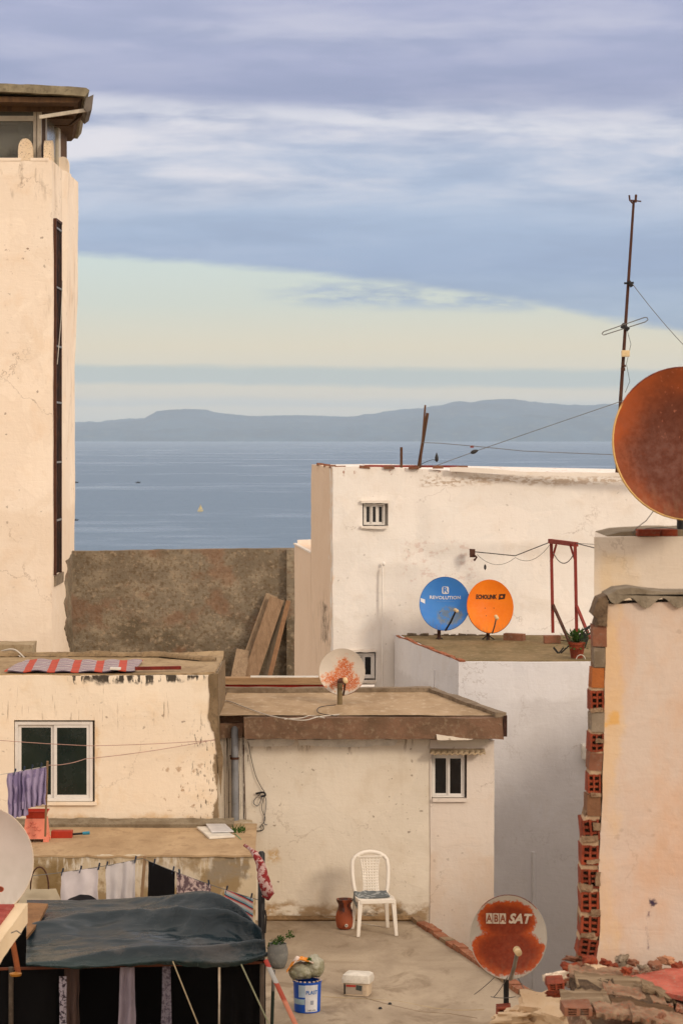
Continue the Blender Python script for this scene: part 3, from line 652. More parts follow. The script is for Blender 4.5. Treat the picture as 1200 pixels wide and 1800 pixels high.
def white_house():
    zt = atz(821, 42); ZR = zt
    fe = [dict(box=(None, None, atz(832, 42), zt+.3), col=S(150, 92, 66), scale=(14, 14, 9), thr=.62, soft=.03, amt=.8, seed=1),
          dict(box=(1.3, 6, atz(852, 42), atz(838, 42)), col=S(170, 142, 112), scale=(10, 10, 22), thr=.50, soft=.05, amt=.65, seed=3, relief=1),
          dict(box=(-.6, -.14, 36, 37.4), col=S(180, 156, 128), scale=(5, 5, 2), thr=.6, soft=.08, amt=.4, seed=5),
          dict(box=(-.35, -.22, atz(1130, 43.5), atz(1060, 43.5)), col=S(90, 74, 58), scale=(12, 12, 4), thr=.5, soft=.05, amt=.85, seed=6, fe=.03),
          dict(box=(1.0, 2.2, atz(1025, 42), atz(950, 42)), col=S(196, 160, 146), scale=(6, 6, 8), thr=.58, soft=.06, amt=.4, seed=9)]
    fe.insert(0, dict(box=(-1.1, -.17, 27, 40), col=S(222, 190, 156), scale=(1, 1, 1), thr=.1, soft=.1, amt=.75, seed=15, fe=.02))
    m = stucco('white limewash', S(238, 234, 228), S(233, 226, 218), 3, fe, speck=.3, crack=.45, stain=.2, staincol=S(212, 188, 160))
    r = root('white_house', (2.5, 44, 28), 'large white limewashed house in the middle distance with two tiny windows', 'house')
    def fn(q):
        if q.z > 36 and q.x > .5: q = q+Vector((0, 0, -.115*min(1, max(0, (q.x-.9)/1.6))*min(1, max(0, (q.z-38)/1.4))))
        x75 = atx(750, 42)
        if q.y < 42.5 and q.x > x75 and q.z > atz(965, 42): q = q+Vector((0, -.035, 0))
        if q.y < 42.5 and q.x < x75+.02 and atz(1010, 42) < q.z < atz(985, 42) and q.x > .4: q = q+Vector((0, -.02, 0))
        return q
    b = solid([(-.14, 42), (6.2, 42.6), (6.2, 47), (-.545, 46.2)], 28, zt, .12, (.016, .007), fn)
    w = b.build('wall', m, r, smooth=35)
    D = 42.0
    wins = [(637, 884, 682, 925), (616, 1146, 660, 1196)]
    cut(w, [((atx(a, D), 41.7, atz(d, D)), (atx(c, D), 42.26, atz(b_, D))) for a, b_, c, d in wins])
    lime = stucco('thick white lime', S(236, 228, 218), S(226, 216, 204), 6)
    # upper window: casement with two slim lights
    a, b_, c, d = wins[0]; wn = window(r, a+2, b_+2, c-6, d-2, D, .12, 3, M_['blackglass'], fw=.02, inner=.026)
    a, b_, c, d = wins[1]; window(r, a+2, b_+3, c-2, d-3, D, .10, 2, M_['blackglass'], fw=.03, inner=.03)
    for i, (a, b_, c, d) in enumerate(wins):
        s = MB(); s.slab(rag([at(a-3, b_-4, D), at(c+2, b_-4, D), at(c+2, b_+.5, D), at(a-2, b_+.5, D)], .012, i), (0, .06, 0)); s.v = [q+Vector((0, -.018, 0)) for q in s.v]; s.build('lintel', lime, r)
        s = MB(); s.slab(rag([at(a-4, d, D), at(c+1, d, D), at(c, d+5, D), at(a-3, d+4, D)], .014, i+4), (0, .06, 0)); s.v = [q+Vector((0, -.02, 0)) for q in s.v]; s.build('sill', lime, r)
    # plaster swelling and the buried pipe under it
    MB().tube([(atx(672, D), 41.995, atz(998, D)), (atx(672, D), 41.99, atz(1110, D)), (atx(671, D), 41.995, atz(1222, D))], .016, 10).build('buried_pipe', m, r, smooth=60)
    MB().lathe((atx(674, D), 41.99, atz(992, D)), [(.001, -.03), (.022, -.01), (.026, .02), (.001, .05)], 14).build('buried_pipe', m, r, smooth=60)
    # brick showing along the parapet
    cr = MB(); rr = random.Random(5)
    for px in (558, 570, 581):
        cr = MB()
        Dk = 42+(585-px)/38*4; x = -.14-(Dk-42)*.0964
        cr.box((x-.02, Dk-.15, ZR-.02), (x+.10, Dk+.22, ZR+.025)).warp(lambda q: wob(q, .02, .03)).build('parapet_brick', M_['brickdull'], r)
    cr = MB()
    for k in range(11): x = -.1+k*.2; cr.box((x, 42.04, ZR-.03), (x+.17, 42.16, ZR+.012+rr.uniform(0, .012)))
    cr.warp(lambda q: wob(q, .012, .012))
    for k in range(0, 11, 2): MB().add(cr.v[k*8:k*8+8], [(0,3,2,1),(4,5,6,7),(0,1,5,4),(1,2,6,5),(2,3,7,6),(3,0,4,7)]).build('parapet_brick', M_['brickdull'], r)
    cr = MB().slab(rag([at(790, 821, 42.1), at(850, 823, 42.1), at(920, 829, 42.1), at(1000, 830, 42.1), at(1120, 831, 42.1), at(1200, 832, 42.1), at(1200, 838, 42.1), at(1000, 837, 42.1), at(900, 834, 42.1), at(790, 829, 42.1)][::-1], .008, 2), (0, .12, 0)).warp(lambda q: q+Vector((0, -.09, 0)))
    cr.build('plaster_coping', lime, r)
    # lower wing behind, same left wall
    z2 = 37.895
    solid([(-.548, 46.22), (-.3, 46.25), (-.3, 50.2), (-.93, 50.2)], 28, z2, .2).build('wing_wall', m, r, smooth=35)
    MB().box((-.86, 49.9, z2-.02), (-.45, 50.15, z2+.10)).warp(lambda q: wob(q, .02, .02)).build('wing_parapet', lime, r)
    MB().slab([Vector((-.56, 46.2, z2)), Vector((-.5, 46.2, z2)), Vector((-.88, 50.1, z2)), Vector((-.94, 50.1, z2))], (0, 0, .03)).build('wing_coping', lime, r)
    return r
white_house()
def roof_things():
    # posts on the white roof
    pw = wood('old post timber', S(104, 72, 50), S(74, 50, 36))
    zt = atz(821, 42.3)
    def onroof(p): p.z = max(p.z, zt-.06); return p
    tag(MB().bar(at(735, 823, 42.4), at(751, 726, 42.4), .05, .05).build('wooden_post', pw), 'stout leaning post of the lashed pair on the white parapet', 'post')
    tag(MB().bar(at(738, 823, 42.33), at(747, 712, 42.33), .03, .03).build('wooden_post', pw), 'slim leaning post, taller of the lashed pair on the white parapet', 'post')
    tag(MB().tube([at(705, 823, 42.3), at(705, 786, 42.3)], .022, 8).build('wooden_post', pw, smooth=50), 'short upright stump on the white parapet, left of the lashed pair', 'post')
    tag(MB().bar(at(640, 819, 42.45), at(806, 820, 42.45), .05, .035).build('red_plank', M_['redpaint']), 'thin red plank lying along the white parapet top', 'plank')
    def line(name, pts, r, mat, lab, cat='wire', sag=.0, group=None):
        o = []
        for a, b in zip(pts, pts[1:]):
            for k in range(12): s = k/12; q = a.lerp(b, s); q.z -= sag*4*s*(1-s); o.append(q)
        o.append(pts[-1]); return tag(MB().tube(o, r, 5).build(name, mat, smooth=60), lab, cat, group)
    G = 'wires over the white house'
    line('overhead_wire', [at(741, 778, 42.3), at(770, 779, 42.3), at(830, 784, 42.3), at(920, 793, 42.3), at(1090, 800, 42.3)], .006, M_['greycable'], 'nearly level wire from the lashed posts to the right', sag=.0, group=G)
    line('overhead_wire', [at(762, 820, 42.2), at(833, 794, 42.2), at(940, 757, 42.2), at(1095, 704, 42.3)], .006, M_['greycable'], 'wire rising right across the hills from the parapet to the mast', group=G)
    line('hanging_wire', [at(737, 818, 42.3), at(760, 808, 42.25), at(768, 812, 42.2), at(767, 800, 42.2)], .005, M_['cable'], 'short black wire looped beside the lashed posts', sag=-.01)
    r = root('wire_insulator', at(833, 794, 42.2), 'black egg insulator strung on the rising wire', 'insulator')
    MB().lathe(at(833, 794, 42.2), [(.004, -.07), (.03, -.04), (.035, 0), (.02, .05), (.004, .07)], 10, Matrix.Rotation(R(70), 3, 'Y')).build('insulator', M_['cable'], r, smooth=60)
    r = root('wire_insulator', at(767, 805, 42.2), 'black drop-shaped insulator on the short looped wire', 'insulator')
    MB().lathe(at(767, 806, 42.2), [(.004, -.06), (.03, -.03), (.03, .02), (.004, .10)], 10).build('insulator', M_['cable'], r, smooth=60)
    tag(MB().box(at(826, 787, 42.3), at(832, 783, 42.36)).build('wire_clip', M_['redpaint'], bevel=.004), 'red clip on the level wire', 'clip')
    # antenna mast
    base = at(1084, 832, 42.35); r = root('antenna_mast', base, 'tall rusty aerial mast with a folded dipole, leaning right against the sky', 'antenna')
    top = at(1113, 352, 42.35); knee = at(1090, 700, 42.35)
    MB().tube([base, knee, knee.lerp(top, .5), top], [.034, .030, .026, .021], 8).build('pole', M_['iron'], r, smooth=60)
    m = MB().tube([at(1105, 343, 42.3), at(1106, 352, 42.3), at(1112, 358, 42.3)], .016, 6); m.tube([at(1117, 342, 42.3), at(1116, 356, 42.3)], .022, 6); m.tube([at(1108, 352, 42.3), at(1126, 354, 42.3)], .012, 6); m.build('head_clamp', M_['iron'], r)
    m = MB(); m.tube([at(1096, 498, 42.3), at(1113, 497, 42.3)], .018, 6); m.tube([at(1104, 494, 42.3), at(1110, 504, 42.3)], .03, 6); m.build('clamp', M_['black'], r)
    m = MB(); m.tube([at(1092, 570, 42.3), at(1104, 580, 42.3)], .035, 6); m.tube([at(1090, 575, 42.2), at(1105, 577, 42.2)], .02, 6); m.build('clamp', M_['black'], r)
    loop = [at(1060, 583, 42.2), at(1057, 587, 42.2), at(1060, 589, 42.2)]+[at(1133, 566, 42.2), at(1138, 562, 42.2), at(1136, 558, 42.2), at(1132, 558, 42.2)]+[at(1060, 583, 42.2)]
    MB().tube(loop, .009, 6).build('dipole', M_['greycable'], r)
    MB().box(at(1092, 627, 42.2), at(1105, 616, 42.3)).build('junction_box', M_['lnb'], r, bevel=.01)
    m = MB(); m.tube([at(1091, 643, 42.3), at(1099, 643, 42.3)], .02, 6); m.tube([at(1094, 646, 42.3), at(1094, 652, 42.3)], .04, 6); m.build('clamp', M_['iron'], r)
    line('stay_wire', [at(1110, 498, 42.3), at(1200, 606, 41.5), at(1290, 715, 40.8)], .006, M_['greycable'], 'thin stay wire running down right from the aerial mast', sag=.03)
    line('stay_wire', [at(1102, 583, 42.3), at(1108, 605, 42.3), at(1100, 640, 42.3), at(1106, 670, 42.3), at(1098, 690, 42.3)], .004, M_['cable'], 'thin slack cable curling down the aerial mast', sag=.0)
    # wall anchor and its wires
    a = at(830, 972, 42.03); m = MB().box(a+Vector((-.05, -.09, -.07)), a+Vector((.04, .02, .06))); m.tube([a+Vector((0, -.06, 0)), a+Vector((.07, -.12, -.07)), a+Vector((.02, -.1, -.12))], .018, 6)
    tag(m.warp(lambda q: wob(q, .02, .02)).build('wall_anchor', M_['iron']), 'rusty iron hook clump fixed on the white wall, holding wires', 'wall hook')
    line('clothes_wire', [at(834, 970, 41.95), at(905, 977, 41.6), at(966, 953, 41.25)], .008, M_['cable'], 'dark wire from the wall hook to the red frame', group='wires at the red frame')
    line('clothes_wire', [at(838, 975, 41.95), at(905, 980, 41.7), at(966, 957, 41.25)], .004, M_['greycable'], 'slack thin wire hanging below the dark one near the wall hook', sag=.14, group='wires at the red frame')
    tag(MB().lathe(at(852, 997, 41.93), [(.002, -.05), (.02, -.02), (.02, .02), (.002, .05)], 8).build('wall_peg', M_['cable']), 'small dark peg in the white wall below the wall hook', 'peg')
roof_things()

# ================================================================== DISHES
def textmesh(s, size, shear=0, bold=0, sx=1.0):
    cu = bpy.data.curves.new('t', 'FONT'); cu.body = s; cu.size = size; cu.shear = shear; cu.offset = bold; cu.align_x = 'CENTER'; cu.align_y = 'CENTER'; cu.resolution_u = 3; cu.space_character = 1.02
    o = bpy.data.objects.new('t', cu); COL.objects.link(o); bpy.context.view_layer.update()
    me = bpy.data.meshes.new_from_object(o.evaluated_get(bpy.context.evaluated_depsgraph_get()))
    vs = [Vector((v.co.x*sx, v.co.y, 0)) for v in me.vertices]; fs = [tuple(p.vertices) for p in me.polygons]
    bpy.data.objects.remove(o); bpy.data.meshes.remove(me); bpy.data.curves.remove(cu)
    return vs, fs
def dish(label, cx, cy, D, rx, ry, yaw, pitch, matf, base, lnb, rim=None, texts=(), marks=(), arm=None, group=None, depth=.11, feet=False, pole=.022, poletop=None, back=None, armr=.012, polemat=None):
    C = at(cx, cy, D); yaw = R(yaw); pitch = R(pitch)
    n = Vector((math.sin(yaw)*math.cos(pitch), -math.cos(yaw)*math.cos(pitch), math.sin(pitch))); u = Vector((math.cos(yaw), math.sin(yaw), 0)); v = n.cross(u)
    A = rx/F*D/max(.3, abs(math.cos(yaw))); Bv = ry/F*D/max(.3, math.cos(pitch))
    d = depth*A/.4
    Mx = Matrix(((u.x, v.x, n.x, C.x), (u.y, v.y, n.y, C.y), (u.z, v.z, n.z, C.z), (0, 0, 0, 1)))
    bp = Vector(base); r = root('satellite_dish', bp, label, 'satellite dish', group)
    m = MB(); NR = 12; NS = 56; vs = []
    for i in range(NR+1):
        q = i/NR
        for k in range(NS): a = 2*math.pi*k/NS; vs.append((A*q*math.cos(a), Bv*q*math.sin(a), d*(q*q-1)))
    off = len(vs)
    for (q, z) in ((1.012, .002), (1.020, -.006), (1.016, -.022), (1.004, -.020), (1.0, -.008)):
        for k in range(NS): a = 2*math.pi*k/NS; vs.append((A*q*math.cos(a), Bv*q*math.sin(a), z))
    fs = [(i*NS+k, i*NS+(k+1) % NS, (i+1)*NS+(k+1) % NS, (i+1)*NS+k) for i in range(NR) for k in range(NS)]
    fs = [(i*NS+k, (i+1)*NS+k, (i+1)*NS+(k+1) % NS, i*NS+(k+1) % NS) for i in range(1, NR) for k in range(NS)]+[(0, NS+k, NS+(k+1) % NS) for k in range(NS)]
    m.add(vs[:off], fs); ref = m.build('reflector', matf, r, smooth=70, M=Mx)
    rg = MB(); base_ = [(1.0, 0)]+[(1.012, .002), (1.020, -.006), (1.016, -.022), (1.004, -.022), (.99, -.014)]
    rv = [(A*q*math.cos(2*math.pi*k/NS), Bv*q*math.sin(2*math.pi*k/NS), z) for q, z in base_ for k in range(NS)]
    rf = [(i*NS+k, (i+1)*NS+k, (i+1)*NS+(k+1) % NS, i*NS+(k+1) % NS) for i in range(len(base_)-1) for k in range(NS)]
    rg.add(rv, rf).build('rim', rim or matf, r, smooth=60, M=Mx)
    bk = MB(); bv = [(A*.985*i/8*math.cos(2*math.pi*k/NS), Bv*.985*i/8*math.sin(2*math.pi*k/NS), d*((i/8)**2-1)-.012) for i in range(9) for k in range(NS)]
    bk.add(bv, [(i*NS+k, i*NS+(k+1) % NS, (i+1)*NS+(k+1) % NS, (i+1)*NS+k) for i in range(8) for k in range(NS)]).build('back_shell', back or M_['steel'], r, smooth=60, M=Mx)
    def onface(x, y, e=.003): q2 = (x/A)**2+(y/Bv)**2; return Vector((x, y, d*(q2-1)+e))
    for (s, x, y, size, mat, shear, bold, sx) in texts:
        vs, fs = textmesh(s, size*A, shear, bold*A, sx); 
        MB().add([onface(q.x+x*A, q.y+y*Bv, .006) for q in vs], fs).build('lettering', mat, r, M=Mx)
    for (poly, mat, e) in marks:
        g = MB(); xs = [p[0] for p in poly]; ys = [p[1] for p in poly]
        pts = []
        for i, p in enumerate(poly):
            q = poly[(i+1) % len(poly)]
            for k in range(6): pts.append((p[0]+(q[0]-p[0])*k/6, p[1]+(q[1]-p[1])*k/6))
        c0 = (sum(xs)/len(xs), sum(ys)/len(ys)); gv = [onface(c0[0]*A, c0[1]*Bv, e)]
        for f_ in (.5, 1.0): gv += [onface((c0[0]+(p[0]-c0[0])*f_)*A, (c0[1]+(p[1]-c0[1])*f_)*Bv, e) for p in pts]
        N = len(pts); gf = [(0, 1+k, 1+(k+1) % N) for k in range(N)]+[(1+k, 1+N+k, 1+N+(k+1) % N, 1+(k+1) % N) for k in range(N)]
        g.add(gv, gf).build('emblem', mat, r, M=Mx)
    # pole behind, bracket, feet
    bc = Mx @ Vector((0, -Bv*.35, -d-.05)); pm = polemat or M_['iron']
    pt = Vector((bp.x, bp.y, bc.z)) if poletop is None else poletop
    MB().tube([bp, pt], pole, 10).build('pole', pm, r, smooth=50)
    MB().bar(pt, Mx @ Vector((0, -Bv*.32, -d-.045)), .06, .06).build('bracket', M_['iron'], r)
    if feet:
        for a in (20, 140, 260):
            e = Vector((math.cos(R(a)), math.sin(R(a)), 0)); MB().bar(bp+Vector((0, 0, .10)), bp+e*.13+Vector((0, 0, .008)), .016, .016).build('foot', M_['black'], r)
    if lnb:
        L = Vector(lnb); st = Mx @ Vector((.06*A, -Bv*1.0, -.01)); am = arm or M_['steel']
        midp = st.lerp(L, .5)+Vector((0, 0, -.02))
        MB().tube([Mx @ Vector((0.0, -Bv*.8, -d-.02)), st, midp, L], armr, 8).build('feed_arm', am, r, smooth=50)
        dd = (Mx @ Vector((0, 0, -d))-L).normalized(); rot = dd.to_track_quat('Z', 'Y').to_matrix()
        MB().lathe(L, [(.012, -.07), (.026, -.06), (.028, -.01), (.018, 0), (.018, .02), (.029, .03), (.029, .045), (.018, .048)], 14, rot).build('receiver_head', M_['lnb'], r, smooth=40)
    return r, Mx, A, Bv

def dishes():
    RZ = 36.745; white = plain('white print', S(226, 228, 232), .6); blackp = plain('black print', S(52, 30, 16), .6)
    D = 41.0
    bl = dishmat('blue dish paint', S(54, 124, 206), [(.2, -.45, .5, .35)], .9, Rr=.40, rust=(S(140, 140, 120), S(110, 124, 130), S(92, 122, 160)), base2=S(64, 132, 208), coverage_noise=4, soft=.3)
    RR = [(-.15, .36), (.15, .36), (.15, .66), (-.15, .66)]
    darkblue = plain('blue rim', S(34, 84, 160), .5)
    sq = [(.14*max(-1, min(1, 1.25*math.cos(a/16*6.283)))-.0, .53+.135*max(-1, min(1, 1.25*math.sin(a/16*6.283)))) for a in range(16)]
    dish('blue dish with white lettering, standing beside the orange one', 781, 1061, D, 43.5, 46, -8, 12, bl, at(771, 1130, 41.1), at(801, 1073, D-.42),
         rim=darkblue, texts=[('REVOLUTION', .0, .25, .175, white, 0, .004, 1.15), ('R', .0, .53, .30, bl, 0, .008, 1.1), ('multimedia satellite', 0.02, .12, .075, plain('faint print', S(110, 160, 220)), 0, 0, 1.2)],
         marks=[(sq, white, .0035), ([(-.97, .08), (-.80, .0), (-.80, .16), (-.97, .20)], white, .004)], arm=M_['black'], feet=True, group='satellite dishes on the right-hand white roof', back=darkblue, pole=.03, armr=.016)
    og = dishmat('orange dish paint', S(236, 128, 10), [], .5, Rr=.40, base2=S(230, 118, 8))
    dish('orange dish with black lettering, beside the blue one', 861, 1066, 40.9, 40.5, 46, 6, 12, og, at(857, 1127, 41.0), at(872, 1085, 40.5),
         rim=dishmat('orange rim rusted', S(226, 112, 14), [(.3, -.9, .9, .5), (-.7, -.6, .4, .4)], .6, rust=(S(110, 50, 24), S(80, 34, 18), S(66, 26, 14)), Rr=.4), texts=[('ECHOLINK', -.14, .38, .25, blackp, .12, .012, .72)],
         marks=[([(.40, .28), (.66, .30), (.70, .48), (.44, .48)], blackp, .004), ([(.50, .34), (.60, .36), (.57, .42), (.48, .41)], og, .006)]+[([(x-.016, y-.016), (x+.016, y-.016), (x+.016, y+.016), (x-.016, y+.016)], blackp, .003) for x, y in ((-.18, -.03), (.2, -.03), (-.15, -.32))],
         feet=True, group='satellite dishes on the right-hand white roof', back=M_['brickdull'], pole=.03)
    # rusty white dish on the near flat roof
    rw = dishmat('peeling white dish', S(206, 196, 182), [(-.22, -.36, .66, .40), (.10, .0, .40, .62), (.3, -.45, .46, .38)], 2.4, Rr=.27, coverage_noise=22, nsc=13, rust=(S(214, 128, 52), S(198, 102, 32), S(178, 80, 22)), soft=.22)
    dish('round white dish splashed with orange rust, on the brown flat roof', 601, 1181, 30.6, 40, 40, -3, 10, rw, Vector((atx(597, 30.4), 30.4, 36.82)), at(607, 1196, 30.2), rim=dishmat('rust pocked rim', S(196, 184, 168), [(0, -.8, 1, .5)], .9, Rr=.27, coverage_noise=3),
         pole=.033, arm=M_['iron'], polemat=rough('mossy iron pole', S(122, 106, 76), S(94, 80, 58), S(110, 84, 56), 4))
    # large rusted dish at right
    br = dishmat('deep rust', S(116, 54, 20), [(.1, -.1, 1.0, .95)], .5, fleck=.45, hi=S(196, 120, 92), Rr=.50, rust=(S(134, 62, 22), S(100, 44, 18), S(82, 36, 17)), soft=.25, base2=S(160, 74, 26), rgh=.6)
    dish('largest dish, deep brown with rust, cut off by the right edge', 1206, 779, 17.1, 130, 133, 8, 8, br, Vector((atx(1196, 17.72), 17.72, 39.30)), at(1236, 838, 16.6), depth=.10,
         rim=dishmat('tan enamel rim', S(220, 180, 110), [(0, .9, 1.0, .8)], .5, Rr=.50), pole=.03, polemat=M_['black'])
    # dish with lettering over the rubble
    wsh = dishmat('white dish rusted through', S(198, 192, 180), [(-.06, .39, .75, .55), (-.01, -.36, .95, .62)], .60, Rr=.30, rust=(S(206, 96, 34), S(170, 66, 22), S(116, 40, 15)), soft=.05, base2=S(190, 184, 172))
    cr = plain('cream print', S(224, 210, 190), .6); rs = plain('rust print', S(150, 72, 36), .6)
    dish('rust-eaten dish with cream lettering, above the rubble', 893, 1647, 20.0, 66, 71, -6, 10, wsh, Vector((atx(889, 20.12), 20.12, 35.40)), at(909, 1672, 19.6),
         rim=dishmat('chipped rim', S(196, 188, 174), [(0, .9, .8, .4)], .8, Rr=.3), texts=[('SAT', .27, .43, .34, cr, .30, .014, .95), ('A', -.52, .43, .27, rs, 0, .006, .75), ('B', -.34, .43, .27, rs, 0, .006, .75), ('A', -.16, .43, .27, rs, 0, .006, .75)],
         marks=[([(-.60, .31), (-.44, .31), (-.44, .56), (-.60, .56)], cr, .003), ([(-.42, .31), (-.26, .31), (-.26, .56), (-.42, .56)], cr, .003), ([(-.24, .31), (-.08, .31), (-.08, .56), (-.24, .56)], cr, .003)],
         pole=.022, polemat=M_['black'], armr=.016)
    # pale dish in the lower left corner
    gw = dishmat('pale grey dish', S(198, 192, 184), [(.42, -.50, .06, .05)], .3, Rr=.39, base2=S(186, 180, 170))
    dish('pale grey dish cut off by the left edge, above the red slab', -40, 1515, 18.0, 97, 97, 6, 8, gw, Vector((atx(-40, 18.0), 17.85, 36.73)), None, rim=plain('cream rim', S(214, 200, 180), .5))
dishes()

# ================================================================== RIGHT-HAND BLOCK WITH ROOF DISHES
def unseen_shade_house():  # added out of view to keep the sun off the lower white block wall
    r = root('unseen_shade_house', (9, 28, 28), 'unseen house added beyond the right edge of the view to shade the yard wall', 'house')
    solid([(5.3, 21), (12, 21), (12, 36.5), (5.35, 36.5)], 28, 37.15, .4).build('wall', stucco('dull yard wash', S(196, 188, 178), S(180, 172, 164), 51), r, smooth=35)
unseen_shade_house()
def dish_block():
    z = 36.74; m = stucco('cool white wash', S(227, 225, 226), S(218, 217, 220), 7, [
        dict(box=(None, None, 30, 36.2), col=S(198, 194, 194), scale=(.8, .8, .5), thr=.45, soft=.15, amt=.5, seed=3)], speck=.15, crack=.35, stain=.15, staincol=S(196, 184, 170))
    r = root('white_block', (3, 40, 28), 'pale white block below the blue and orange dishes, walls dropping into the yard', 'house')
    solid([(1.689, 37.07), (4.3, 37.07), (5.2, 42.3), (.872, 42.05)], 28, z, .16, (.010, .004)).build('wall', m, r, smooth=35)
    rf = rough('mossy roof screed', S(132, 112, 80), S(110, 94, 62), S(150, 132, 100), 1.5, strch=(1, .5, 1))
    MB().prism([(1.76, 37.16), (4.28, 37.16), (5.1, 41.98), (.98, 41.98)], z-.05, z+.012).warp(lambda q: q).build('roof', rf, r)
    # brick edge along the left parapet
    e = MB(); n = 16; rr = random.Random(2)
    a = Vector((1.69, 37.07, z)); b = Vector((.885, 41.9, z))
    for k in range(n):
        p = a.lerp(b, k/n); q = a.lerp(b, (k+.93)/n); w = rr.uniform(.05, .09)
        e.slab([p+Vector((.01, 0, 0)), p+Vector((w, 0, 0)), q+Vector((w, 0, 0)), q+Vector((.01, 0, 0))], (0, 0, rr.uniform(.012, .028)))
    e.warp(lambda q: wob(q, .012, .016)).build('brick_edging', rough('edge brick', S(166, 96, 62), S(140, 84, 58), S(170, 146, 122), 4), r)
    # buried pipe at lower right, small ridges
    MB().tube([(atx(937, 37.05), 37.06, atz(1498, 37.05)), (atx(937, 37.05), 37.07, atz(1780, 37.05))], .026, 10).build('buried_pipe', m, r, smooth=60)
    MB().tube([(1.40, 38.6, z-.25), (1.385, 38.65, z-.8), (1.41, 38.55, z-1.3), (1.37, 38.7, z-1.9)], .012, 6).build('buried_pipe', m, r)
    bx = at(1028, 1320, 36.9); MB().box(bx+Vector((-.05, -.1, -.12)), bx+Vector((.12, .19, .09))).build('wall_box', M_['whitepl'], r, bevel=.02)
    # bricks on the roof
    G = 'loose masonry on the mossy roof'
    def blk(px0, px1, py, D, h, dp, mat, lab, rot=0, nm='masonry_block'):
        c = at((px0+px1)/2, py, D); c.z = z+.012; w = (px1-px0)/F*D; M = Matrix.Translation(c) @ Matrix.Rotation(R(rot), 4, 'Z')
        tag(MB().box((-w/2, -dp/2, 0), (w/2, dp/2, h), M).warp(lambda q: wob(q, .015, .01)).build(nm, mat, bevel=.008, org=c), lab, 'block', G)
    blk(885, 922, 1130, 40.9, .11, .16, M_['brickdull'], 'brown masonry block right of the orange dish', -22)
    blk(955, 984, 1138, 40.3, .12, .2, M_['brickdull'], 'masonry block under the left foot of the red frame')
    m2 = MB(); rr = random.Random(9)
    for i in range(40):
        x = rr.uniform(1.0, 2.4); y = 41.85+rr.uniform(-.1, .1); s = rr.uniform(.012, .04); m2.box((x-s, y-s, z+.01), (x+s*1.6, y+s, z+.012+s))
    tag(m2.warp(lambda q: wob(q, .01, .02)).build('roof_grit', M_['mortar']), 'crumbled mortar along the wall behind the blue dish', 'rubble', kind='stuff')
    # potted plant
    c = at(1013, 1160, 37.6); c.z = z+.012; p = root('potted_plant', c, 'green plant in a terracotta pot at the corner of the mossy roof', 'plant')
    MB().lathe(c, [(.085, 0), (.12, .20), (.13, .20), (.13, .235), (.11, .235), (.02, .21)], 20).build('pot', M_['brick'], p, smooth=40)
    lf = MB(); rr = random.Random(4)
    for i in range(300):
        a = rr.uniform(0, 6.28); e_ = rr.uniform(-.5, 1.35); l = rr.uniform(.08, .36); o = c+Vector((0, 0, .22))
        t = o+Vector((math.cos(a)*math.cos(e_)*l*1.1, math.sin(a)*math.cos(e_)*l*.6, math.sin(e_)*l*.7)); d = (t-o).normalized(); s = d.cross(Vector((0, 0, 1))).normalized()*.02; q = t-d*.07
        lf.add([q, (q+t)/2+s, t, (q+t)/2-s], [(0, 1, 2, 3)])
    lf.build('leaves', M_['leaf'], p)
    # pale hose coil
    tag(MB().tube([at(1020+8*math.cos(a/10*3.3), 1160-9*math.sin(a/10*3.3), 37.4) for a in range(11)], .007, 6).build('hose', M_['palecable']), 'pale hose loop beside the terracotta pot', 'hose')
dish_block()
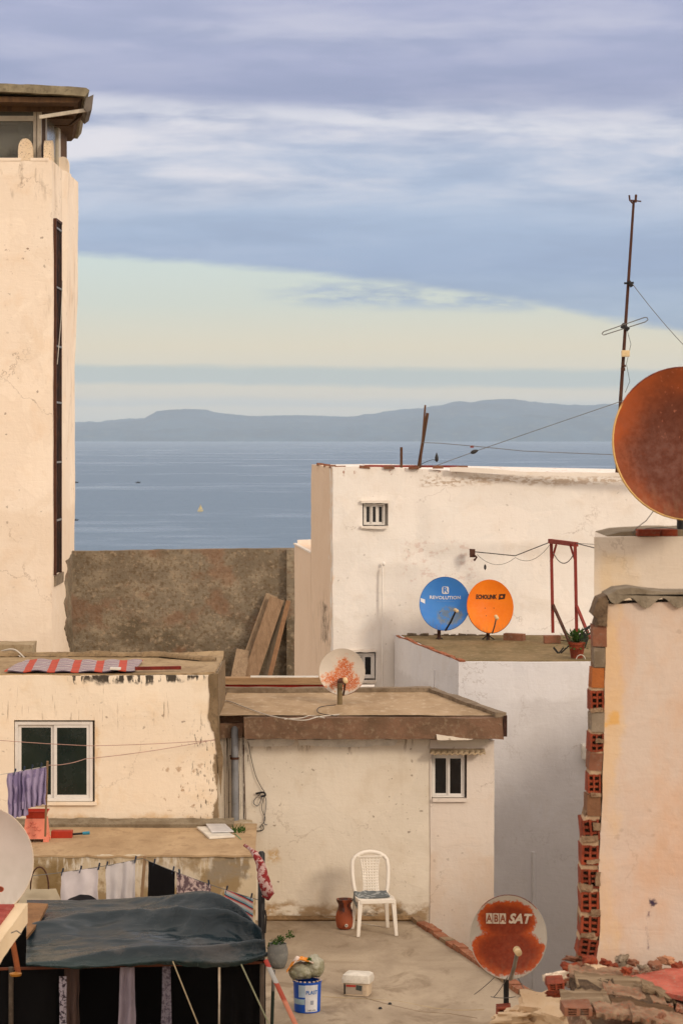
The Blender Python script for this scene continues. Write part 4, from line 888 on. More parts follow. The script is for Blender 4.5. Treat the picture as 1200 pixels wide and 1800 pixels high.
def red_frame():
    z = 36.752; r = root('clothes_stand', (3.55, 41.0, z), 'red metal clothes-line frame on the mossy roof', 'frame')
    def V(px, py, D): return at(px, py, D)
    Dl, Dr = 41.0, 40.2
    lf = V(971, 1125, Dl); lf.z = z+.11; lt = V(968, 951, Dl); rf = V(1013, 1138, Dr); rf.z = z; rt = V(1010, 957, Dr)
    MB().bar(lf, lt, .048, .048).build('post', M_['redpaint'], r); MB().bar(rf, rt, .048, .048).build('post', M_['redpaint'], r)
    MB().bar(lt+Vector((-.02, 0, 0)), rt+Vector((.02, 0, 0)), .07, .07).build('top_rail', M_['redpaint'], r)
    MB().bar(V(971, 1063, Dl), V(1000, 1128, Dl-.9), .04, .04).build('brace', M_['iron'], r)
    MB().bar(V(1013, 1066, Dr), V(1036, 1122, Dr-.7), .04, .04).build('brace', M_['redpaint'], r)
    MB().bar(V(969, 985, Dl), V(977, 957, Dl-.1), .025, .025).build('corner_brace', M_['redpaint'], r)
    MB().bar(V(1010, 985, Dr), V(1001, 957, Dr+.1), .025, .025).build('corner_brace', M_['redpaint'], r)
    MB().tube([V(972, 1125, 41), V(1000, 1127, 40.6), V(1010, 1127, 40.3)], .012, 6).build('tie_bar', M_['iron'], r)
    def w(pts, rad, mat, lab, sag):
        o = []
        for a, b in zip(pts, pts[1:]):
            for k in range(14): s = k/14; q = a.lerp(b, s); q.z -= sag*4*s*(1-s); o.append(q)
        o.append(pts[-1]); tag(MB().tube(o, rad, 5).build('clothes_wire', mat), lab, 'wire', 'wires at the red frame')
    w([V(972, 972, 40.9), V(1007, 975, 40.2)], .008, M_['greycable'], 'grey wire sagging in a loop inside the red frame', .15)
    w([V(1012, 955, 40.2), V(1060, 967, 36)], .008, M_['cable'], 'dark wire from the red frame to the right', 0)
    w([V(1012, 955, 40.2), V(1064, 958, 36)], .004, M_['peg'], 'thin blue wire from the red frame to the right, upper one', 0)
    # bent black metal rack thrown beside the pot
    k = root('scrap_rack', V(1000, 1140, 38.6)*1, 'bent black metal rack leaning by the terracotta pot', 'scrap')
    ORG[k.name] = Vector(k.location)
    m = MB(); D = 38.4
    m.bar(V(985, 1148, D), V(1040, 1098, D-.1), .022, .022); m.bar(V(972, 1138, D), V(981, 1149, D), .03, .03); m.bar(V(981, 1149, D), V(990, 1138, D), .02, .02)
    m.bar(V(1004, 1118, D), V(1040, 1098, D+.2), .02, .02); m.bar(V(1010, 1126, D), V(1042, 1110, D+.1), .02, .02)
    for i in range(5): m.bar(V(1010+6*i, 1116-3.4*i, D), V(1014+6*i, 1130-5*i, D), .014, .014)
    m.build('rack_frame', M_['black'], k)
    m = MB(); m.slab([V(1008, 1122, D), V(1026, 1110, D), V(1034, 1122, D), V(1028, 1140, D), V(1012, 1136, D)][::-1], (0, .06, 0)); m.bar(V(1016, 1130, D), V(1016, 1163, D-.6), .05, .05)
    m.build('seat_pad', M_['black'], k)
red_frame()

# ================================================================== MIDDLE HOUSE WITH BROWN FLAT ROOF
MD = 29.4; FZ = atz(1617, MD)
def middle_house():
    zt = 36.54
    fe = [dict(box=(atx(385, MD), atx(432, MD), atz(1455, MD), zt+.1), col=S(60, 46, 38), scale=(75, 75, .5), thr=.545, soft=.02, amt=.95, seed=1, fe=.02),
          dict(box=(atx(430, MD), atx(760, MD), atz(1318, MD), zt+.1), col=S(120, 98, 74), scale=(12, 12, 2), thr=.58, soft=.04, amt=.6, seed=2),
          dict(box=(atx(460, MD), atx(755, MD), FZ-.05, FZ+.17), col=S(150, 118, 74), scale=(4, 4, 7), thr=.46, soft=.08, amt=.8, seed=3, relief=1),
          dict(box=(atx(640, MD), atx(755, MD), FZ-.05, FZ+.10), col=S(84, 72, 56), scale=(6, 6, 9), thr=.52, soft=.05, amt=.8, seed=4),
          dict(box=(atx(465, MD), atx(490, MD), atz(1515, MD), atz(1495, MD)), col=S(186, 146, 78), scale=(14, 14, 16), thr=.5, soft=.06, amt=.7, seed=6, fe=.05),
          dict(box=(atx(466, MD), atx(484, MD), atz(1615, MD), atz(1596, MD)), col=S(176, 138, 84), scale=(14, 14, 16), thr=.48, soft=.06, amt=.7, seed=7, fe=.05),
          dict(box=(atx(480, MD), atx(500, MD), atz(1440, MD), atz(1380, MD)), col=S(96, 66, 46), scale=(22, 22, 14), thr=.63, soft=.02, amt=.9, seed=8)]
    m = stucco('aged cream wash', S(222, 213, 198), S(214, 204, 188), 9, fe, speck=.6, crack=.4, stain=.35, staincol=S(186, 166, 138))
    m2 = stucco('pinkish cream wash', S(220, 210, 200), S(214, 202, 190), 12, [dict(box=(None, None, 30, 35.2), col=S(200, 170, 140), scale=(1, 1, .6), thr=.5, soft=.15, amt=.5, seed=2)], speck=.3, crack=.5, stain=.3, staincol=S(206, 174, 140))
    r = root('middle_house', (0, 30.8, 28), 'low cream house with a thick brown flat roof behind the plastic chair', 'house')
    xs = atx(755, MD)
    solid([(atx(384, MD), MD), (xs, MD), (xs, 32.2), (atx(384, MD), 32.2)], 28, zt, .13, (.014, .006)).build('wall', m, r, smooth=35)
    w = solid([(xs+.002, MD-.012), (atx(868, MD), MD-.012), (1.3, 32.2), (xs+.002, 32.2)], 28, zt-.02, .13, (.010, .005)).build('wall', m2, r, smooth=35)
    a, b, c, d = 758, 1327, 820, 1404
    cut(w, [((atx(a, MD), MD-.4, atz(d, MD)), (atx(c, MD), MD+.22, atz(b, MD)))])
    window(r, a+.5, b+1, c-4, d-2, MD, .07, 2, M_['blackglass'], fw=.018, inner=.022)
    # ledge over the window
    g = MB()
    def lf(u, v):
        x = atx(756, MD)+u*(atx(850, MD)-atx(756, MD)); return Vector((x, MD-.01-.16*v, atz(1318, MD)-.035*v+.010*math.sin(u*60)*v))
    g.grid(lf, 80, 3); g.build('window_canopy', rough('old canopy cement', S(196, 176, 146), S(160, 140, 112), S(120, 100, 78), 3), r, thick=.018)
    MB().box((atx(760, MD), MD-.05, atz(1404, MD)-.03), (atx(820, MD), MD+.05, atz(1403, MD))).build('sill', m2, r)
    # slab
    cem = rough('brown weathered screed', S(172, 148, 118), S(150, 126, 96), S(190, 170, 144), 1.1, strch=(1, .45, 1), bmp=.5)
    edge = rough('brown roof edge', S(126, 96, 76), S(104, 82, 64), S(142, 122, 100), 2.2, bmp=.9)
    Zs = 36.805; zb = atz(1300, 29.1)
    P = [(atx(430, 29.1), 29.1), (atx(884, 29.1), 29.12), (atx(757, 32.0), 32.0), (atx(384, 32.0), 32.0), (atx(384, 29.42), 29.42), (atx(426, 29.4), 29.4)]
    def sl(q):
        if q.y < 29.2: q = q+Vector((0, noise.noise(Vector((q.x*6, q.z*6, 1)))*.02, 0))
        return q
    solid(P, zb, Zs, .08, (.014, .014), sl).build('roof_edge', edge, r, smooth=30)
    inner = [(atx(432, 29.2), 29.22), (atx(872, 29.2), 29.24), (atx(752, 31.9), 31.86), (atx(386, 31.9), 31.86), (atx(386, 29.5), 29.5)]
    def rs(u, v):
        y = 29.22+(31.86-29.22)*v; xl = atx(386, y) if y > 29.5 else atx(432, 29.2); xr = atx(872, 29.2)+(atx(752, 31.9)-atx(872, 29.2))*v
        xl = -1.42
        x = xl+(xr-xl)*u; return Vector((x, y, Zs+.016+noise.noise(Vector((x*.9, y*.9, 0)))*.012+noise.noise(Vector((x*5, y*5, 0)))*.005))
    MB().grid(rs, 90, 60).build('roof', cem, r, smooth=60)
    lip = MB()
    lip.slab([Vector((atx(384, 31.9), 31.84, Zs)), Vector((atx(757, 31.95), 31.84, Zs)), Vector((atx(757, 32.0), 32.02, Zs)), Vector((atx(384, 32.0), 32.02, Zs))], (0, 0, .07))
    lip.slab([Vector((atx(870, 29.15), 29.12, Zs)), Vector((atx(889, 29.1), 29.12, Zs)), Vector((atx(764, 32.0), 32.0, Zs)), Vector((atx(748, 32.0), 32.0, Zs))], (0, 0, .06))
    lp = MB()
    for f in lip.f: pass
    b2 = lip.build('roof_lip', rough('grey brown lip', S(140, 124, 104), S(112, 96, 78), S(96, 80, 62), 2.5, bmp=.9), r)
    bm = bmesh.new(); bm.from_mesh(b2.data); bmesh.ops.subdivide_edges(bm, edges=list(bm.edges), cuts=14, use_grid_fill=True)
    og = ORG[b2.name]
    for v in bm.verts: v.co = wob(v.co+og, .012, .016)-og
    bm.to_mesh(b2.data); bm.free()
    # dark brick end of the slab, cement patch, plaster chips under the edge
    MB().box((atx(884, 29.1), 29.1, zb+.03), (atx(890, 29.1), 29.3, Zs+.02)).warp(lambda q: wob(q, .02, .01)).build('brick_end', rough('sooty brick', S(70, 44, 34), S(50, 34, 28), None, 3), r)
    for i, (a_, b_, s_) in enumerate(((436, 520, 1.0), (522, 700, 1.3), (768, 860, .9))):
        MB().slab(rag([at(a_, 1300, 29.36), at(b_, 1298, 29.36), at(b_-6, 1309, 29.36), at((a_+b_)/2, 1312+s_, 29.36), at(a_+4, 1310, 29.36)][::-1], .016, i, .03), (0, .05, 0)).build('plaster_chip', M_['whitepl'] if i < 2 else m, r)
    MB().slab(rag([at(386, 1272, 29.33), at(428, 1272, 29.33), at(426, 1297, 29.33), at(386, 1298, 29.33)][::-1], .012, 5, .03), (0, .1, 0)).build('cement_patch', edge, r)
    MB().slab(rag([at(766, 1291, 29.07), at(830, 1300, 29.07), at(800, 1301, 29.07), at(768, 1301, 29.07)][::-1], .008, 7, .03), (0, .05, 0)).build('plaster_chip', m, r)
    # drain pipe
    p = MB().tube([(atx(413, MD), MD-.02, atz(1276, MD)), (atx(413, MD), MD-.08, atz(1284, MD)), (atx(413.5, MD), MD-.085, atz(1340, MD)), (atx(414, MD), MD-.08, atz(1458, MD))], .042, 14).build('drain_pipe', M_['pvc'], r, smooth=50)
    MB().tube([(atx(413, MD), MD-.085, atz(1333, MD)), (atx(413, MD), MD-.085, atz(1329, MD))], .052, 14).build('pipe_bracket', M_['iron'], p)
    MB().tube([(atx(412, MD), MD-.03, atz(1329, MD)), (atx(404, MD), MD-.02, atz(1328, MD))], .008, 6).build('pipe_bracket', M_['iron'], p)
    return r
middle_house()
def cables_mid():
    def ln(name, pts, rad, mat, lab, cat='cable', group=None, n=8):
        # smooth catmull curve through the points
        o = []; P = [pts[0]]+pts+[pts[-1]]
        for i in range(1, len(P)-2):
            for k in range(n):
                s = k/n; a, b, c, d = P[i-1], P[i], P[i+1], P[i+2]
                o.append(.5*((2*b)+(c-a)*s+(2*a-5*b+4*c-d)*s*s+(3*b-a-3*c+d)*s**3))
        o.append(pts[-1]); return tag(MB().tube(o, rad, 5).build(name, mat, smooth=60), lab, cat, group)
    Z = 36.84
    def fl(px, py): D = (CZ-Z)*F/(py-HY); return at(px, py, D)
    ln('roof_cable', [fl(384, 1235), fl(400, 1232), fl(430, 1243), fl(475, 1258), fl(530, 1266), fl(560, 1260), fl(596, 1256)], .007, M_['palecable'], 'white cable snaking over the brown flat roof from the left', group='cables on the brown roof')
    ln('roof_cable', [fl(592, 1259), fl(560, 1253), fl(562, 1243), fl(590, 1239)], .005, M_['cable'], 'dark cable curl at the foot of the rusty white dish', group='cables on the brown roof')
    ln('roof_cable', [fl(570, 1262), fl(545, 1258), fl(530, 1262), fl(500, 1264)], .006, M_['palecable'], 'short pale cable left of the rusty white dish', group='cables on the brown roof')
    D = MD-.03
    ln('wall_cable', [at(436, 1303, D), at(442, 1335, D), at(450, 1365, D), at(460, 1385, D), at(465, 1395, D), at(460, 1420, D), at(466, 1440, D), at(456, 1455, D)], .004, M_['cable'], 'thin dark cable trailing down the cream wall right of the drain pipe', group='cables on the cream wall')
    ln('wall_cable', [at(458, 1395, D-.02), at(448, 1405, D), at(446, 1412, D), at(454, 1416, D), at(462, 1398, D-.02), at(468, 1410, D), at(464, 1445, D), at(470, 1450, D)], .004, M_['peg'], 'tangled violet cable loop on the cream wall', group='cables on the cream wall')
    ln('wall_cable', [at(427, 1462, D), at(445, 1461, D), at(462, 1459, D), at(462, 1450, D)], .006, M_['cable'], 'black cable running level beside the foot of the drain pipe', group='cables on the cream wall')
    ln('wall_cable', [at(428, 1310, D), at(430, 1380, D), at(432, 1450, D)], .005, M_['iron'], 'brown cable hanging straight beside the drain pipe', group='cables on the cream wall')
    ln('wall_cable', [at(450, 1395, D), at(463, 1393, D-.03), at(466, 1398, D-.03), at(459, 1400, D)], .012, M_['cable'], 'knotted black cable bunch on the cream wall', group='cables on the cream wall')
    # left roof white cables
    ln('roof_cable', [at(-10, 1152, 31.3), at(10, 1143, 31.2), at(28, 1143, 31.1), at(45, 1158, 31.0)], .012, M_['palecable'], 'pale cable arching over the far edge of the left roof', group='cables on the left roof')
    ln('roof_cable', [at(-10, 1148, 31.3), at(20, 1147, 31.2), at(36, 1154, 31.0)], .008, M_['palecable'], 'thin pale cable lying along the far edge of the left roof', group='cables on the left roof')
cables_mid()

# ================================================================== LEFT HOUSE WITH SLIDING WINDOW
LD = 28.9; LZ = atz(1188, LD); L2Z = atz(1450, LD)
def left_house():
    fe = [dict(box=(atx(120, LD), atx(362, LD), LZ-.06, LZ+.2), col=S(44, 38, 32), scale=(12, 12, 3), thr=.49, soft=.03, amt=.95, seed=1, fe=.03),
          dict(box=(None, None, LZ-.55, LZ), col=S(120, 96, 72), scale=(30, 30, 1.5), thr=.64, soft=.03, amt=.65, seed=2, fe=.15),
          dict(box=(atx(340, LD), atx(384, LD), L2Z-.1, atz(1270, LD)), col=S(70, 56, 42), scale=(30, 30, 9), thr=.60, soft=.03, amt=.85, seed=3, fe=.12),
          dict(box=(atx(276, LD), atx(384, LD), L2Z-.1, atz(1340, LD)), col=S(150, 112, 72), scale=(9, 9, 7), thr=.62, soft=.03, amt=.7, seed=4, fe=.2),
          dict(box=(None, None, L2Z-.1, L2Z+.10), col=S(206, 164, 104), scale=(4, 4, 6), thr=.5, soft=.1, amt=.6, seed=5),
          dict(box=(atx(165, LD), atx(175, LD), atz(1410, LD), atz(1270, LD)), col=S(206, 170, 120), scale=(8, 8, 3), thr=.45, soft=.1, amt=.6, seed=6, fe=.03)]
    fe.append(dict(box=(atx(381, LD)-.012, atx(381, LD)+.3, 34, 38), col=S(128, 108, 82), scale=(5, 5, 5), thr=.1, soft=.1, amt=.95, seed=9, fe=.015))
    m = stucco('warm cream wash', S(236, 223, 203), S(231, 215, 193), 14, fe, speck=.55, crack=.3, stain=.35, staincol=S(216, 182, 132))
    cem = rough('grey brown cement', S(136, 116, 90), S(112, 94, 70), S(92, 78, 58), 2.5, bmp=.9)
    r = root('left_house', (-2.9, 30, 28), 'warm cream house with a dark sliding window, at left', 'house')
    poly = [(-5.6, LD), (atx(381, LD), LD), (atx(381, LD), 30.7), (atx(300, 31.2), 31.2), (-5.6, 31.3)]
    w = solid(poly, 28, LZ, .12, (.014, .007)).build('wall', m, r, smooth=35)
    a, b, c, d = 25, 1266, 167, 1410
    cut(w, [((atx(a, LD), LD-.4, atz(d, LD)), (atx(c, LD), LD+.26, atz(b, LD)))])
    window(r, a+1, b+3, c-4, d-1, LD, .06, 2, M_['glass'], fw=.035, inner=.035)
    MB().slab([Vector((atx(a-2, LD), LD+.01, atz(d, LD)-.03)), Vector((atx(c+4, LD), LD+.01, atz(d, LD)-.03)), Vector((atx(c+4, LD), LD+.01, atz(d, LD)+.004)), Vector((atx(a-2, LD), LD+.01, atz(d, LD)+.004))], (0, -.05, 0)).build('sill', m, r)
    rf = rough('tan roof screed', S(170, 148, 116), S(146, 124, 94), S(120, 100, 74), 1.6, strch=(1, .5, 1))
    def rs(u, v):
        y = LD+.06+(31.2-LD-.06)*v; x = -5.5+(atx(377, LD)+5.5)*u; z = LZ+.02+noise.noise(Vector((x*1.5, y*1.5, 4)))*.012
        e = max(0, (v-.9)/.1); z += .05*e*e*(1+.5*noise.noise(Vector((x*2, 0, 0)))); f = max(0, (u-.93)/.07); z += .025*f
        if x > atx(300, 31) and y > 30.7-(x-atx(300, 31.2))*0: z -= .0
        return Vector((x, y, z))
    MB().grid(rs, 90, 30).build('roof', rf, r, smooth=60, thick=.03)
    MB().box((atx(381, LD)-.012, LD+.01, 36.2), (atx(381, LD)+.014, 30.72, LZ+.02)).warp(lambda q: wob(q, .004, .004)).build('cement_side', cem, r)
    # cement corner running down the right edge
    MB().slab(rag([at(366, 1186, LD-.012), at(383, 1184, LD-.012), at(383, 1292, LD-.012), at(374, 1285, LD-.012), at(366, 1262, LD-.012), at(369, 1225, LD-.012)][::-1], .012, 2, .03), (0, .1, 0)).build('cement_corner', cem, r)
    MB().slab(rag([at(376, 1288, LD-.010), at(384, 1285, LD-.010), at(392, 1330, LD-.010), at(388, 1400, LD-.010), at(384, 1350, LD-.010), at(379, 1305, LD-.010)][::-1], .006, 9, .03), (0, .05, 0)).build('cement_corner', cem, r)
    # cement skirting at the foot
    def sk(u, v):
        x = -5.5+(atx(412, LD)+5.5)*u; n_ = noise.noise(Vector((x*3, 0, 0)))*.014+noise.noise(Vector((x*11, 0, 0)))*.007
        return Vector((x, LD-.02-.16*v+n_*.4, L2Z+.035+n_*1.2-(.040+n_)*v if v > 0 else L2Z+.05+n_*1.5))
    MB().grid(sk, 160, 5).build('cement_skirting', rough('grey cement', S(140, 128, 108), S(118, 104, 84), S(100, 88, 70), 3), r, smooth=60, thick=.04)
    return r
left_house()
def left_roof_things():
    m, t, b = newmat('striped rug'); P = pos(t); x, y, z = t.sep(P)[0:3]
    u = t.m('ADD', x, t.m('MULTIPLY', t.m('SUBTRACT', y, 29.0), .072)); per = .268
    k = t.m('FRACT', t.m('MULTIPLY', t.m('ADD', u, 3.60), 1/per)); red = t.m('MULTIPLY', t.m('LESS_THAN', k, .34), 1.0)
    k2 = t.m('FRACT', t.m('MULTIPLY', y, 5)); st = t.ramp(k2, [(0, S(216, 206, 202)), (.22, S(216, 206, 202)), (.24, S(86, 70, 86)), (.42, S(86, 70, 86)), (.44, S(150, 138, 156)), (.62, S(150, 138, 156)), (.64, S(190, 160, 160)), (.8, S(190, 160, 160)), (.82, S(80, 66, 84)), (1, S(80, 66, 84))])
    dk = t.m('MULTIPLY', t.m('LESS_THAN', t.m('FRACT', t.m('MULTIPLY', y, 2.1)), .06), .6)
    rc = t.mix(dk, S(186, 66, 44), S(112, 36, 28)); col = t.mix(red, st, rc); col = t.mix(t.m('MULTIPLY', t.noise(P, 12, 4), .25), col, S(110, 90, 80))
    t.put(b.inputs['Base Color'], col); b.inputs['Roughness'].default_value = .95; bump(t, b, t.noise(P, 90, 3), .4, .006)
    fl, fr, br, bl = at(8, 1184, 28.98), at(236, 1186, 28.98), at(252, 1166, 30.4), at(48, 1164, 30.55)
    for q in (fl, fr, br, bl): q.z = LZ+.05
    def g(u, v):
        q = fl.lerp(fr, u).lerp(bl.lerp(br, u), v); return q+Vector((0, 0, .008*math.sin(u*31+v*4)+.01*noise.noise(q*4)))
    tag(MB().grid(g, 90, 30).build('rug', m, thick=.012, smooth=60), 'striped red and grey rug spread on the left roof', 'rug')
    tag(MB().bar(Vector((atx(238, 29.1), 29.1, LZ+.065)), Vector((atx(318, 29.2), 29.2, LZ+.065)), .07, .035).build('red_plank', rough('dark red board', S(122, 44, 34), S(96, 34, 28), None, 3)), 'dark red board lying at the end of the rug', 'plank')
    c = at(203, 1184, 29.0); c.z = LZ+.045
    tag(MB().box(c+Vector((-.06, -.05, .012)), c+Vector((.06, .06, .04))).warp(lambda q: wob(q, .01, .01)).build('white_rag', M_['whitepl'], bevel=.008), 'small white scrap lying on the edge of the rug', 'scrap')
    # low masonry stub behind the left roof
    s = solid([(-5.5, 31.5), (atx(60, 31.6), 31.5), (atx(66, 32.2), 32.2), (-5.5, 32.2)], 28, atz(1132, 31.6), .12, (.02, .02))
    tag(s.build('masonry_stub', rough('dull stub render', S(168, 152, 126), S(150, 132, 104), S(126, 104, 78), 2), smooth=35), 'low rounded masonry stub behind the left roof, against the tall house', 'wall')
    # lump of cement along the far rim
    m2 = MB()
    def rim(u, v):
        px = -60+u*440; y0 = 31.12-(max(0, px-280)/100)**1.0*.75; a = v*math.pi
        py_ = LZ+.035+.05*math.sin(a)*(1+.6*noise.noise(Vector((px*.02, 0, 0))))
        return Vector((atx(px, y0)+.0, y0+.09*math.cos(a), py_+.012*noise.noise(Vector((px*.1, v*3, 0)))))
    m2.grid(rim, 150, 8); o = m2.build('roof_kerb', rough('grey brown kerb', S(150, 128, 98), S(120, 100, 74), S(98, 82, 62), 2.5, bmp=.9), bpy.data.objects['left_house'], smooth=60)
left_roof_things()

# ================================================================== LOWER LEFT TERRACE
def low_terrace():
    fe = [dict(box=(None, None, 34.2, L2Z-.02), col=S(138, 116, 82), scale=(2.6, 2.6, 2.0), thr=.50, soft=.04, amt=.9, seed=1, relief=1),
          dict(box=(None, None, L2Z-.26, L2Z+.05), col=S(206, 198, 184), scale=(14, 14, 3), thr=.56, soft=.05, amt=.85, seed=2, fe=.03),
          dict(box=(-2.1, -1.45, L2Z-.34, L2Z-.08), col=S(196, 186, 170), scale=(3, 3, 3), thr=.4, soft=.1, amt=.8, seed=5),
          dict(box=(-1.35, -.95, L2Z-.26, L2Z-.04), col=S(138, 126, 108), scale=(2.5, 2.5, 5), thr=.38, soft=.08, amt=.95, seed=3, fe=.04),
          dict(box=(-3.2, -2.9, L2Z-.5, L2Z-.1), col=S(120, 98, 62), scale=(2, 2, 3), thr=.38, soft=.08, amt=.9, seed=4)]
    m = stucco('peeled terrace wall', S(200, 184, 156), S(186, 170, 144), 17, fe, speck=.5, crack=.3, stain=.5, staincol=S(160, 130, 90))
    r = root('low_terrace', (-2.4, 28, 28), 'low terrace with a dusty floor under the cream house with the sliding window', 'terrace')
    solid([(-5.6, 26.85), (-.90, 26.85), (-1.03, 29.38), (-5.6, 29.38)], 28, L2Z-.01, .12, (.012, .008)).build('wall', m, r, smooth=35)
    sc = rough('dusty tan floor', S(184, 158, 124), S(164, 138, 106), S(148, 122, 92), 1.1, strch=(1, .5, 1), bmp=.35)
    def f(u, v):
        y = 26.83+(29.0-26.83)*v; x = -5.5+(-.905-.05*v+5.5)*u; e = max(0, 1-v*9); return Vector((x, y, L2Z+noise.noise(Vector((x*1.2, y*1.2, 2)))*.006-.05*e*e*abs(noise.noise(Vector((x*3, 0, 1))))))
    MB().grid(f, 120, 40).build('floor', sc, r, smooth=60, thick=.02)
    r2 = root('lower_terrace', (0, 25, 28), 'main stained concrete terrace where the plastic chair stands', 'terrace')
    m2 = rough('stained terrace concrete', S(172, 150, 124), S(146, 126, 104), S(190, 168, 140), .55, strch=(.7, 1.3, 1), bmp=.3)
    P = [(-4.6, 18.5), (3.42, 18.5), (.875, MD-.03), (-4.6, MD-.03)]
    MB().prism(P, 28, FZ-.02).build('wall', stucco('terrace side wash', S(206, 190, 170), S(196, 178, 156), 21), r2)
    mf, t, b = newmat('terrace floor stains'); Pp = pos(t)
    a = t.noise(t.v('MULTIPLY', Pp, (1, .5, 1)), 1.3, 7, .62, .5); c = t.noise(t.v('MULTIPLY', Pp, (1, .5, 1)), 2.8, 6, .65, .8); d = t.noise(Pp, 30, 5, .7); e = t.noise(t.v('ADD', Pp, (5, 5, 5)), .9, 5, .6, .6)
    col = t.mix(t.ss(a, .36, .64), S(148, 132, 112), S(172, 156, 134)); col = t.mix(t.m('MULTIPLY', t.ss(c, .5, .66), .65), col, S(120, 102, 80))
    col = t.mix(t.m('MULTIPLY', t.ss(e, .55, .7), .6), col, S(126, 108, 84)); col = t.mix(t.m('MULTIPLY', t.ss(d, .5, .7), .22), col, S(104, 86, 66))
    t.put(b.inputs['Base Color'], col); b.inputs['Roughness'].default_value = .9; bump(t, b, t.m('ADD', a, t.m('MULTIPLY', d, .2)), .35, .02)
    def g(u, v):
        y = 18.5+(MD-.03-18.5)*v; xr = 3.42+(.875-3.42)*v; x = -4.6+(xr+4.6)*u; return Vector((x, y, FZ+noise.noise(Vector((x, y, 0)))*.004))
    MB().grid(g, 90, 80).build('floor', mf, r2, smooth=60)
    # kerb of bricks and mortar along the edge
    a_, b_ = Vector((.875-.03, MD-.06, FZ)), Vector((2.8, 21.6, FZ)); n = 34; rr = random.Random(1); K1 = rough('dusty kerb brick', S(160, 104, 76), S(138, 86, 62), S(166, 140, 114), 3); K2 = rough('kerb mortar', S(156, 132, 106), S(132, 110, 86), None, 3)
    for i in range(n):
        p, q = a_.lerp(b_, i/n), a_.lerp(b_, (i+.94)/n); wd2 = .055+rr.uniform(-.008, .01); h = rr.uniform(.035, .06)
        nrm = Vector((q-p).normalized()).cross(Vector((0, 0, 1)))
        b1 = rr.random() < .6; MB().slab([p-nrm*wd2, p+nrm*wd2, q+nrm*wd2, q-nrm*wd2], (0, 0, h)).warp(lambda q: wob(q, .012, .014)).build('kerb_brick' if b1 else 'kerb_mortar', K1 if b1 else K2, r2)
    sk = MB()
    def s_(u, v):
        x = atx(468, MD)+(atx(737, MD)-atx(468, MD))*u; n_ = noise.noise(Vector((x*4, 1, 0)))*.015
        return Vector((x, MD-.015-.05*v, FZ+(.035+n_)*(1-v)+.002))
    sk.grid(s_, 80, 3).build('floor_fillet', rough('mud mortar fillet', S(150, 122, 88), S(120, 96, 68), S(96, 78, 56), 4), r2, smooth=60, thick=.02)
low_terrace()

# ================================================================== THINGS ON THE LOW TERRACE
def sheet(p, q, L, nu=26, nv=22, amp=.02, waves=4, flare=0.0, seed=0, sagtop=0.0, bot=None, taper=0.0):
    """cloth hanging from the line p-q, length L"""
    p = Vector(p); q = Vector(q); d = (q-p); nrm = Vector((-d.y, d.x, 0)).normalized()
    def f(u, v):
        s = .5+(u-.5)*(1-taper*v); a = p+d*s; l = L if bot is None else L+(bot-L)*u
        w = amp*(.35+.65*v)*math.sin(u*waves*6.283+seed+v*1.2)+amp*.6*noise.noise(Vector((u*5, v*2.5, seed)))
        return a+nrm*(w+flare*v*v)+Vector((noise.noise(Vector((u*2, v*3, seed+5)))*amp*.5, 0, -l*v-sagtop*4*u*(1-u)*(1-v*.5)))
    return MB().grid(f, nu, nv)
def peg(p, G, lab, tilt=0):
    p = Vector(p); m = MB(); m.bar(p+Vector((-.004, -.008, -.03)), p+Vector((tilt, -.008, .045)), .010, .007); m.bar(p+Vector((.004, .008, -.03)), p+Vector((tilt+.006, .008, .04)), .010, .007)
    return tag(m.build('clothes_peg', M_['peg']), lab, 'clothes peg', G)
def rope(name, pts, r, mat, lab, cat, sag=0.0, group=None, seg=6):
    o = []
    for a, b in zip(pts, pts[1:]):
        for k in range(10): s = k/10; q = Vector(a).lerp(Vector(b), s); q.z -= sag*4*s*(1-s); o.append(q)
    o.append(Vector(pts[-1])); return tag(MB().tube(o, r, seg).build(name, mat, smooth=60), lab, cat, group)
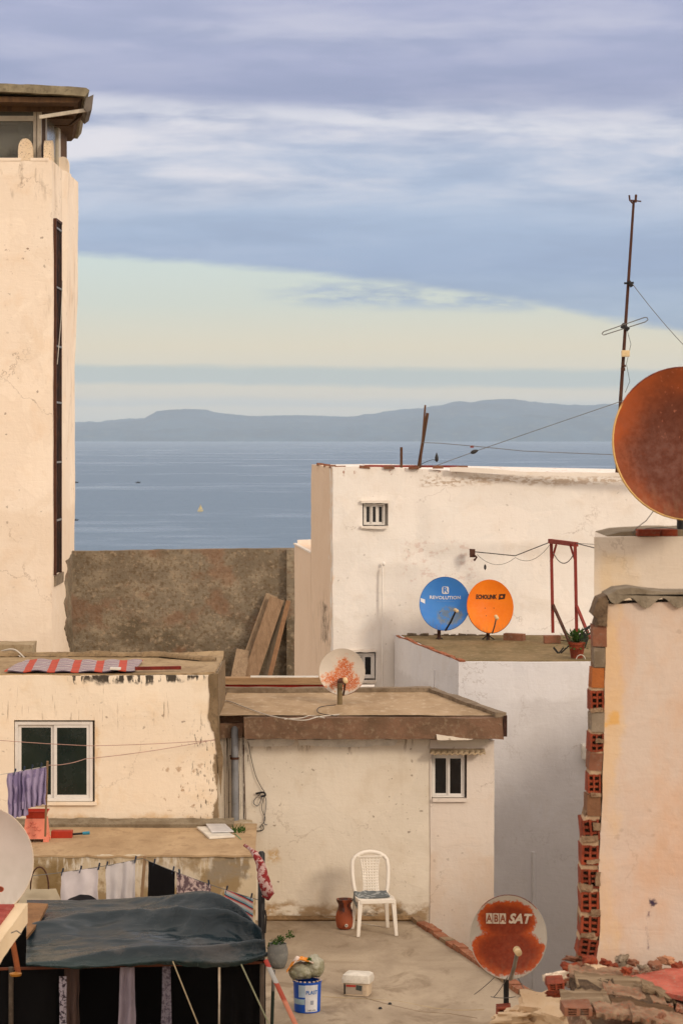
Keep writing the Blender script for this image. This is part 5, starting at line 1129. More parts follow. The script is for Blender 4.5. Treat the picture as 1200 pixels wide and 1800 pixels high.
def low_things():
    def fz(px, py, z=L2Z): D = (CZ-z)*F/(py-HY); q = at(px, py, D); return q
    # stool
    pk = plain('salmon plastic', S(232, 140, 116), .45, var=.06); c = fz(65, 1478); s = c.y/F
    r = root('plastic_stool', c, 'salmon pink plastic stool under the purple garment', 'stool')
    w, h, w2 = 36*s, 41*s, 46*s
    m = MB(); n = 5
    def ring(z, k): return [c+Vector((sx*k/2, sy*k/2*.8, z)) for sx, sy in ((-1, -1), (1, -1), (1, 1), (-1, 1))]
    m.add(ring(h, w)+ring(h*.14, w2*.94), [(0, 1, 2, 3)]+[(i, 4+i, 4+(i+1) % 4, (i+1) % 4) for i in range(4)]); m.build('seat', pk, r, thick=.008)
    for sx in (-1, 1):
        for sy in (-1, 1):
            x, y = c.x+sx*(w2/2-.03), c.y+sy*(w2/2*.8-.03); MB().box((x-.03, y-.02, c.z), (x+.03, y+.02, c.z+h*.16)).build('leg', pk, r, bevel=.004)
    m = MB(); rr = random.Random(8); yy = c.y-w2*.4*.93
    for i in range(16):
        a = c+Vector((rr.uniform(-.4, .35)*w2, 0, h*rr.uniform(.25, .85))); a.y = c.y-(w+(w2-w)*(1-(a.z-c.z)/h))/2*.8-.002; m.tube([a, a+Vector((.02, 0, -.012)), a+Vector((.035, 0, .006))], .003, 5)
    m.build('embossed_pattern', plain('darker salmon', S(214, 120, 98)), r)
    rb = plain('red plastic', S(176, 52, 30), .45)
    t = Vector((c.x, c.y, c.z+h)); r = root('plastic_basin', t+Vector((0, 0, .001)), 'red plastic basin sitting on the pink stool', 'basin')
    m = MB(); m.add([t+Vector((sx*16*s, sy*14*s, .002)) for sx, sy in ((-1,-1),(1,-1),(1,1),(-1,1))]+[t+Vector((sx*19.5*s, sy*17*s, .075)) for sx, sy in ((-1,-1),(1,-1),(1,1),(-1,1))], [(0, 3, 2, 1)]+[(i, (i+1) % 4, 4+(i+1) % 4, 4+i) for i in range(4)])
    m.build('bowl', rb, r, thick=.006); m = MB()
    for a_, b_ in (((-1, -1), (1, -1)), ((1, -1), (1, 1)), ((1, 1), (-1, 1)), ((-1, 1), (-1, -1))): m.bar(t+Vector((a_[0]*20*s, a_[1]*17.5*s, .076)), t+Vector((b_[0]*20*s, b_[1]*17.5*s, .076)), .012, .008)
    m.build('lip', rb, r)
    # brush / dustpan
    c = fz(108, 1474); s = c.y/F; r = root('broom_head', c, 'red broom head with black and blue handle lying by the wall', 'broom')
    MB().box(c+Vector((-18*s, 0, 0)), c+Vector((19*s, .12, 13*s))).build('head', rb, r, bevel=.008)
    MB().tube([c+Vector((19*s, .06, 6*s)), c+Vector((37*s, .06, 7.5*s))], .012, 8).build('handle', M_['black'], r)
    MB().tube([c+Vector((37*s, .06, 7.5*s)), c+Vector((49*s, .06, 8.5*s))], .018, 8).build('grip', plain('turquoise plastic', S(50, 140, 170), .4), r)
    # white boards lying on the floor
    def quad(pts, z0, th, mat, nm, lab, cat):
        P = [fz(a, b) for a, b in pts]
        for q in P: q.z = L2Z+z0
        return tag(MB().slab(P, (0, 0, th)).build(nm, mat, bevel=.004), lab, cat, 'white panels lying by the drain pipe')
    quad([(368, 1476), (413, 1473), (382, 1456), (346, 1457)], .004, .022, M_['whitepl'], 'loose_board', 'cream panel lying under the grey-faced one near the drain pipe', 'panel')
    quad([(372, 1469), (411, 1468), (396, 1455), (362, 1455)], .032, .014, plain('grey white panel', S(206, 204, 204), .4), 'loose_board', 'grey-faced panel on top, lying near the drain pipe', 'panel')
    # weeds at the pipe foot
    m = MB(); rr = random.Random(2); c = fz(417, 1462)
    for i in range(40):
        o = c+Vector((rr.uniform(-.06, .08), rr.uniform(-.1, .1), 0)); e = o+Vector((rr.uniform(-.05, .06), rr.uniform(-.04, .04), rr.uniform(.02, .09))); sd = Vector((.008, 0, 0)); m.add([o-sd, o+sd, e], [(0, 1, 2)])
    tag(m.build('weeds', M_['leaf'], org=c), 'tuft of weeds at the foot of the drain pipe', 'weeds')
    rope('green_cord', [fz(413, 1466), fz(422, 1474), at(432, 1486, 27.6)], .006, plain('green cord', S(90, 140, 100)), 'short green cord hanging off the low terrace corner', 'cord')
    # purple garment on its line
    D = 27.4; lav = cloth('lavender cloth', S(158, 146, 178), S(128, 116, 152), 6, .55)
    p, q = at(17, 1360, D), at(80, 1348, D)
    r = root('purple_garment', at(48, 1434, D), 'purple garment pegged on the line in front of the sliding window', 'garment')
    sheet(at(14, 1360, D), at(50, 1353, D), .485, amp=.036, waves=4, seed=1).build('front_panel', lav, r, smooth=80, thick=.004)
    sheet(at(40, 1356, D-.03), at(82, 1348, D-.03), .40, amp=.034, waves=4, seed=4).build('sleeve', lav, r, smooth=80, thick=.004)
    G = 'pegs holding the purple garment'
    for px, py, lab in ((26, 1358, 'leftmost'), (42, 1354, 'second from left'), (56, 1351, 'third from left'), (72, 1348, 'rightmost')):
        peg(at(px, py, D), G, f'dark peg, {lab} of four on the purple garment', .01)
    rope('clothes_line', [at(-60, 1367, D-.3), at(0, 1362, D), at(84, 1347, D)], .004, M_['palecable'], 'pale line carrying the purple garment', 'clothes line')
    tag(MB().bar(at(80, 1470, D+.1), at(84, 1338, D), .02, .03).build('prop_stick', M_['woodw']), 'wooden stick propping the line of the purple garment', 'stick')
    pinkc = plain('dusty pink line', S(176, 138, 126)); G = 'pink lines across the cream wall'
    rope('clothes_line', [at(-60, 1296, 28.4), at(160, 1311, 28.5), at(378, 1301, 28.82)], .004, pinkc, 'upper pink clothes line crossing the sliding window', 'clothes line', .01, G)
    rope('clothes_line', [at(86, 1345, 27.5), at(150, 1334, 27.8), at(378, 1300, 28.8)], .004, pinkc, 'lower pink clothes line rising right over the sliding window', 'clothes line', .02, G)
low_things()

# ================================================================== LAUNDRY, TARP SHELTER
def laundry():
    D = 25.6
    k1, k2, k3, k4 = at(40, 1541, D), at(110, 1532, D), at(251, 1509, D), at(458, 1583, 24.6)
    def ly(px):
        if px < 251: t = (px-40)/211; return k1.lerp(k3, t)+Vector((0, 0, -.02*4*t*(1-t)))
        t = (px-251)/207; return k3.lerp(k4, t)+Vector((0, 0, -.02*4*t*(1-t)))
    rope('clothes_line', [k1, k3, k4], .004, M_['greycable'], 'clothes line over the tarp, held up by the stick', 'clothes line', .02)
    wc = cloth('white cotton', S(214, 206, 208)); wc2 = cloth('grey white cotton', S(206, 200, 200))
    def item(nm, a, b, L, mat, lab, cat='laundry', **k):
        p, q = ly(a), ly(b); c = (p+q)/2; r = sheet(p, q, L, **k).build(nm, mat, smooth=80, thick=.004, org=c-Vector((0, 0, L)))
        return tag(r, lab, cat, 'laundry on the line over the tarp')
    item('white_cloth', 108, 173, .42, wc, 'white cloth with a folded top edge, left on the line over the tarp', amp=.022, waves=2.2, seed=2)
    item('white_cloth', 187, 238, .52, wc2, 'narrower greyish white cloth left of the prop stick', amp=.024, waves=2.6, seed=5, sagtop=.0)
    item('black_garment', 262, 310, .40, cloth('black cotton', S(20, 18, 20)), 'black garment hanging right of the prop stick', amp=.012, waves=1.2, seed=3)
    item('floral_cloth', 312, 374, .30, cloth('floral cotton', S(122, 100, 104), S(214, 190, 182), 22, .52), 'brown cloth with pale flowers, between the black garment and the striped towel', amp=.014, waves=1.6, seed=7)
    # striped towel
    m, t, b = newmat('striped towel'); P = pos(t); x, y, z = t.sep(P)[0:3]; v = t.m('ADD', z, t.m('MULTIPLY', x, .33))
    k = t.m('FRACT', t.m('MULTIPLY', v, 15.0)); col = t.ramp(k, [(0, S(216, 206, 202)), (.35, S(216, 206, 202)), (.38, S(214, 104, 96)), (.55, S(214, 104, 96)), (.58, S(60, 60, 84)), (.72, S(60, 60, 84)), (.75, S(150, 186, 196)), (1, S(190, 200, 204))], 'CONSTANT')
    t.put(b.inputs['Base Color'], col); b.inputs['Roughness'].default_value = .95; bump(t, b, t.noise(P, 120, 2), .3, .004)
    item('striped_towel', 397, 446, .22, m, 'red, white and blue striped small towel next to the black post', amp=.012, waves=1.2, seed=9, bot=.28)
    G = 'pegs on the line over the tarp'
    for px, lab in ((109, 'left corner of the first white cloth'), (141, 'middle of the first white cloth'), (173, 'right corner of the first white cloth'), (187, 'left corner of the narrow white cloth'), (237, 'right corner of the narrow white cloth'), (271, 'left corner of the black garment'), (305, 'right corner of the black garment'), (318, 'left corner of the floral cloth'), (370, 'right corner of the floral cloth'), (399, 'left corner of the striped towel'), (441, 'right corner of the striped towel')):
        peg(ly(px), G, f'clothes peg at the {lab}', .012 if px % 2 else -.01)
    tag(MB().bar(at(246, 1625, D-.05), at(255, 1505, D), .03, .03).build('prop_stick', M_['woodw']), 'wooden stick propping up the clothes line over the tarp', 'stick')
    # dark cloth lying over the tarp below the first white cloth
    def f(u, v):
        a = u*math.pi; c = at(146, 1592, 25.0); return c+Vector(((u-.5)*.36, -.25*v, .10*max(0,math.sin(a))**.7*(1-.5*v)+.01*noise.noise(Vector((u*5, v*5, 0)))))
    tag(MB().grid(f, 20, 8).build('black_cloth', cloth('black wool', S(22, 18, 22)), smooth=80, thick=.01), 'black cloth heaped on the tarp below the first white cloth', 'cloth')
    # tote bag with loop handle
    D = 26.4; c = at(72, 1600, D); r = root('carrier_bag', c, 'pale bag with a tall dark loop handle, hanging left of the laundry', 'bag')
    pl = cloth('pale bag cloth', S(196, 184, 160))
    def g(u, v):
        w = (26+22*v)/F*D; return at(72, 1562, D)+Vector(((u-.5)*2*w, -.03*math.sin(u*3.14)+.012*noise.noise(Vector((u*4, v*4, 1))), -v*.25))
    MB().grid(g, 20, 14).build('bag_body', pl, r, smooth=80, thick=.02)
    h = [at(68-16*math.cos(a/12*math.pi)+2, 1566-42*max(0,math.sin(a/12*math.pi))**.8, D-.03) for a in range(13)]
    MB().tube(h, .009, 6).build('handle', M_['iron'], r, smooth=60)
laundry()

def tarp_shelter():
    # rows of the sheet from back to front: (px, py, D)
    rows = [[(48, 1583, 24.9), (130, 1583, 24.9), (215, 1581, 24.8), (290, 1575, 24.7), (350, 1567, 24.6), (384, 1573, 24.4), (420, 1600, 24.0), (440, 1628, 23.6)],
            [(47, 1594, 24.5), (130, 1594, 24.5), (215, 1593, 24.4), (290, 1590, 24.3), (350, 1584, 24.2), (392, 1590, 24.0), (428, 1614, 23.7), (449, 1640, 23.4)],
            [(47, 1622, 23.8), (130, 1616, 23.8), (215, 1614, 23.7), (290, 1608, 23.7), (350, 1606, 23.6), (400, 1616, 23.5), (440, 1640, 23.3), (460, 1660, 23.1)],
            [(47, 1656, 23.2), (130, 1650, 23.1), (215, 1646, 23.0), (290, 1640, 23.0), (350, 1640, 23.0), (405, 1646, 23.0), (447, 1662, 22.9), (466, 1672, 22.8)],
            [(46, 1690, 22.7), (130, 1692, 22.6), (215, 1690, 22.6), (290, 1682, 22.6), (350, 1682, 22.6), (410, 1684, 22.6), (450, 1680, 22.6), (470, 1676, 22.6)],
            [(48, 1697, 22.65), (130, 1702, 22.55), (215, 1698, 22.6), (290, 1695, 22.6), (350, 1700, 22.6), (412, 1698, 22.6), (452, 1688, 22.6), (470, 1680, 22.62)]]
    R_ = [[at(*q) for q in r] for r in rows]
    def cr(P, s):
        n = len(P)-1; x = min(s*n, n-1e-6); i = int(x); f = x-i; a, b, c, d = P[max(0, i-1)], P[i], P[i+1], P[min(n, i+2)]
        return .5*((2*b)+(c-a)*f+(2*a-5*b+4*c-d)*f*f+(3*b-a-3*c+d)*f**3)
    def f(u, v):
        p = cr([cr(r, u) for r in R_], v)
        k = math.sin(math.pi*min(1, v*1.15))*(1 if v < .85 else .5)
        # long folds fanning from the left corner, sharper pleats near the back right
        ph = v*(6.5+8.5*u)-u*3.2+1.3*noise.noise(Vector((u*2.2, v*1.5, 0)))
        fold = ((1-math.sqrt(math.sin(ph)**2+.012))**2.0-.25)*.24*(.35+.65*min(1, u*1.8))*k
        small = noise.noise(Vector((u*7, v*22, 3)))*.030*k+noise.noise(Vector((u*22, v*40, 3)))*.010*k
        crease = noise.noise(Vector((u*26, v*9, 8)))*.016*max(0, (v-.6)/.4)*(1-u*.5)
        return p+Vector((0, -(fold+small)*.45, fold+small+crease))
    m, t, b = newmat('slate green tarpaulin'); P = pos(t); a = t.noise(P, 1.6, 6, .62, .6); c = t.noise(t.v('MULTIPLY', P, (1, 2, 5)), 3.0, 6, .65, .6); x, y, z = t.sep(P)[0:3]
    col = t.mix(t.ss(a, .35, .65), S(18, 38, 46), S(28, 45, 54)); col = t.mix(t.m('MULTIPLY', t.ss(c, .55, .7), .5), col, S(60, 66, 70))
    lowz = t.ss(z, atz(1672, 22.6), atz(1698, 22.6)); col = t.mix(t.m('MULTIPLY', lowz, .8), col, S(30, 54, 54))
    dust = t.m('MULTIPLY', t.ss(t.noise(t.v('MULTIPLY', P, (1, 1, 2)), 2.4, 6, .65), .5, .66), t.ss(y, 23.4, 22.7)); col = t.mix(t.m('MULTIPLY', dust, .4), col, S(104, 98, 94))
    t.put(b.inputs['Base Color'], col); t.put(b.inputs['Roughness'], t.ss(a, .3, .7, .20, .38)); b.inputs['Specular IOR Level'].default_value = .42
    bump(t, b, t.m('ADD', c, t.m('MULTIPLY', t.noise(P, 24, 4), .3)), .45, .02)
    tr = tag(MB().grid(f, 320, 240).build('tarpaulin', m, smooth=80, thick=.006), 'dark slate tarpaulin stretched in folds over the shelter at lower left', 'tarpaulin')
    # frame
    fr = root('shelter_frame', (-1.6, 23, FZ), 'timber and pole frame under the slate tarpaulin', 'frame')
    wd2 = wood('reddish frame timber', S(122, 70, 48), S(90, 52, 36), 'x')
    MB().bar(at(-30, 1704, 22.74), at(462, 1692, 22.74), .022, .022).build('front_rail', wd2, fr)
    MB().bar(at(-10, 1596, 24.85), at(440, 1634, 24.0), .03, .03).build('back_rail', wd2, fr)
    MB().bar(at(20, 1640, 22.6), at(33, 1712, 22.5), .04, .03).build('corner_stick', rough('orange brown stick', S(150, 84, 46), S(120, 66, 38), None, 4), fr)
    for px, D, pyb in ((20, 22.72, 1700), (461, 22.72, 1694)):
        p = at(px, pyb, D); MB().tube([Vector((p.x, p.y, FZ+.001)), p], .022, 8).build('leg', rough('grey brown pole', S(104, 92, 80), S(80, 70, 60), None, 3), fr, smooth=50)
    for px in (20, 440):
        p = at(px, 1600 if px < 100 else 1640, 24.3); MB().tube([Vector((p.x, p.y, FZ+.001)), p], .02, 8).build('leg', wd2, fr, smooth=50)
    MB().slab([at(50, 1594, 24.3), at(86, 1596, 24.3), at(70, 1628, 23.6), at(48, 1655, 23.1)][::-1], (0, .02, -.03)).warp(lambda q: q+Vector((0, -.05, .05))).build('side_board', rough('brown corner board', S(150, 112, 76), S(126, 92, 62), None, 3), fr)
    # black sheets: right one hangs there, back and left stand in for interior shade
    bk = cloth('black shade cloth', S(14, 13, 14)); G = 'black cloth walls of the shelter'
    zt = atz(1700, 22.7)
    def wall(p, q, L, lab, seed, **k): tag(sheet(p, q, L, nu=50, nv=20, amp=.03, waves=3.3, seed=seed, **k).build('black_sheet', bk, smooth=80, thick=.004), lab, 'curtain', G)
    zf = FZ+.01
    wall((-4.0, 24.0, zt+.16), (atx(384, 24.0), 24.0, zt+.16), zt+.16-zf, 'black sheet standing in for the shaded back of the tarp shelter', 1)
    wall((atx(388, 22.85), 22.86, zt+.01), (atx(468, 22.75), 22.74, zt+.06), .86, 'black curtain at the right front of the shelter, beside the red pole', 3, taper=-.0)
    wall((-3.6, 22.75, zt-.02), (atx(100, 22.8), 22.75, zt-.02), zt-zf-.03, 'black sheet standing in for the shade at the left front of the shelter', 5)
    # hung fabrics inside
    def hang(nm, a, b, py, D, L, mat, lab, **k):
        tag(sheet(at(a, py, D), at(b, py, D), L, nu=14, nv=24, **k).build(nm, mat, smooth=80, thick=.004), lab, 'cloth', 'cloths hanging under the tarpaulin')
    hang('hanging_cloth', 105, 117, 1716, 22.7, .6, cloth('speckled lace', S(176, 168, 180), S(70, 62, 72), 40, .52), 'narrow speckled white cloth, leftmost under the tarpaulin', amp=.01, waves=1, seed=1)
    hang('hanging_cloth', 114, 140, 1702, 22.85, .6, cloth('taupe cloth', S(98, 80, 74)), 'taupe cloth hanging behind the speckled one', amp=.022, waves=2.2, seed=2)
    hang('hanging_cloth', 212, 236, 1700, 22.7, .62, cloth('lilac grey cloth', S(156, 146, 158)), 'lilac-grey cloth in the middle under the tarpaulin', amp=.035, waves=1.7, seed=3, taper=-.3)
    hang('hanging_cloth', 286, 300, 1696, 22.75, .62, cloth('grey lace', S(136, 130, 142), S(90, 84, 96), 45, .52), 'narrow grey lace cloth between the two guy ropes', amp=.01, waves=1, seed=4, taper=-.4)
    hang('hanging_cloth', 400, 420, 1736, 23.3, .45, cloth('dark plum cloth', S(66, 54, 60)), 'dark plum cloth low at the right under the tarpaulin', amp=.02, waves=1, seed=5, taper=-.5)
    hang('hanging_cloth', 417, 427, 1764, 23.2, .32, cloth('teal cloth', S(22, 74, 70)), 'teal cloth strip low at the right under the tarpaulin', amp=.01, waves=1, seed=6)
    tag(MB().lathe(at(28, 1712, 22.45), [(.001, -.02), (.05, -.015), (.055, .005), (.001, .02)], 16).build('brass_bowl', plain('brass', S(190, 130, 50), .35, .6), smooth=60), 'small brass-coloured bowl under the tarp corner', 'bowl')
    G = 'guy ropes of the shelter'
    p = at(348, 1800, 22.2); p2 = at(304, 1690, 22.56); e = p2+(p-p2)*1.35; e.z = max(e.z, FZ)
    rope('guy_rope', [p2, e], .006, plain('tan rope', S(168, 152, 118)), 'tan guy rope slanting down below the middle of the tarpaulin', 'rope', 0, G)
    p2 = at(424, 1695, 22.5); p = at(468, 1790, 22.3); e = p2+(p-p2)*1.3
    rope('guy_rope', [p2, e], .007, plain('pale green rope', S(150, 152, 120)), 'pale guy rope slanting beside the black right curtain', 'rope', 0, G)
    # black post with knotted cloth
    a = at(459.5, 1500, 24.6); c = Vector((a.x, a.y, FZ+.001)); r = root('black_post', c, 'black post with rounded top beside the striped towel', 'post')
    MB().tube([c, a, a+Vector((0, 0, .02))], [.034, .034, .02], 12).build('post', M_['black'], r, smooth=40)
    MB().tube([at(466, 1600, 24.55), at(468, 1612, 24.55), at(466, 1640, 24.55)], .008, 6).build('hook', M_['black'], r)
    rc = cloth('red white cloth', S(190, 160, 156), S(132, 46, 48), 20, .5)
    r = root('knotted_cloth', at(466, 1560, 24.5), 'red and white cloth knotted round the black post', 'cloth')
    pts = [at(430, 1485, 24.9), at(440, 1493, 24.75), at(450, 1503, 24.6), at(456, 1516, 24.53), at(459, 1530, 24.53)]
    def tw(q): return q+noise.noise_vector(q*22)*.022
    MB().tube(pts, [.012, .022, .03, .04, .045], 12).warp(tw).build('twist', rc, r, smooth=70)
    MB().tube([at(460, 1518, 24.52), at(462, 1540, 24.50), at(467, 1558, 24.5), at(472, 1572, 24.5), at(470, 1583, 24.5)], [.03, .055, .062, .05, .012], 14).warp(tw).build('tail', rc, r, smooth=70)
    MB().tube([at(462, 1572, 24.5), at(470, 1579, 24.49), at(478, 1573, 24.5)], [.012, .02, .005], 8).warp(tw).build('tail', rc, r, smooth=70)
    # poles at the right of the shelter
    m, t, b = newmat('taped red pole'); z = t.sep(pos(t))[2]; n = t.noise(pos(t), 6, 4)
    zz = t.m('ADD', z, t.m('MULTIPLY', n, .02)); col = t.ramp(t.m('DIVIDE', t.m('SUBTRACT', zz, atz(1805, 22.4)), atz(1685, 22.4)-atz(1805, 22.4)), [(0, S(206, 128, 98)), (.42, S(210, 134, 104)), (.46, S(176, 74, 50)), (.66, S(176, 74, 50)), (.67, S(182, 182, 178)), (.87, S(182, 182, 178)), (.88, S(176, 58, 44)), (1, S(176, 58, 44))])
    t.put(b.inputs['Base Color'], col); b.inputs['Roughness'].default_value = .6
    a = at(467, 1688, 22.5); q = at(520, 1802, 22.2); e = a+(q-a)*((a.z-FZ)/(a.z-q.z)) if a.z != q.z else q
    tag(MB().tube([a, q, e], .021, 10).build('leaning_pole', m, smooth=50), 'red pole bound with pale tape, leaning out from the shelter', 'pole')
    m, t, b = newmat('grey green pole'); z = t.sep(pos(t))[2]; t.put(b.inputs['Base Color'], t.mix(t.ss(z, atz(1752, 23.4), atz(1748, 23.4)), S(34, 50, 40), S(116, 112, 106))); b.inputs['Roughness'].default_value = .7
    a = at(481, 1705, 23.6); tag(MB().tube([Vector((a.x-.02, a.y, FZ+.001)), a], .016, 8).build('upright_pole', m, smooth=50), 'thin pole, grey above and dark green below, by the grey planter', 'pole')
tarp_shelter()

# ================================================================== THINGS ON THE MAIN TERRACE
def main_things():
    def fl(px, py): return at(px, py, (CZ-FZ)*F/(py-HY))
    # chair
    c = fl(657, 1640); c.z = FZ+.004; wp = plain('warm white chair plastic', S(232, 225, 214), .38, var=.04, dirt=S(200, 184, 160))
    r = root('plastic_chair', c, 'white plastic garden chair against the cream wall', 'chair')
    M = Matrix.Translation(c) @ Matrix.Rotation(R(9), 4, 'Z')          # local: +x right, -y towards the viewer
    def T(x, y, z): return M @ Vector((x, y, z))
    sh = .405
    def seat(u, v):
        w = .195+.015*(1-v); x = (u-.5)*2*w; y = -.20+.40*v; return T(x*(1-.10*v), y, sh-.012*math.sin(u*math.pi)*math.sin(v*math.pi)-.02*max(0, 1-v*8)*1.0)
    MB().grid(seat, 16, 16).build('seat', wp, r, smooth=60, thick=.012)
    m = MB(); rim = [(-.19, -.21), (.19, -.21), (.205, -.05), (.18, .20), (-.18, .20), (-.205, -.05)]
    pr = [T(x, y, sh-.02) for x, y in rim]+[T(*rim[0], sh-.02)]; 
    for a, b in zip(pr, pr[1:]): m.bar(a, b, .02, .045)
    m.build('seat_rim', wp, r, bevel=.005)
    for sx in (-1, 1):
        MB().add([T(sx*.215+a*.036, -.215+b*.03, 0) for a, b in ((-.5, -.5), (.5, -.5), (.5, .5), (-.5, .5))]+[T(sx*.185+a*.052, -.185+b*.05, sh-.01) for a, b in ((-.5, -.5), (.5, -.5), (.5, .5), (-.5, .5))], [(0, 3, 2, 1), (4, 5, 6, 7)]+[(i, (i+1) % 4, 4+(i+1) % 4, 4+i) for i in range(4)]).build('leg', wp, r, bevel=.006)
        MB().add([T(sx*.20+a*.036, .265+b*.03, 0) for a, b in ((-.5, -.5), (.5, -.5), (.5, .5), (-.5, .5))]+[T(sx*.17+a*.05, .20+b*.045, sh) for a, b in ((-.5, -.5), (.5, -.5), (.5, .5), (-.5, .5))], [(0, 3, 2, 1), (4, 5, 6, 7)]+[(i, (i+1) % 4, 4+(i+1) % 4, 4+i) for i in range(4)]).build('leg', wp, r, bevel=.006)
    def bp(x, z): return T(x, .195+.10*(z-sh)/.46, z)
    arch = [bp(-.175, sh-.01), bp(-.195, .50), bp(-.205, .62), bp(-.205, .70)]+[bp(-.205*math.cos(a/10*math.pi), .73+.13*math.sin(a/10*math.pi)) for a in range(1, 10)]+[bp(.205, .70), bp(.205, .62), bp(.195, .50), bp(.175, sh-.01)]
    MB().tube(arch, .023, 8).build('back_frame', wp, r, smooth=60)
    # splat with rows of slots
    sp = MB(); rows = 12
    def wd2(z): k = max(0, (z-.44)/(.83-.44)); return .080+.045*k**2.2+.01*(1-k)**2
    zz = [.43+i*(.80-.43)/rows for i in range(rows+1)]
    for i, z in enumerate(zz): w = wd2(z); sp.bar(bp(-w, z), bp(w, z), .012, .019 if i not in (0, rows) else .032, up=(0, 1, 0))
    for z0, z1 in zip(zz, zz[1:]):
        for s in (-1, 1): sp.bar(bp(s*(wd2(z0)-.008), z0), bp(s*(wd2(z1)-.008), z1), .018, .012)
        n = 6
        for j in range(1, n): x0 = -wd2(z0)+2*wd2(z0)*j/n; x1 = -wd2(z1)+2*wd2(z1)*j/n; sp.bar(bp(x0, z0), bp(x1, z1), .016, .010)
    sp.bar(bp(-.14, .81), bp(.14, .81), .014, .05, up=(0, 1, 0)); sp.build('back_splat', wp, r)
    # cloth on the seat
    cb = cloth('blue grey cloth', S(104, 110, 112), S(150, 154, 154), 12, .52)
    def cf(u, v):
        x = -.235+.40*u; y = -.10+.27*v; ov = max(0, -.20-x); z = sh+.016+.010*noise.noise(Vector((u*6, v*6, 2)))+.018*v-(ov*3.0)-.02*(1-v)*(1-u)
        return T(x+ov*.7, y, z)
    tag(MB().grid(cf, 24, 14).build('seat_cloth', cb, smooth=80, thick=.012), 'blue-grey cloth folded on the seat of the plastic chair', 'cloth')
    # terracotta jar
    c = fl(605.5, 1633); c.z = FZ+.004; k = c.y/F; r = root('clay_jar', c, 'glazed terracotta jar left of the plastic chair', 'jar')
    m, t, b = newmat('glazed terracotta'); P = pos(t); z = t.sep(P)[2]; n = t.noise(t.v('MULTIPLY', P, (8, 8, 2.2)), 2.2, 5, .6)
    gl = t.m('MULTIPLY', t.ss(t.m('ADD', z, t.m('MULTIPLY', t.m('SUBTRACT', n, .5), .35)), c.z+.17, c.z+.22), t.ss(n, .40, .5)); t.put(b.inputs['Base Color'], t.mix(gl, S(156, 78, 46), S(74, 34, 24))); t.put(b.inputs['Roughness'], t.ss(gl, 0, 1, .7, .3))
    MB().lathe(c, [(10*k, 0), (13.5*k, .02), (15.5*k, .08), (15.8*k, .13), (14.5*k, .19), (12*k, .235), (11*k, .26), (11.6*k, .285), (14.5*k, .315), (15*k, .335), (13.5*k, .335), (10*k, .30), (9*k, .20), (2*k, .18)], 32).build('body', m, r, smooth=60)
    sp_ = c+Vector((.02, -.10, .055)); MB().tube([sp_+Vector((0, .03, 0)), sp_+Vector((0, -.02, 0))], .017, 10).build('tap', M_['whitepl'], r, smooth=40); MB().tube([sp_+Vector((0, -.02, 0)), sp_+Vector((0, -.024, 0))], .008, 8).build('tap_hole', M_['black'], r)
    # planter
    c = fl(488, 1701); c.z = FZ+.004; k = c.y/F; r = root('planter', c, 'round grey planter with a small green plant by the black post', 'planter')
    gp = rough('grey planter', S(122, 124, 122), S(104, 104, 102), S(136, 134, 128), 3, bmp=.2)
    MB().lathe(c, [(11*k, 0), (13*k, .01), (17*k, .07), (18.5*k, .14), (17.5*k, .20), (15.5*k, .235), (16*k, .25), (14.5*k, .25), (13*k, .22), (2*k, .215)], 32).build('bowl', gp, r, smooth=60)
    m = MB(); rr = random.Random(11)
    for cx, cy, n, s in ((-.03, .0, 90, .07), (.03, .05, 60, .05), (-.08, -.02, 50, .045), (.13, .10, 45, .05)):
        o = c+Vector((cx, 0, .24+cy))
        for i in range(n):
            d = Vector((rr.gauss(0, 1), rr.gauss(0, 1), rr.gauss(0, 1))).normalized(); p = o+d*s*rr.uniform(.3, 1); a = Vector((rr.gauss(0, 1), rr.gauss(0, 1), rr.gauss(0, 1))).normalized()*.014; b_ = a.cross(d).normalized()*.009
            m.add([p-a, p+b_, p+a, p-b_], [(0, 1, 2, 3)])
    m.tube([c+Vector((.02, 0, .22)), c+Vector((.08, 0, .30)), c+Vector((.13, 0, .33))], .004, 5); m.build('foliage', M_['leaf'], r)
    # paint bucket
    c = fl(540, 1777); c.z = FZ+.004; k = c.y/F; r = root('paint_bucket', c, 'blue and white paint bucket with a plastic bag on top', 'bucket')
    blu = plain('blue bucket plastic', S(20, 84, 190), .4, var=.08); wh = plain('label white', S(214, 216, 222), .5, dirt=S(170, 186, 206))
    r0, r1, h = 22.5*k, 24.5*k, 53*k
    MB().lathe(c, [(r0, 0), (r0+.002, .01), (r1, h*.97), (r1+.006, h*.97), (r1+.006, h), (r1-.006, h), (r0-.008, .02)], 36).build('pail', blu, r, smooth=40)
    def lab(a0, a1, z0, z1, mat, e, nm='label', nu=14):
        def g(u, v): a = R(a0+(a1-a0)*u); z = z0+(z1-z0)*v; rr_ = r0+(r1-r0)*z/h+e; return c+Vector((math.sin(a)*rr_, -math.cos(a)*rr_, z))
        return MB().grid(g, nu, 4).build(nm, mat, r, smooth=60)
    lab(-8, 48, .012, h*.93, wh, .0035); lab(-38, -6, h*.52, h*.92, plain('pale print', S(176, 196, 216)), .003); lab(-70, -10, h*.28, h*.46, plain('torn pale label', S(160, 186, 200)), .003)
    def wraptext(s, size, a0, z, mat, bold=0, sx=1):
        vs, fs = textmesh(s, size, 0, bold, sx); MB().add([c+Vector((math.sin(R(a0)+q.x/r1)*(r0+(r1-r0)*(z+q.y)/h+.006), -math.cos(R(a0)+q.x/r1)*(r0+(r1-r0)*(z+q.y)/h+.006), z+q.y)) for q in vs], fs).build('lettering', mat, r)
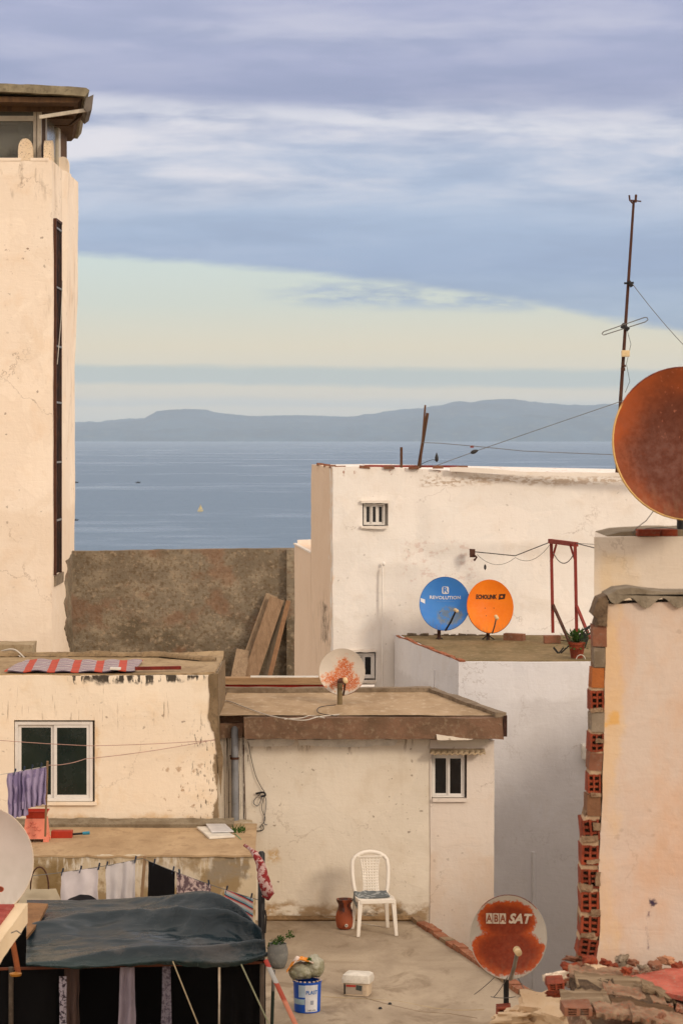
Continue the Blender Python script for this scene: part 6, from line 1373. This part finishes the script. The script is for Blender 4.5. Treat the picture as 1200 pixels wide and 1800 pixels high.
    wraptext('PLAST', .050, 20, h*.68, plain('print blue', S(30, 110, 190)), .0012, .85); wraptext('MFLAN', .022, 21, h*.09, M_['black'], 0, 1.2)
    lab(14, 28, h*.28, h*.42, plain('grey print', S(150, 156, 168)), .005)
    lp = MB(); 
    for i in range(18):
        a = 2*math.pi*i/18; lp.tube([c+Vector((math.cos(a)*r1*.95, math.sin(a)*r1*.95, h+.004)), c+Vector((math.cos(a)*r1*.95, math.sin(a)*r1*.95, h+.012))], .014, 6)
    lp.build('cement_crust', rough('crusted rim', S(206, 196, 186), S(180, 150, 134), None, 8), r)
    # bag
    top = c+Vector((-.01, 0, h+.010)); r = root('plastic_bag', top, 'stuffed grey-green plastic bag on the paint bucket', 'bag')
    gb, t, b = newmat('cloudy green plastic'); P = pos(t); n = t.noise(P, 9, 5, .6); t.put(b.inputs['Base Color'], t.mix(t.ss(n, .35, .65), S(128, 126, 98), S(168, 166, 148))); b.inputs['Roughness'].default_value = .35; bump(t, b, t.noise(P, 22, 5, .65, .6), .8, .02)
    def blob(cx, cy, cz, ax, ay, az, seed, mat, nm, cr_=.16):
        m = MB(); nu, nv = 36, 20; vs = []
        for j in range(nv+1):
            for i in range(nu):
                th = math.pi*j/nv; ph = 2*math.pi*i/nu; d = Vector((math.sin(th)*math.cos(ph), math.sin(th)*math.sin(ph), math.cos(th)))
                f = 1+cr_*noise.noise(d*1.8+Vector((seed, 0, 0)))+cr_*.6*noise.noise(d*5+Vector((seed, 1, 0))); vs.append(top+Vector((cx+d.x*ax*f, cy+d.y*ay*f, cz+max(-az*.8, d.z*az*f))))
        m.add(vs, [(j*nu+i, (j+1)*nu+i, (j+1)*nu+(i+1) % nu, j*nu+(i+1) % nu) for j in range(nv) for i in range(nu)]); return m.build(nm, mat, r, smooth=70)
    blob(-.05, 0, .078, .125, .11, .085, 1, gb, 'bag_body'); blob(.075, .02, .115, .095, .10, .115, 4, gb, 'bag_body'); blob(.03, -.06, .19, .022, .02, .03, 6, M_['leaf'], 'green_sprig', .5)
    r = root('orange_rag', top+Vector((-.10, -.02, .15)), 'orange and white rag draped over the plastic bag', 'rag')
    om = cloth('orange and white rag', S(224, 208, 196), S(220, 140, 56), 8, .46)
    def of(u, v):
        x = -.19+.26*u; y = -.09+.14*v; z = .175+.035*math.sin(u*3.1)-max(0, .35-u)*.25+.025*noise.noise(Vector((u*4, v*4, 3))); return top+Vector((x, y, z))
    MB().grid(of, 24, 14).build('rag_cloth', om, r, smooth=70, thick=.01)
    # lidded tub
    c = fl(629, 1748); c.z = FZ+.004; k = c.y/F; r = root('lidded_tub', c, 'white lidded tub with torn labels standing on the concrete', 'tub')
    M = Matrix.Translation(c) @ Matrix.Rotation(R(-14), 4, 'Z'); hw, hd, hh = 23.0*k, 17*k, 26*k
    def ring(w, d, z, rr_=.022, n=4):
        o = []
        for sx, sy, a0 in ((1, -1, -90), (1, 1, 0), (-1, 1, 90), (-1, -1, 180)):
            for i in range(n+1): a = R(a0+90*i/n); o.append(M @ Vector((sx*(w-rr_)+rr_*math.cos(a), sy*(d-rr_)+rr_*math.sin(a), z)))
        return o
    def loft(rs): n = len(rs[0]); m = MB(); m.add([q for x in rs for q in x], [tuple(range(n))[::-1], tuple((len(rs)-1)*n+i for i in range(n))]+[(j*n+i, j*n+(i+1) % n, (j+1)*n+(i+1) % n, (j+1)*n+i) for j in range(len(rs)-1) for i in range(n)]); return m
    tubm = plain('tub beige plastic', S(206, 186, 160), .4, dirt=S(150, 124, 98))
    loft([ring(hw*.93, hd*.93, 0), ring(hw, hd, hh)]).build('tub', tubm, r, smooth=40)
    loft([ring(hw+.012, hd+.012, hh-.02), ring(hw+.014, hd+.014, hh+.02), ring(hw+.004, hd+.004, hh+.055), ring(hw-.02, hd-.02, hh+.07)]).build('lid', M_['whitepl'], r, smooth=30)
    def lb(x0, x1, z0, z1, mat): 
        m = MB(); e = .004; m.add([M @ Vector((x, -(hd*.93+(hd*.07)*z/hh)-e, z)) for x, z in ((x0, z0), (x1, z0), (x1, z1), (x0, z1))], [(0, 1, 2, 3)]); m.build('label', mat, r)
    lb(-hw*.90, hw*.55, hh*.12, hh*.72, plain('label grey', S(170, 156, 140), .6)); 
    e2 = MB(); e2.add([M @ Vector((x, -(hd*.93+(hd*.07)*z/hh)-.006, z)) for x, z in ((-hw*.75, hh*.60), (hw*.0, hh*.60), (hw*.02, hh*.74), (-hw*.75, hh*.74))], [(0, 1, 2, 3)]); e2.build('label', plain('label red', S(176, 60, 50)), r)
    e2 = MB(); e2.add([M @ Vector((x, -(hd*.93+(hd*.07)*z/hh)-.007, z)) for x, z in ((hw*.02, hh*.42), (hw*.45, hh*.36), (hw*.5, hh*.72), (hw*.05, hh*.75))], [(0, 1, 2, 3)]); e2.build('label', plain('label dark', S(70, 76, 72)), r)
    e2 = MB(); e2.add([M @ Vector((x, -(hd*.93+(hd*.07)*z/hh)-.0065, z)) for x, z in ((-hw*.93, hh*.1), (-hw*.80, hh*.1), (-hw*.80, hh*.78), (-hw*.93, hh*.78))], [(0, 1, 2, 3)]); e2.build('label', M_['black'], r)
    # cords on the floor
    G = 'cords lying on the main terrace'
    rope('floor_cord', [fl(566, 1752), fl(640, 1756), fl(700, 1760), fl(760, 1772), fl(800, 1776), fl(850, 1775)], .005, plain('beige cord', S(176, 156, 120)), 'thin beige cord running right from the paint bucket', 'cord', 0, G)
    rope('floor_cord', [fl(640, 1754), fl(690, 1768), fl(740, 1779), fl(790, 1782), fl(838, 1790)], .005, plain('brown cord', S(130, 108, 80)), 'brown cord curling between the tub and the terrace edge', 'cord', 0, G)
    rope('floor_cord', [at(570, 1612, MD-.06), at(600, 1614, MD-.5), at(640, 1624, 28.9), fl(668, 1628)], .004, M_['palecable'], 'pale cord crossing in front of the clay jar', 'cord', 0, G)
    for px, py, lab in ((685, 1766, 'small dark pebble nearer the lidded tub'), (668, 1774, 'small dark pebble lowest on the main terrace'), ):
        c = fl(px, py); c.z = FZ; tag(MB().lathe(c, [(.001, 0), (.02, .004), (.015, .018), (.001, .024)], 8).build('pebble', M_['cable'], smooth=60), lab, 'stone', 'pebbles on the terrace')
main_things()

# ================================================================== NEAR RIGHT: BROKEN WALL, PALE BLOCK, RUBBLE
def hollow_brick(px0, px1, py0, py1, D, parent, mat, dep=.22, seed=0, holes=True, tilt=0):
    x0, x1, z0, z1 = atx(px0, D), atx(px1, D), atz(py1, D), atz(py0, D); m = MB(); c = Vector(((x0+x1)/2, D, (z0+z1)/2)); rr = random.Random(seed)
    y0 = D; y1 = D+dep
    if holes:
        w = (x1-x0); h = z1-z0; t = w*.13; hx = (w-3*t)/2; tz = h*.12; hz = (h-4*tz)/3
        for i in range(3): a = x0+i*(hx+t); m.box((a, y0, z0), (a+t, y1-.02, z1))
        for i in range(2):
            for j in range(4): a = x0+t+i*(hx+t); b = z0+j*(hz+tz); m.box((a, y0+.002*(i+j), b), (a+hx, y1-.02, b+tz))
        m.box((x0, y1-.02, z0), (x1, y1, z1))
    else: m.box((x0, y0, z0), (x1, y1, z1))
    M = Matrix.Translation(c) @ Matrix.Rotation(R(tilt), 4, 'Y') @ Matrix.Translation(-c)
    m.warp(lambda q: wob(M @ q, .008, .008)+noise.noise_vector(q*28)*.006)
    return m.build('brick', mat, parent)
def broken_wall():
    D = 16.0; m = stucco('pink cream plaster', S(206, 190, 176), S(202, 182, 166), 23, [
        dict(box=(None, None, 36, 39.2), col=S(206, 160, 118), scale=(2.2, 2.2, 1.2), thr=.52, soft=.12, amt=.45, seed=1),
        dict(box=(1.60, 1.74, 36.5, 39.2), col=S(218, 184, 132), scale=(4, 4, 2), thr=.45, soft=.15, amt=.5, seed=2, fe=.03),
        dict(box=(1.62, 1.70, atz(1283, D), atz(1257, D)), col=S(214, 166, 92), scale=(3, 3, 3), thr=.35, soft=.1, amt=.8, seed=4, fe=.02),
        dict(box=(1.91, 1.95, atz(1592, D), atz(1578, D)), col=S(40, 28, 60), scale=(6, 6, 6), thr=.4, soft=.05, amt=.95, seed=5, fe=.012),
        dict(box=(1.915, 1.93, atz(1665, D), atz(1600, D)), col=S(96, 76, 90), scale=(20, 20, 5), thr=.5, soft=.06, amt=.8, seed=6, fe=.008)], speck=.2, crack=.3, stain=.3, staincol=S(214, 174, 132))
    r = root('broken_wall', (2.5, 16.1, 36.7), 'pinkish plastered wall with a broken edge of hollow bricks, at right', 'wall')
    L = [(1068, 1062), (1064, 1120), (1062, 1200), (1061, 1290), (1059, 1360), (1056, 1440), (1053, 1500), (1053, 1560), (1055, 1620), (1052, 1660), (1046, 1680), (1034, 1692), (1030, 1760)]
    pts = [at(a, b, D) for a, b in L]+[at(1330, 1760, D), at(1330, 1052, D)]
    MB().slab(rag(pts, .006, 1, .04), (0, .28, 0)).build('plaster_face', m, r)
    MB().box((2.1, 16.02, 28), (4.4, 16.25, 37)).build('lower_wall', m, r)
    # brick core behind the plaster face so the wall is solid
    core = rough('cement mortar core', S(140, 116, 90), S(116, 94, 72), S(96, 76, 58), 4, bmp=.9)
    B = [(1044, 1100), (1042, 1180), (1039, 1290), (1036, 1400), (1024, 1450), (1020, 1560), (1020, 1650), (1014, 1695), (1075, 1695), (1072, 1095)]
    MB().slab(rag([at(a, b, D+.06) for a, b in B], .01, 4, .04), (0, .2, 0)).build('core', core, r)
    orange = M_['brick']; mort = M_['mortar']
    smm = rough('smeared mortar', S(164, 138, 110), S(132, 108, 84), S(110, 70, 50), 8, bmp=1)
    smear = [(1022, 1470, 26, 9), (1030, 1512, 24, 8), (1019, 1556, 20, 9), (1038, 1600, 16, 10), (1020, 1640, 24, 8), (1041, 1448, 12, 14), (1040, 1395, 18, 7), (1046, 1535, 8, 22), (1046, 1300, 14, 8), (1037, 1246, 22, 7)]
    spec = [(1042, 1065, 1101, 1137, 0, M_['brickdull'], 0), (1043, 1062, 1139, 1174, 0, M_['mortar'], 0), (1039, 1061, 1176, 1211, 0, rough('ochre brick', S(168, 100, 52), S(146, 84, 44), None, 3), 0), (1037, 1060, 1215, 1249, 1, orange, 0),
            (1038, 1061, 1253, 1287, 0, mort, 0), (1036, 1060, 1290, 1322, 1, orange, 0), (1036, 1058, 1325, 1355, 0, M_['brickdull'], 3), (1034, 1056, 1361, 1396, 1, orange, 0), (1032, 1055, 1399, 1435, 0, rough('brown brick', S(128, 92, 66), S(108, 76, 54), None, 3), 0),
            (1023, 1052, 1442, 1478, 1, orange, -4), (1021, 1051, 1487, 1521, 1, orange, 2), (1019, 1051, 1529, 1562, 1, orange, 0), (1019, 1051, 1569, 1603, 1, orange, -1), (1019, 1052, 1611, 1645, 1, orange, 4), (1016, 1049, 1651, 1683, 1, orange, 8)]
    for i, (a, b, c, d, h, mt, tl) in enumerate(spec): hollow_brick(a, b, c, d, D-.0, r, mt, seed=i, holes=bool(h), tilt=tl)
    for k_, (a, b, w_, h_) in enumerate(smear): MB().slab(rag([at(a, b, D-.012), at(a, b+h_, D-.012), at(a+w_, b+h_, D-.012), at(a+w_, b, D-.012)], .012, k_, .015), (0, .05, 0)).warp(lambda q: wob(q, .006, .008)).build('mortar_smear', smm, r)
    mm = MB()
    for (a, b, c, d, h, mt, tl), nx in zip(spec, spec[1:]):
        if nx[2]-d > 2: mm.slab(rag([at(a+1, d-1, D+.01), at(b, d-1, D+.01), at(nx[1], nx[2]+1, D+.01), at(nx[0]+1, nx[2]+1, D+.01)][::-1], .004, a, .02), (0, .2, 0))
    mm.build('mortar_joint', rough('pale mortar', S(186, 160, 130), S(160, 132, 104), None, 5), r)
    # wavy cement coping with sheet imprint
    top = [(1066, 1046), (1085, 1036), (1110, 1034), (1140, 1037), (1170, 1040), (1200, 1040), (1240, 1041), (1330, 1042)]; bot = []
    for k in range(0, 60):
        px = 1330-k*(1330-1072)/59; bot.append((px, 1060-9*math.sin((px-1092)/57*2*math.pi)+ (0 if px > 1100 else (1100-px)*-.35)))
    MB().slab(rag([at(a, b, D-.03) for a, b in top], .004, 3, .03)[:-1][::-1]+[at(a, b, D-.03) for a, b in bot][::-1], (0, .36, 0)).build('cement_coping', rough('grey coping cement', S(148, 136, 118), S(122, 110, 92), S(108, 96, 78), 4, bmp=.9), r)
    ck = [(1066, 1046), (1050, 1052), (1043, 1068), (1040, 1082), (1048, 1090), (1044, 1100), (1066, 1102), (1066, 1080), (1069, 1060)]
    MB().slab(rag([at(a, b, D-.02) for a, b in ck][::-1], .010, 6, .02), (0, .25, 0)).build('broken_corner', rough('broken corner cement', S(126, 106, 84), S(96, 78, 60), S(58, 46, 36), 6, bmp=1), r)
    # pale block behind with the big dish
    m3 = stucco('dull white block plaster', S(216, 204, 188), S(208, 196, 180), 25, [dict(box=(1.75, 2.0, 38.6, 39.2), col=S(214, 186, 138), scale=(2, 2, 1), thr=.5, soft=.12, amt=.5, seed=1)], speck=.15, crack=.35, stain=.2)
    zt = atz(944, 17.5); r2 = root('pale_block', (3, 18, 28), 'pale flat-topped block carrying the largest dish, above the broken wall', 'wall')
    solid([(atx(1043, 17.5), 17.5), (4.6, 17.5), (4.6, 18.5), (1.83, 18.5)], 28, zt, .12, (.008, .004)).build('wall', m3, r2, smooth=35)
    MB().slab(rag([at(1066, 941, 17.6), at(1090, 935, 17.6), at(1120, 933, 17.6), at(1160, 931, 17.6), at(1300, 930, 17.6), at(1300, 946, 17.6), at(1066, 946, 17.6)][::-1], .004, 3, .04), (0, .8, 0)).build('cement_cap', rough('grey cap cement', S(140, 128, 108), S(118, 104, 84), None, 3), r2)
    G = 'hollow bricks beside the largest dish'
    for a, b, D2, lab in ((1120, 1160, 17.45, 'orange brick, left of the two beside the foot of the largest dish'), (1161, 1190, 17.55, 'orange brick, right of the two beside the foot of the largest dish')):
        o = MB().box((atx(a, D2), D2-.02, atz(943, D2)-.0), (atx(b, D2), D2+.14, atz(931.5, D2))).warp(lambda q: wob(q, .006, .004)).build('loose_brick', M_['brick'], bevel=.004); tag(o, lab, 'brick', G)
        o.location.z = max(o.location.z, zt+.004)
    rope('roof_wire', [at(1150, 895, 17.6), at(1135, 915, 17.6), at(1118, 928, 17.6), at(1110, 938, 17.6)], .003, M_['greycable'], 'thin wire dropping onto the pale block', 'wire')
    rope('roof_wire', [at(1115, 936, 17.5), at(1135, 929, 17.5), at(1165, 927, 17.5), at(1190, 930, 17.3)], .003, M_['greycable'], 'thin wire arching above the orange bricks', 'wire')
broken_wall()
# big dish pole down to the block
def rubble():
    D = 16; zt = 36.66
    rs = rough('rubble bed', S(150, 116, 92), S(116, 92, 74), S(186, 160, 136), 5, bmp=1)
    r = root('rubble_ledge', (2.2, 15.2, 28), 'broken ledge of a demolished wall at the lower right corner', 'wall')
    def f(u, v):
        y = 14.3+1.75*v; xl = atx(992, 15.8)+(.10*(1-v)); x = xl+(4.4-xl)*u; z = zt+.05*noise.noise(Vector((x*5, y*5, 0)))+.03*noise.noise(Vector((x*15, y*15, 0)))-.25*max(0, (.12-u)/.12)**1.2-.12*max(0, .35-v)
        return Vector((x, y, z))
    MB().grid(f, 110, 40).build('top_bed', rs, r, smooth=50)
    solid([(atx(1000, 15.6)+.12, 14.32), (4.4, 14.32), (4.4, 16.0), (1.46, 15.98)], 28, zt-.14, .12, (.03, .02)).build('wall', stucco('broken ledge plaster', S(196, 178, 154), S(160, 134, 106), 31, speck=.8, stain=.6), r)
    # red painted patch of floor screed
    MB().slab([q+Vector((0, 0, 0)) for q in [Vector((1.75, 15.45, zt+.055)), Vector((1.85, 15.1, zt+.05)), Vector((2.15, 14.75, zt+.05)), Vector((3.4, 14.7, zt+.05)), Vector((3.4, 15.6, zt+.075)), Vector((2.1, 15.62, zt+.07))]], (0, 0, .03)).warp(lambda q: wob(q, .03, .02)).build('red_screed', rough('faded red screed', S(196, 108, 92), S(168, 84, 70), S(164, 132, 114), 5), r)
    # boards: warped weathered layers
    G = 'weathered boards in the rubble'
    def board(pts, w, th, mat, lab):
        P = [at(*q) for q in pts]; m = MB()
        for side in (0,):
            n = 26; vs = []
            for i in range(n+1):
                s = i/n*(len(P)-1); k = min(int(s), len(P)-2); q = P[k].lerp(P[k+1], s-k); q = q+Vector((0, 0, .010*noise.noise(Vector((i*.35, w, 0)))))
                ww = w*(1+.25*noise.noise(Vector((i*.5, w*9, 3)))); 
                vs += [q+Vector((0, -ww/2, 0)), q+Vector((0, ww/2, 0)), q+Vector((0, ww/2, th)), q+Vector((0, -ww/2, th))]
            fs = [(i*4+k, i*4+(k+1) % 4, (i+1)*4+(k+1) % 4, (i+1)*4+k) for i in range(n) for k in range(4)]+[(3, 2, 1, 0), (n*4, n*4+1, n*4+2, n*4+3)]
        m.add(vs, fs); tag(m.build('broken_board', mat, smooth=40), lab, 'board', G)
    wA = wood('grey split wood', S(148, 130, 106), S(104, 84, 62), 'x'); wB = wood('dark split wood', S(96, 72, 48), S(66, 48, 34), 'x')
    cs = rough('broken screed layer', S(158, 132, 108), S(120, 94, 74), S(168, 92, 66), 6, bmp=1); cd = rough('dark charred layer', S(92, 74, 56), S(64, 50, 38), S(120, 100, 80), 7, bmp=1)
    def shard(px0, px1, py, Dk, dep, th, tz, mat, lab, seed):
        a = at(px0, py, Dk); b = at(px1, py+tz, Dk); rr2 = random.Random(seed); N = 16; top = []
        for i in range(N+1): p = a.lerp(b, i/N); top.append(p+Vector((0, -rr2.uniform(0, .05)-dep*.15, rr2.uniform(-.006, .006))))
        for i in range(N, -1, -1): p = a.lerp(b, i/N); top.append(p+Vector((rr2.uniform(-.01, .01), dep+rr2.uniform(-.03, .03), rr2.uniform(-.004, .012)+.02)))
        tag(MB().slab(top[::-1], (0, 0, -th)).warp(lambda q: q+noise.noise_vector(q*9)*.010+noise.noise_vector(q*45)*.005).build('slab_shard', mat), lab, 'rubble', 'broken roof slabs in the rubble')
    shard(1000, 1098, 1716, 15.25, .22, .022, 6, cs, 'palest upper slab shard, left part of the ledge', 1)
    shard(1012, 1130, 1728, 15.05, .2, .026, 12, wA, 'grey splintered shard just under the palest one', 2)
    shard(1004, 1084, 1740, 14.95, .2, .03, 2, cd, 'dark shard deep in the left half of the ledge', 3)
    shard(1060, 1168, 1741, 14.9, .16, .02, 22, cs, 'long pale shard sloping down to the right', 4)
    shard(1040, 1150, 1756, 14.75, .2, .034, 14, cd, 'long dark shard under the pale sloping one', 5)
    shard(988, 1072, 1762, 14.65, .2, .024, -2, wA, 'grey shard over the low hollow brick', 6)
    shard(1078, 1190, 1768, 14.6, .16, .022, 22, wB, 'brown split shard at the lower right of the ledge', 7)
    shard(1046, 1120, 1778, 14.45, .16, .03, 4, cs, 'pale shard low in the middle of the ledge', 8)
    shard(1110, 1215, 1784, 14.4, .16, .03, 18, cs, 'pale shard at the bottom right corner of the ledge', 9)
    shard(1128, 1200, 1732, 15.0, .1, .018, 34, wA, 'narrow grey shard lying aslant on the red floor patch', 10)
    # chunks
    rr = random.Random(21); G = 'broken bricks and stones on the rubble'
    def chunk(px, py, Dk, s, mat, lab, flat=.5, seed=1, nm='brick_chunk', stand=None):
        c = at(px, py, Dk); m = MB(); rr2 = random.Random(seed); w, d, h = s, s*rr2.uniform(.55, .9), s*flat
        rot = Matrix.Rotation(rr2.uniform(0, 3.1), 3, 'Z') @ Matrix.Rotation(rr2.uniform(-.35, .35), 3, 'X'); bm = bmesh.new(); bmesh.ops.create_cube(bm, size=1); bmesh.ops.subdivide_edges(bm, edges=list(bm.edges), cuts=6, use_grid_fill=True)
        vs = [c+rot @ (Vector((v.co.x*w, v.co.y*d, v.co.z*h))*(1-.28*max(0, v.co.length-.5)*2+.45*noise.noise(v.co*2.2+Vector((seed*3.3, 0, 0)))+.16*noise.noise(v.co*7+Vector((seed*3.3, 0, 0))))) for v in bm.verts]; fs = [tuple(v.index for v in f.verts) for f in bm.faces]; bm.free()
        return tag(m.add(vs, fs).build(nm, mat, smooth=25), lab, 'rubble', G)
    bo = M_['brick']; st = M_['mortar']; bd = M_['brickdull']
    chunk(1036, 1690, 15.6, .13, bo, 'orange brick chunk at the foot of the broken wall edge', .5, 3)
    chunk(1006, 1686, 15.7, .11, bd, 'tilted brown tile shard left of the broken wall edge', .3, 5, 'tile_shard')
    chunk(1004, 1702, 15.6, .12, bo, 'orange brick chunk just below the tilted brown shard', .45, 8)
    chunk(1092, 1688, 15.75, .10, st, 'grey stone nearest the foot of the plastered wall', .6, 9, 'stone')
    chunk(1172, 1689, 15.75, .11, rough('tan cobble', S(190, 140, 108), S(170, 118, 88), None, 4), 'rounded tan stone at the right of the rubble', .45, 12, 'stone')
    chunk(1112, 1692, 15.7, .07, bd, 'small dull brick piece right of the grey stone', .5, 14)
    chunk(1078, 1700, 15.6, .08, bo, 'bright orange piece in front of the grey stone', .5, 16)
    chunk(1130, 1702, 15.5, .07, st, 'small grey lump at the back of the red floor patch', .5, 18, 'stone')
    chunk(1046, 1706, 15.5, .13, rough('white plaster lump', S(214, 190, 160), S(196, 170, 140), None, 4), 'pale plaster lump at the foot of the plastered wall', .5, 20, 'plaster_lump')
    chunk(975, 1716, 15.2, .13, rough('white lump', S(222, 206, 186), S(200, 180, 156), None, 4), 'whitish lump capping the left end of the ledge', .35, 22, 'plaster_lump')
    chunk(975, 1745, 15.1, .10, bo, 'orange brick end below the whitish lump', .35, 24)
    hb = root('hollow_brick', at(976, 1732, 14.9), 'hollow brick with two dark holes at the left end of the ledge', 'brick', G); hollow_brick(962, 992, 1728, 1741, 14.9, hb, M_['brick'], seed=5)
    hb = root('hollow_brick', at(1015, 1777, 14.3), 'hollow brick end poking out under the lowest board', 'brick', G); hollow_brick(990, 1042, 1772, 1786, 14.38, hb, M_['brickdull'], seed=6)
    m = MB()
    for i in range(1300):
        x = rr.uniform(1.36, 3.3); y = 14.6+rr.random()**.6*1.3; s = .005+.034*rr.random()**2.2; z = zt+.02+.05*noise.noise(Vector((x*5, y*5, 0))); v = Vector((x, y, z))
        q = Matrix.Rotation(rr.uniform(0, 3), 3, 'Z') @ Matrix.Rotation(rr.uniform(-.6, .6), 3, 'X'); vs = [v+q @ Vector((a*s*1.4, b*s, c_*s*.6)) for a, b, c_ in ((-1,-1,-1),(1,-1,-1),(1,1,-1),(-1,1,-1),(-1,-1,1),(1,-1,1),(1,1,1),(-1,1,1))]
        m.add(vs, [(0,3,2,1),(4,5,6,7),(0,1,5,4),(1,2,6,5),(2,3,7,6),(3,0,4,7)])
    tag(m.build('rubble', rough('mixed rubble', S(160, 92, 66), S(140, 124, 106), S(204, 186, 164), 9)), 'fine brick and plaster rubble strewn over the ledge', 'rubble', kind='stuff')
    for i, (px, py, Dk, s_, lab) in enumerate(((1022, 1700, 15.6, .10, 'reddish chunk between the two leftmost orange chunks'), (1064, 1694, 15.7, .09, 'reddish chunk touching the foot of the plastered wall at its left'), (1150, 1697, 15.6, .08, 'reddish chunk left of the rounded tan stone'), (1192, 1700, 15.6, .09, 'reddish chunk cut by the right edge, beside the tan stone'), (1010, 1752, 14.9, .09, 'reddish chunk wedged among the left slab shards'), (1100, 1706, 15.3, .07, 'small reddish chunk at the left tip of the red floor patch'), (1160, 1790, 14.45, .09, 'reddish chunk at the very bottom under the pale shards'))): chunk(px, py, Dk, s_, bo if i % 2 else bd, lab, .5, 60+i)
    # parapet stub that carries the lettered dish
    zs = 35.42; r3 = root('parapet_stub', (1.6, 20, 28), 'rough cream masonry stub carrying the lettered rusty dish', 'wall')
    cr = stucco('rough cream stone', S(214, 190, 158), S(196, 168, 134), 33, speck=.7, stain=.6, sc=2)
    solid([(atx(868, 19.4), 19.4), (2.2, 19.4), (2.2, 20.6), (atx(880, 20.6), 20.6)], 28, zs-.03, .09, (.05, .03)).build('wall', cr, r3, smooth=45)
    for i, (px, py, Dk, s, fl_) in enumerate(((960, 1772, 19.7, .42, .42), (925, 1782, 19.8, .36, .35), (900, 1790, 19.6, .3, .3), (985, 1790, 19.4, .4, .4))):
        o = chunk(px, py, Dk, s, cr, ['largest cream stone beside the foot of the lettered dish', 'flatter cream stone left of the largest one', 'smallest cream stone under the lettered dish', 'cream stone half under the rubble ledge'][i], fl_, 40+i, 'cream_stone'); o['group'] = 'cream stones on the stub'
    hb = root('hollow_brick', at(884, 1786, 19.95), 'orange hollow brick at the foot of the lettered dish pole', 'brick'); hollow_brick(874, 898, 1772, 1798, 19.90, hb, M_['brick'], dep=.18, seed=9)
    G = 'thin stays of the lettered dish'
    D = 20
    for a, b, lab in (((880, 1706, 20.0), (833, 1748, 21.5), 'thin stay wire running down left from the lettered dish'), ((908, 1716, 20.0), (940, 1768, 19.8), 'thin stay wire running down right from the lettered dish'), ((862, 1752, 20.2), (905, 1752, 20.0), 'level wire crossing the lettered dish pole'), ((892, 1716, 19.9), (868, 1752, 20.2), 'short wire slanting left of the lettered dish pole')):
        rope('stay_wire', [at(*a), at(*b)], .0035, M_['greycable'], lab, 'wire', .01, G)
rubble()
def left_slab():
    r = root('slab_house', (-3.8, 15.5, 28), 'cream-edged roof slab with a red top, cut off at the lower left', 'house')
    zt = 36.72; cr = stucco('cream slab edge', S(226, 206, 174), S(216, 194, 160), 41, speck=.3, stain=.3)
    solid([(-6, 12.5), (-2.28, 12.5), (-2.205, 18.05), (-6, 18.1)], zt-.145, zt-.01, .1, (.008, .006)).build('slab', cr, r, smooth=35)
    MB().prism([(-6, 12.6), (-2.36, 12.6), (-2.285, 17.93), (-6, 18.0)], zt-.02, zt+.006).warp(lambda q: wob(q, .006, .004)).build('red_top', rough('worn red paint', S(164, 74, 66), S(138, 52, 46), S(176, 110, 96), 3), r)
    MB().box((-6, 12.6, 28), (-2.95, 17.6, zt-.145)).build('wall', stucco('slab house wall', S(190, 170, 144), S(176, 156, 130), 43), r)
    rope('hooked_wire', [at(20, 1640, 16.6), at(30, 1636, 16.6), at(38, 1642, 16.6)], .004, M_['greycable'], 'thin bent wire sticking out of the cream slab edge', 'wire')
left_slab()

# ================================================================== AIR
def haze():
    m = bpy.data.materials.new('sea haze'); m.use_nodes = True; nt = m.node_tree; nt.nodes.clear()
    o = nt.nodes.new('ShaderNodeOutputMaterial'); v = nt.nodes.new('ShaderNodeVolumePrincipled'); nt.links.new(v.outputs[0], o.inputs['Volume'])
    v.inputs['Color'].default_value = (.70, .84, 1.0, 1); v.inputs['Density'].default_value = 3.5e-5; v.inputs['Anisotropy'].default_value = .0
    h = MB().box((-14000, -500, -3.5), (14000, 31000, 480)).build('haze', m, org=(0, 0, -3.5)); h['kind'] = 'stuff'
haze()
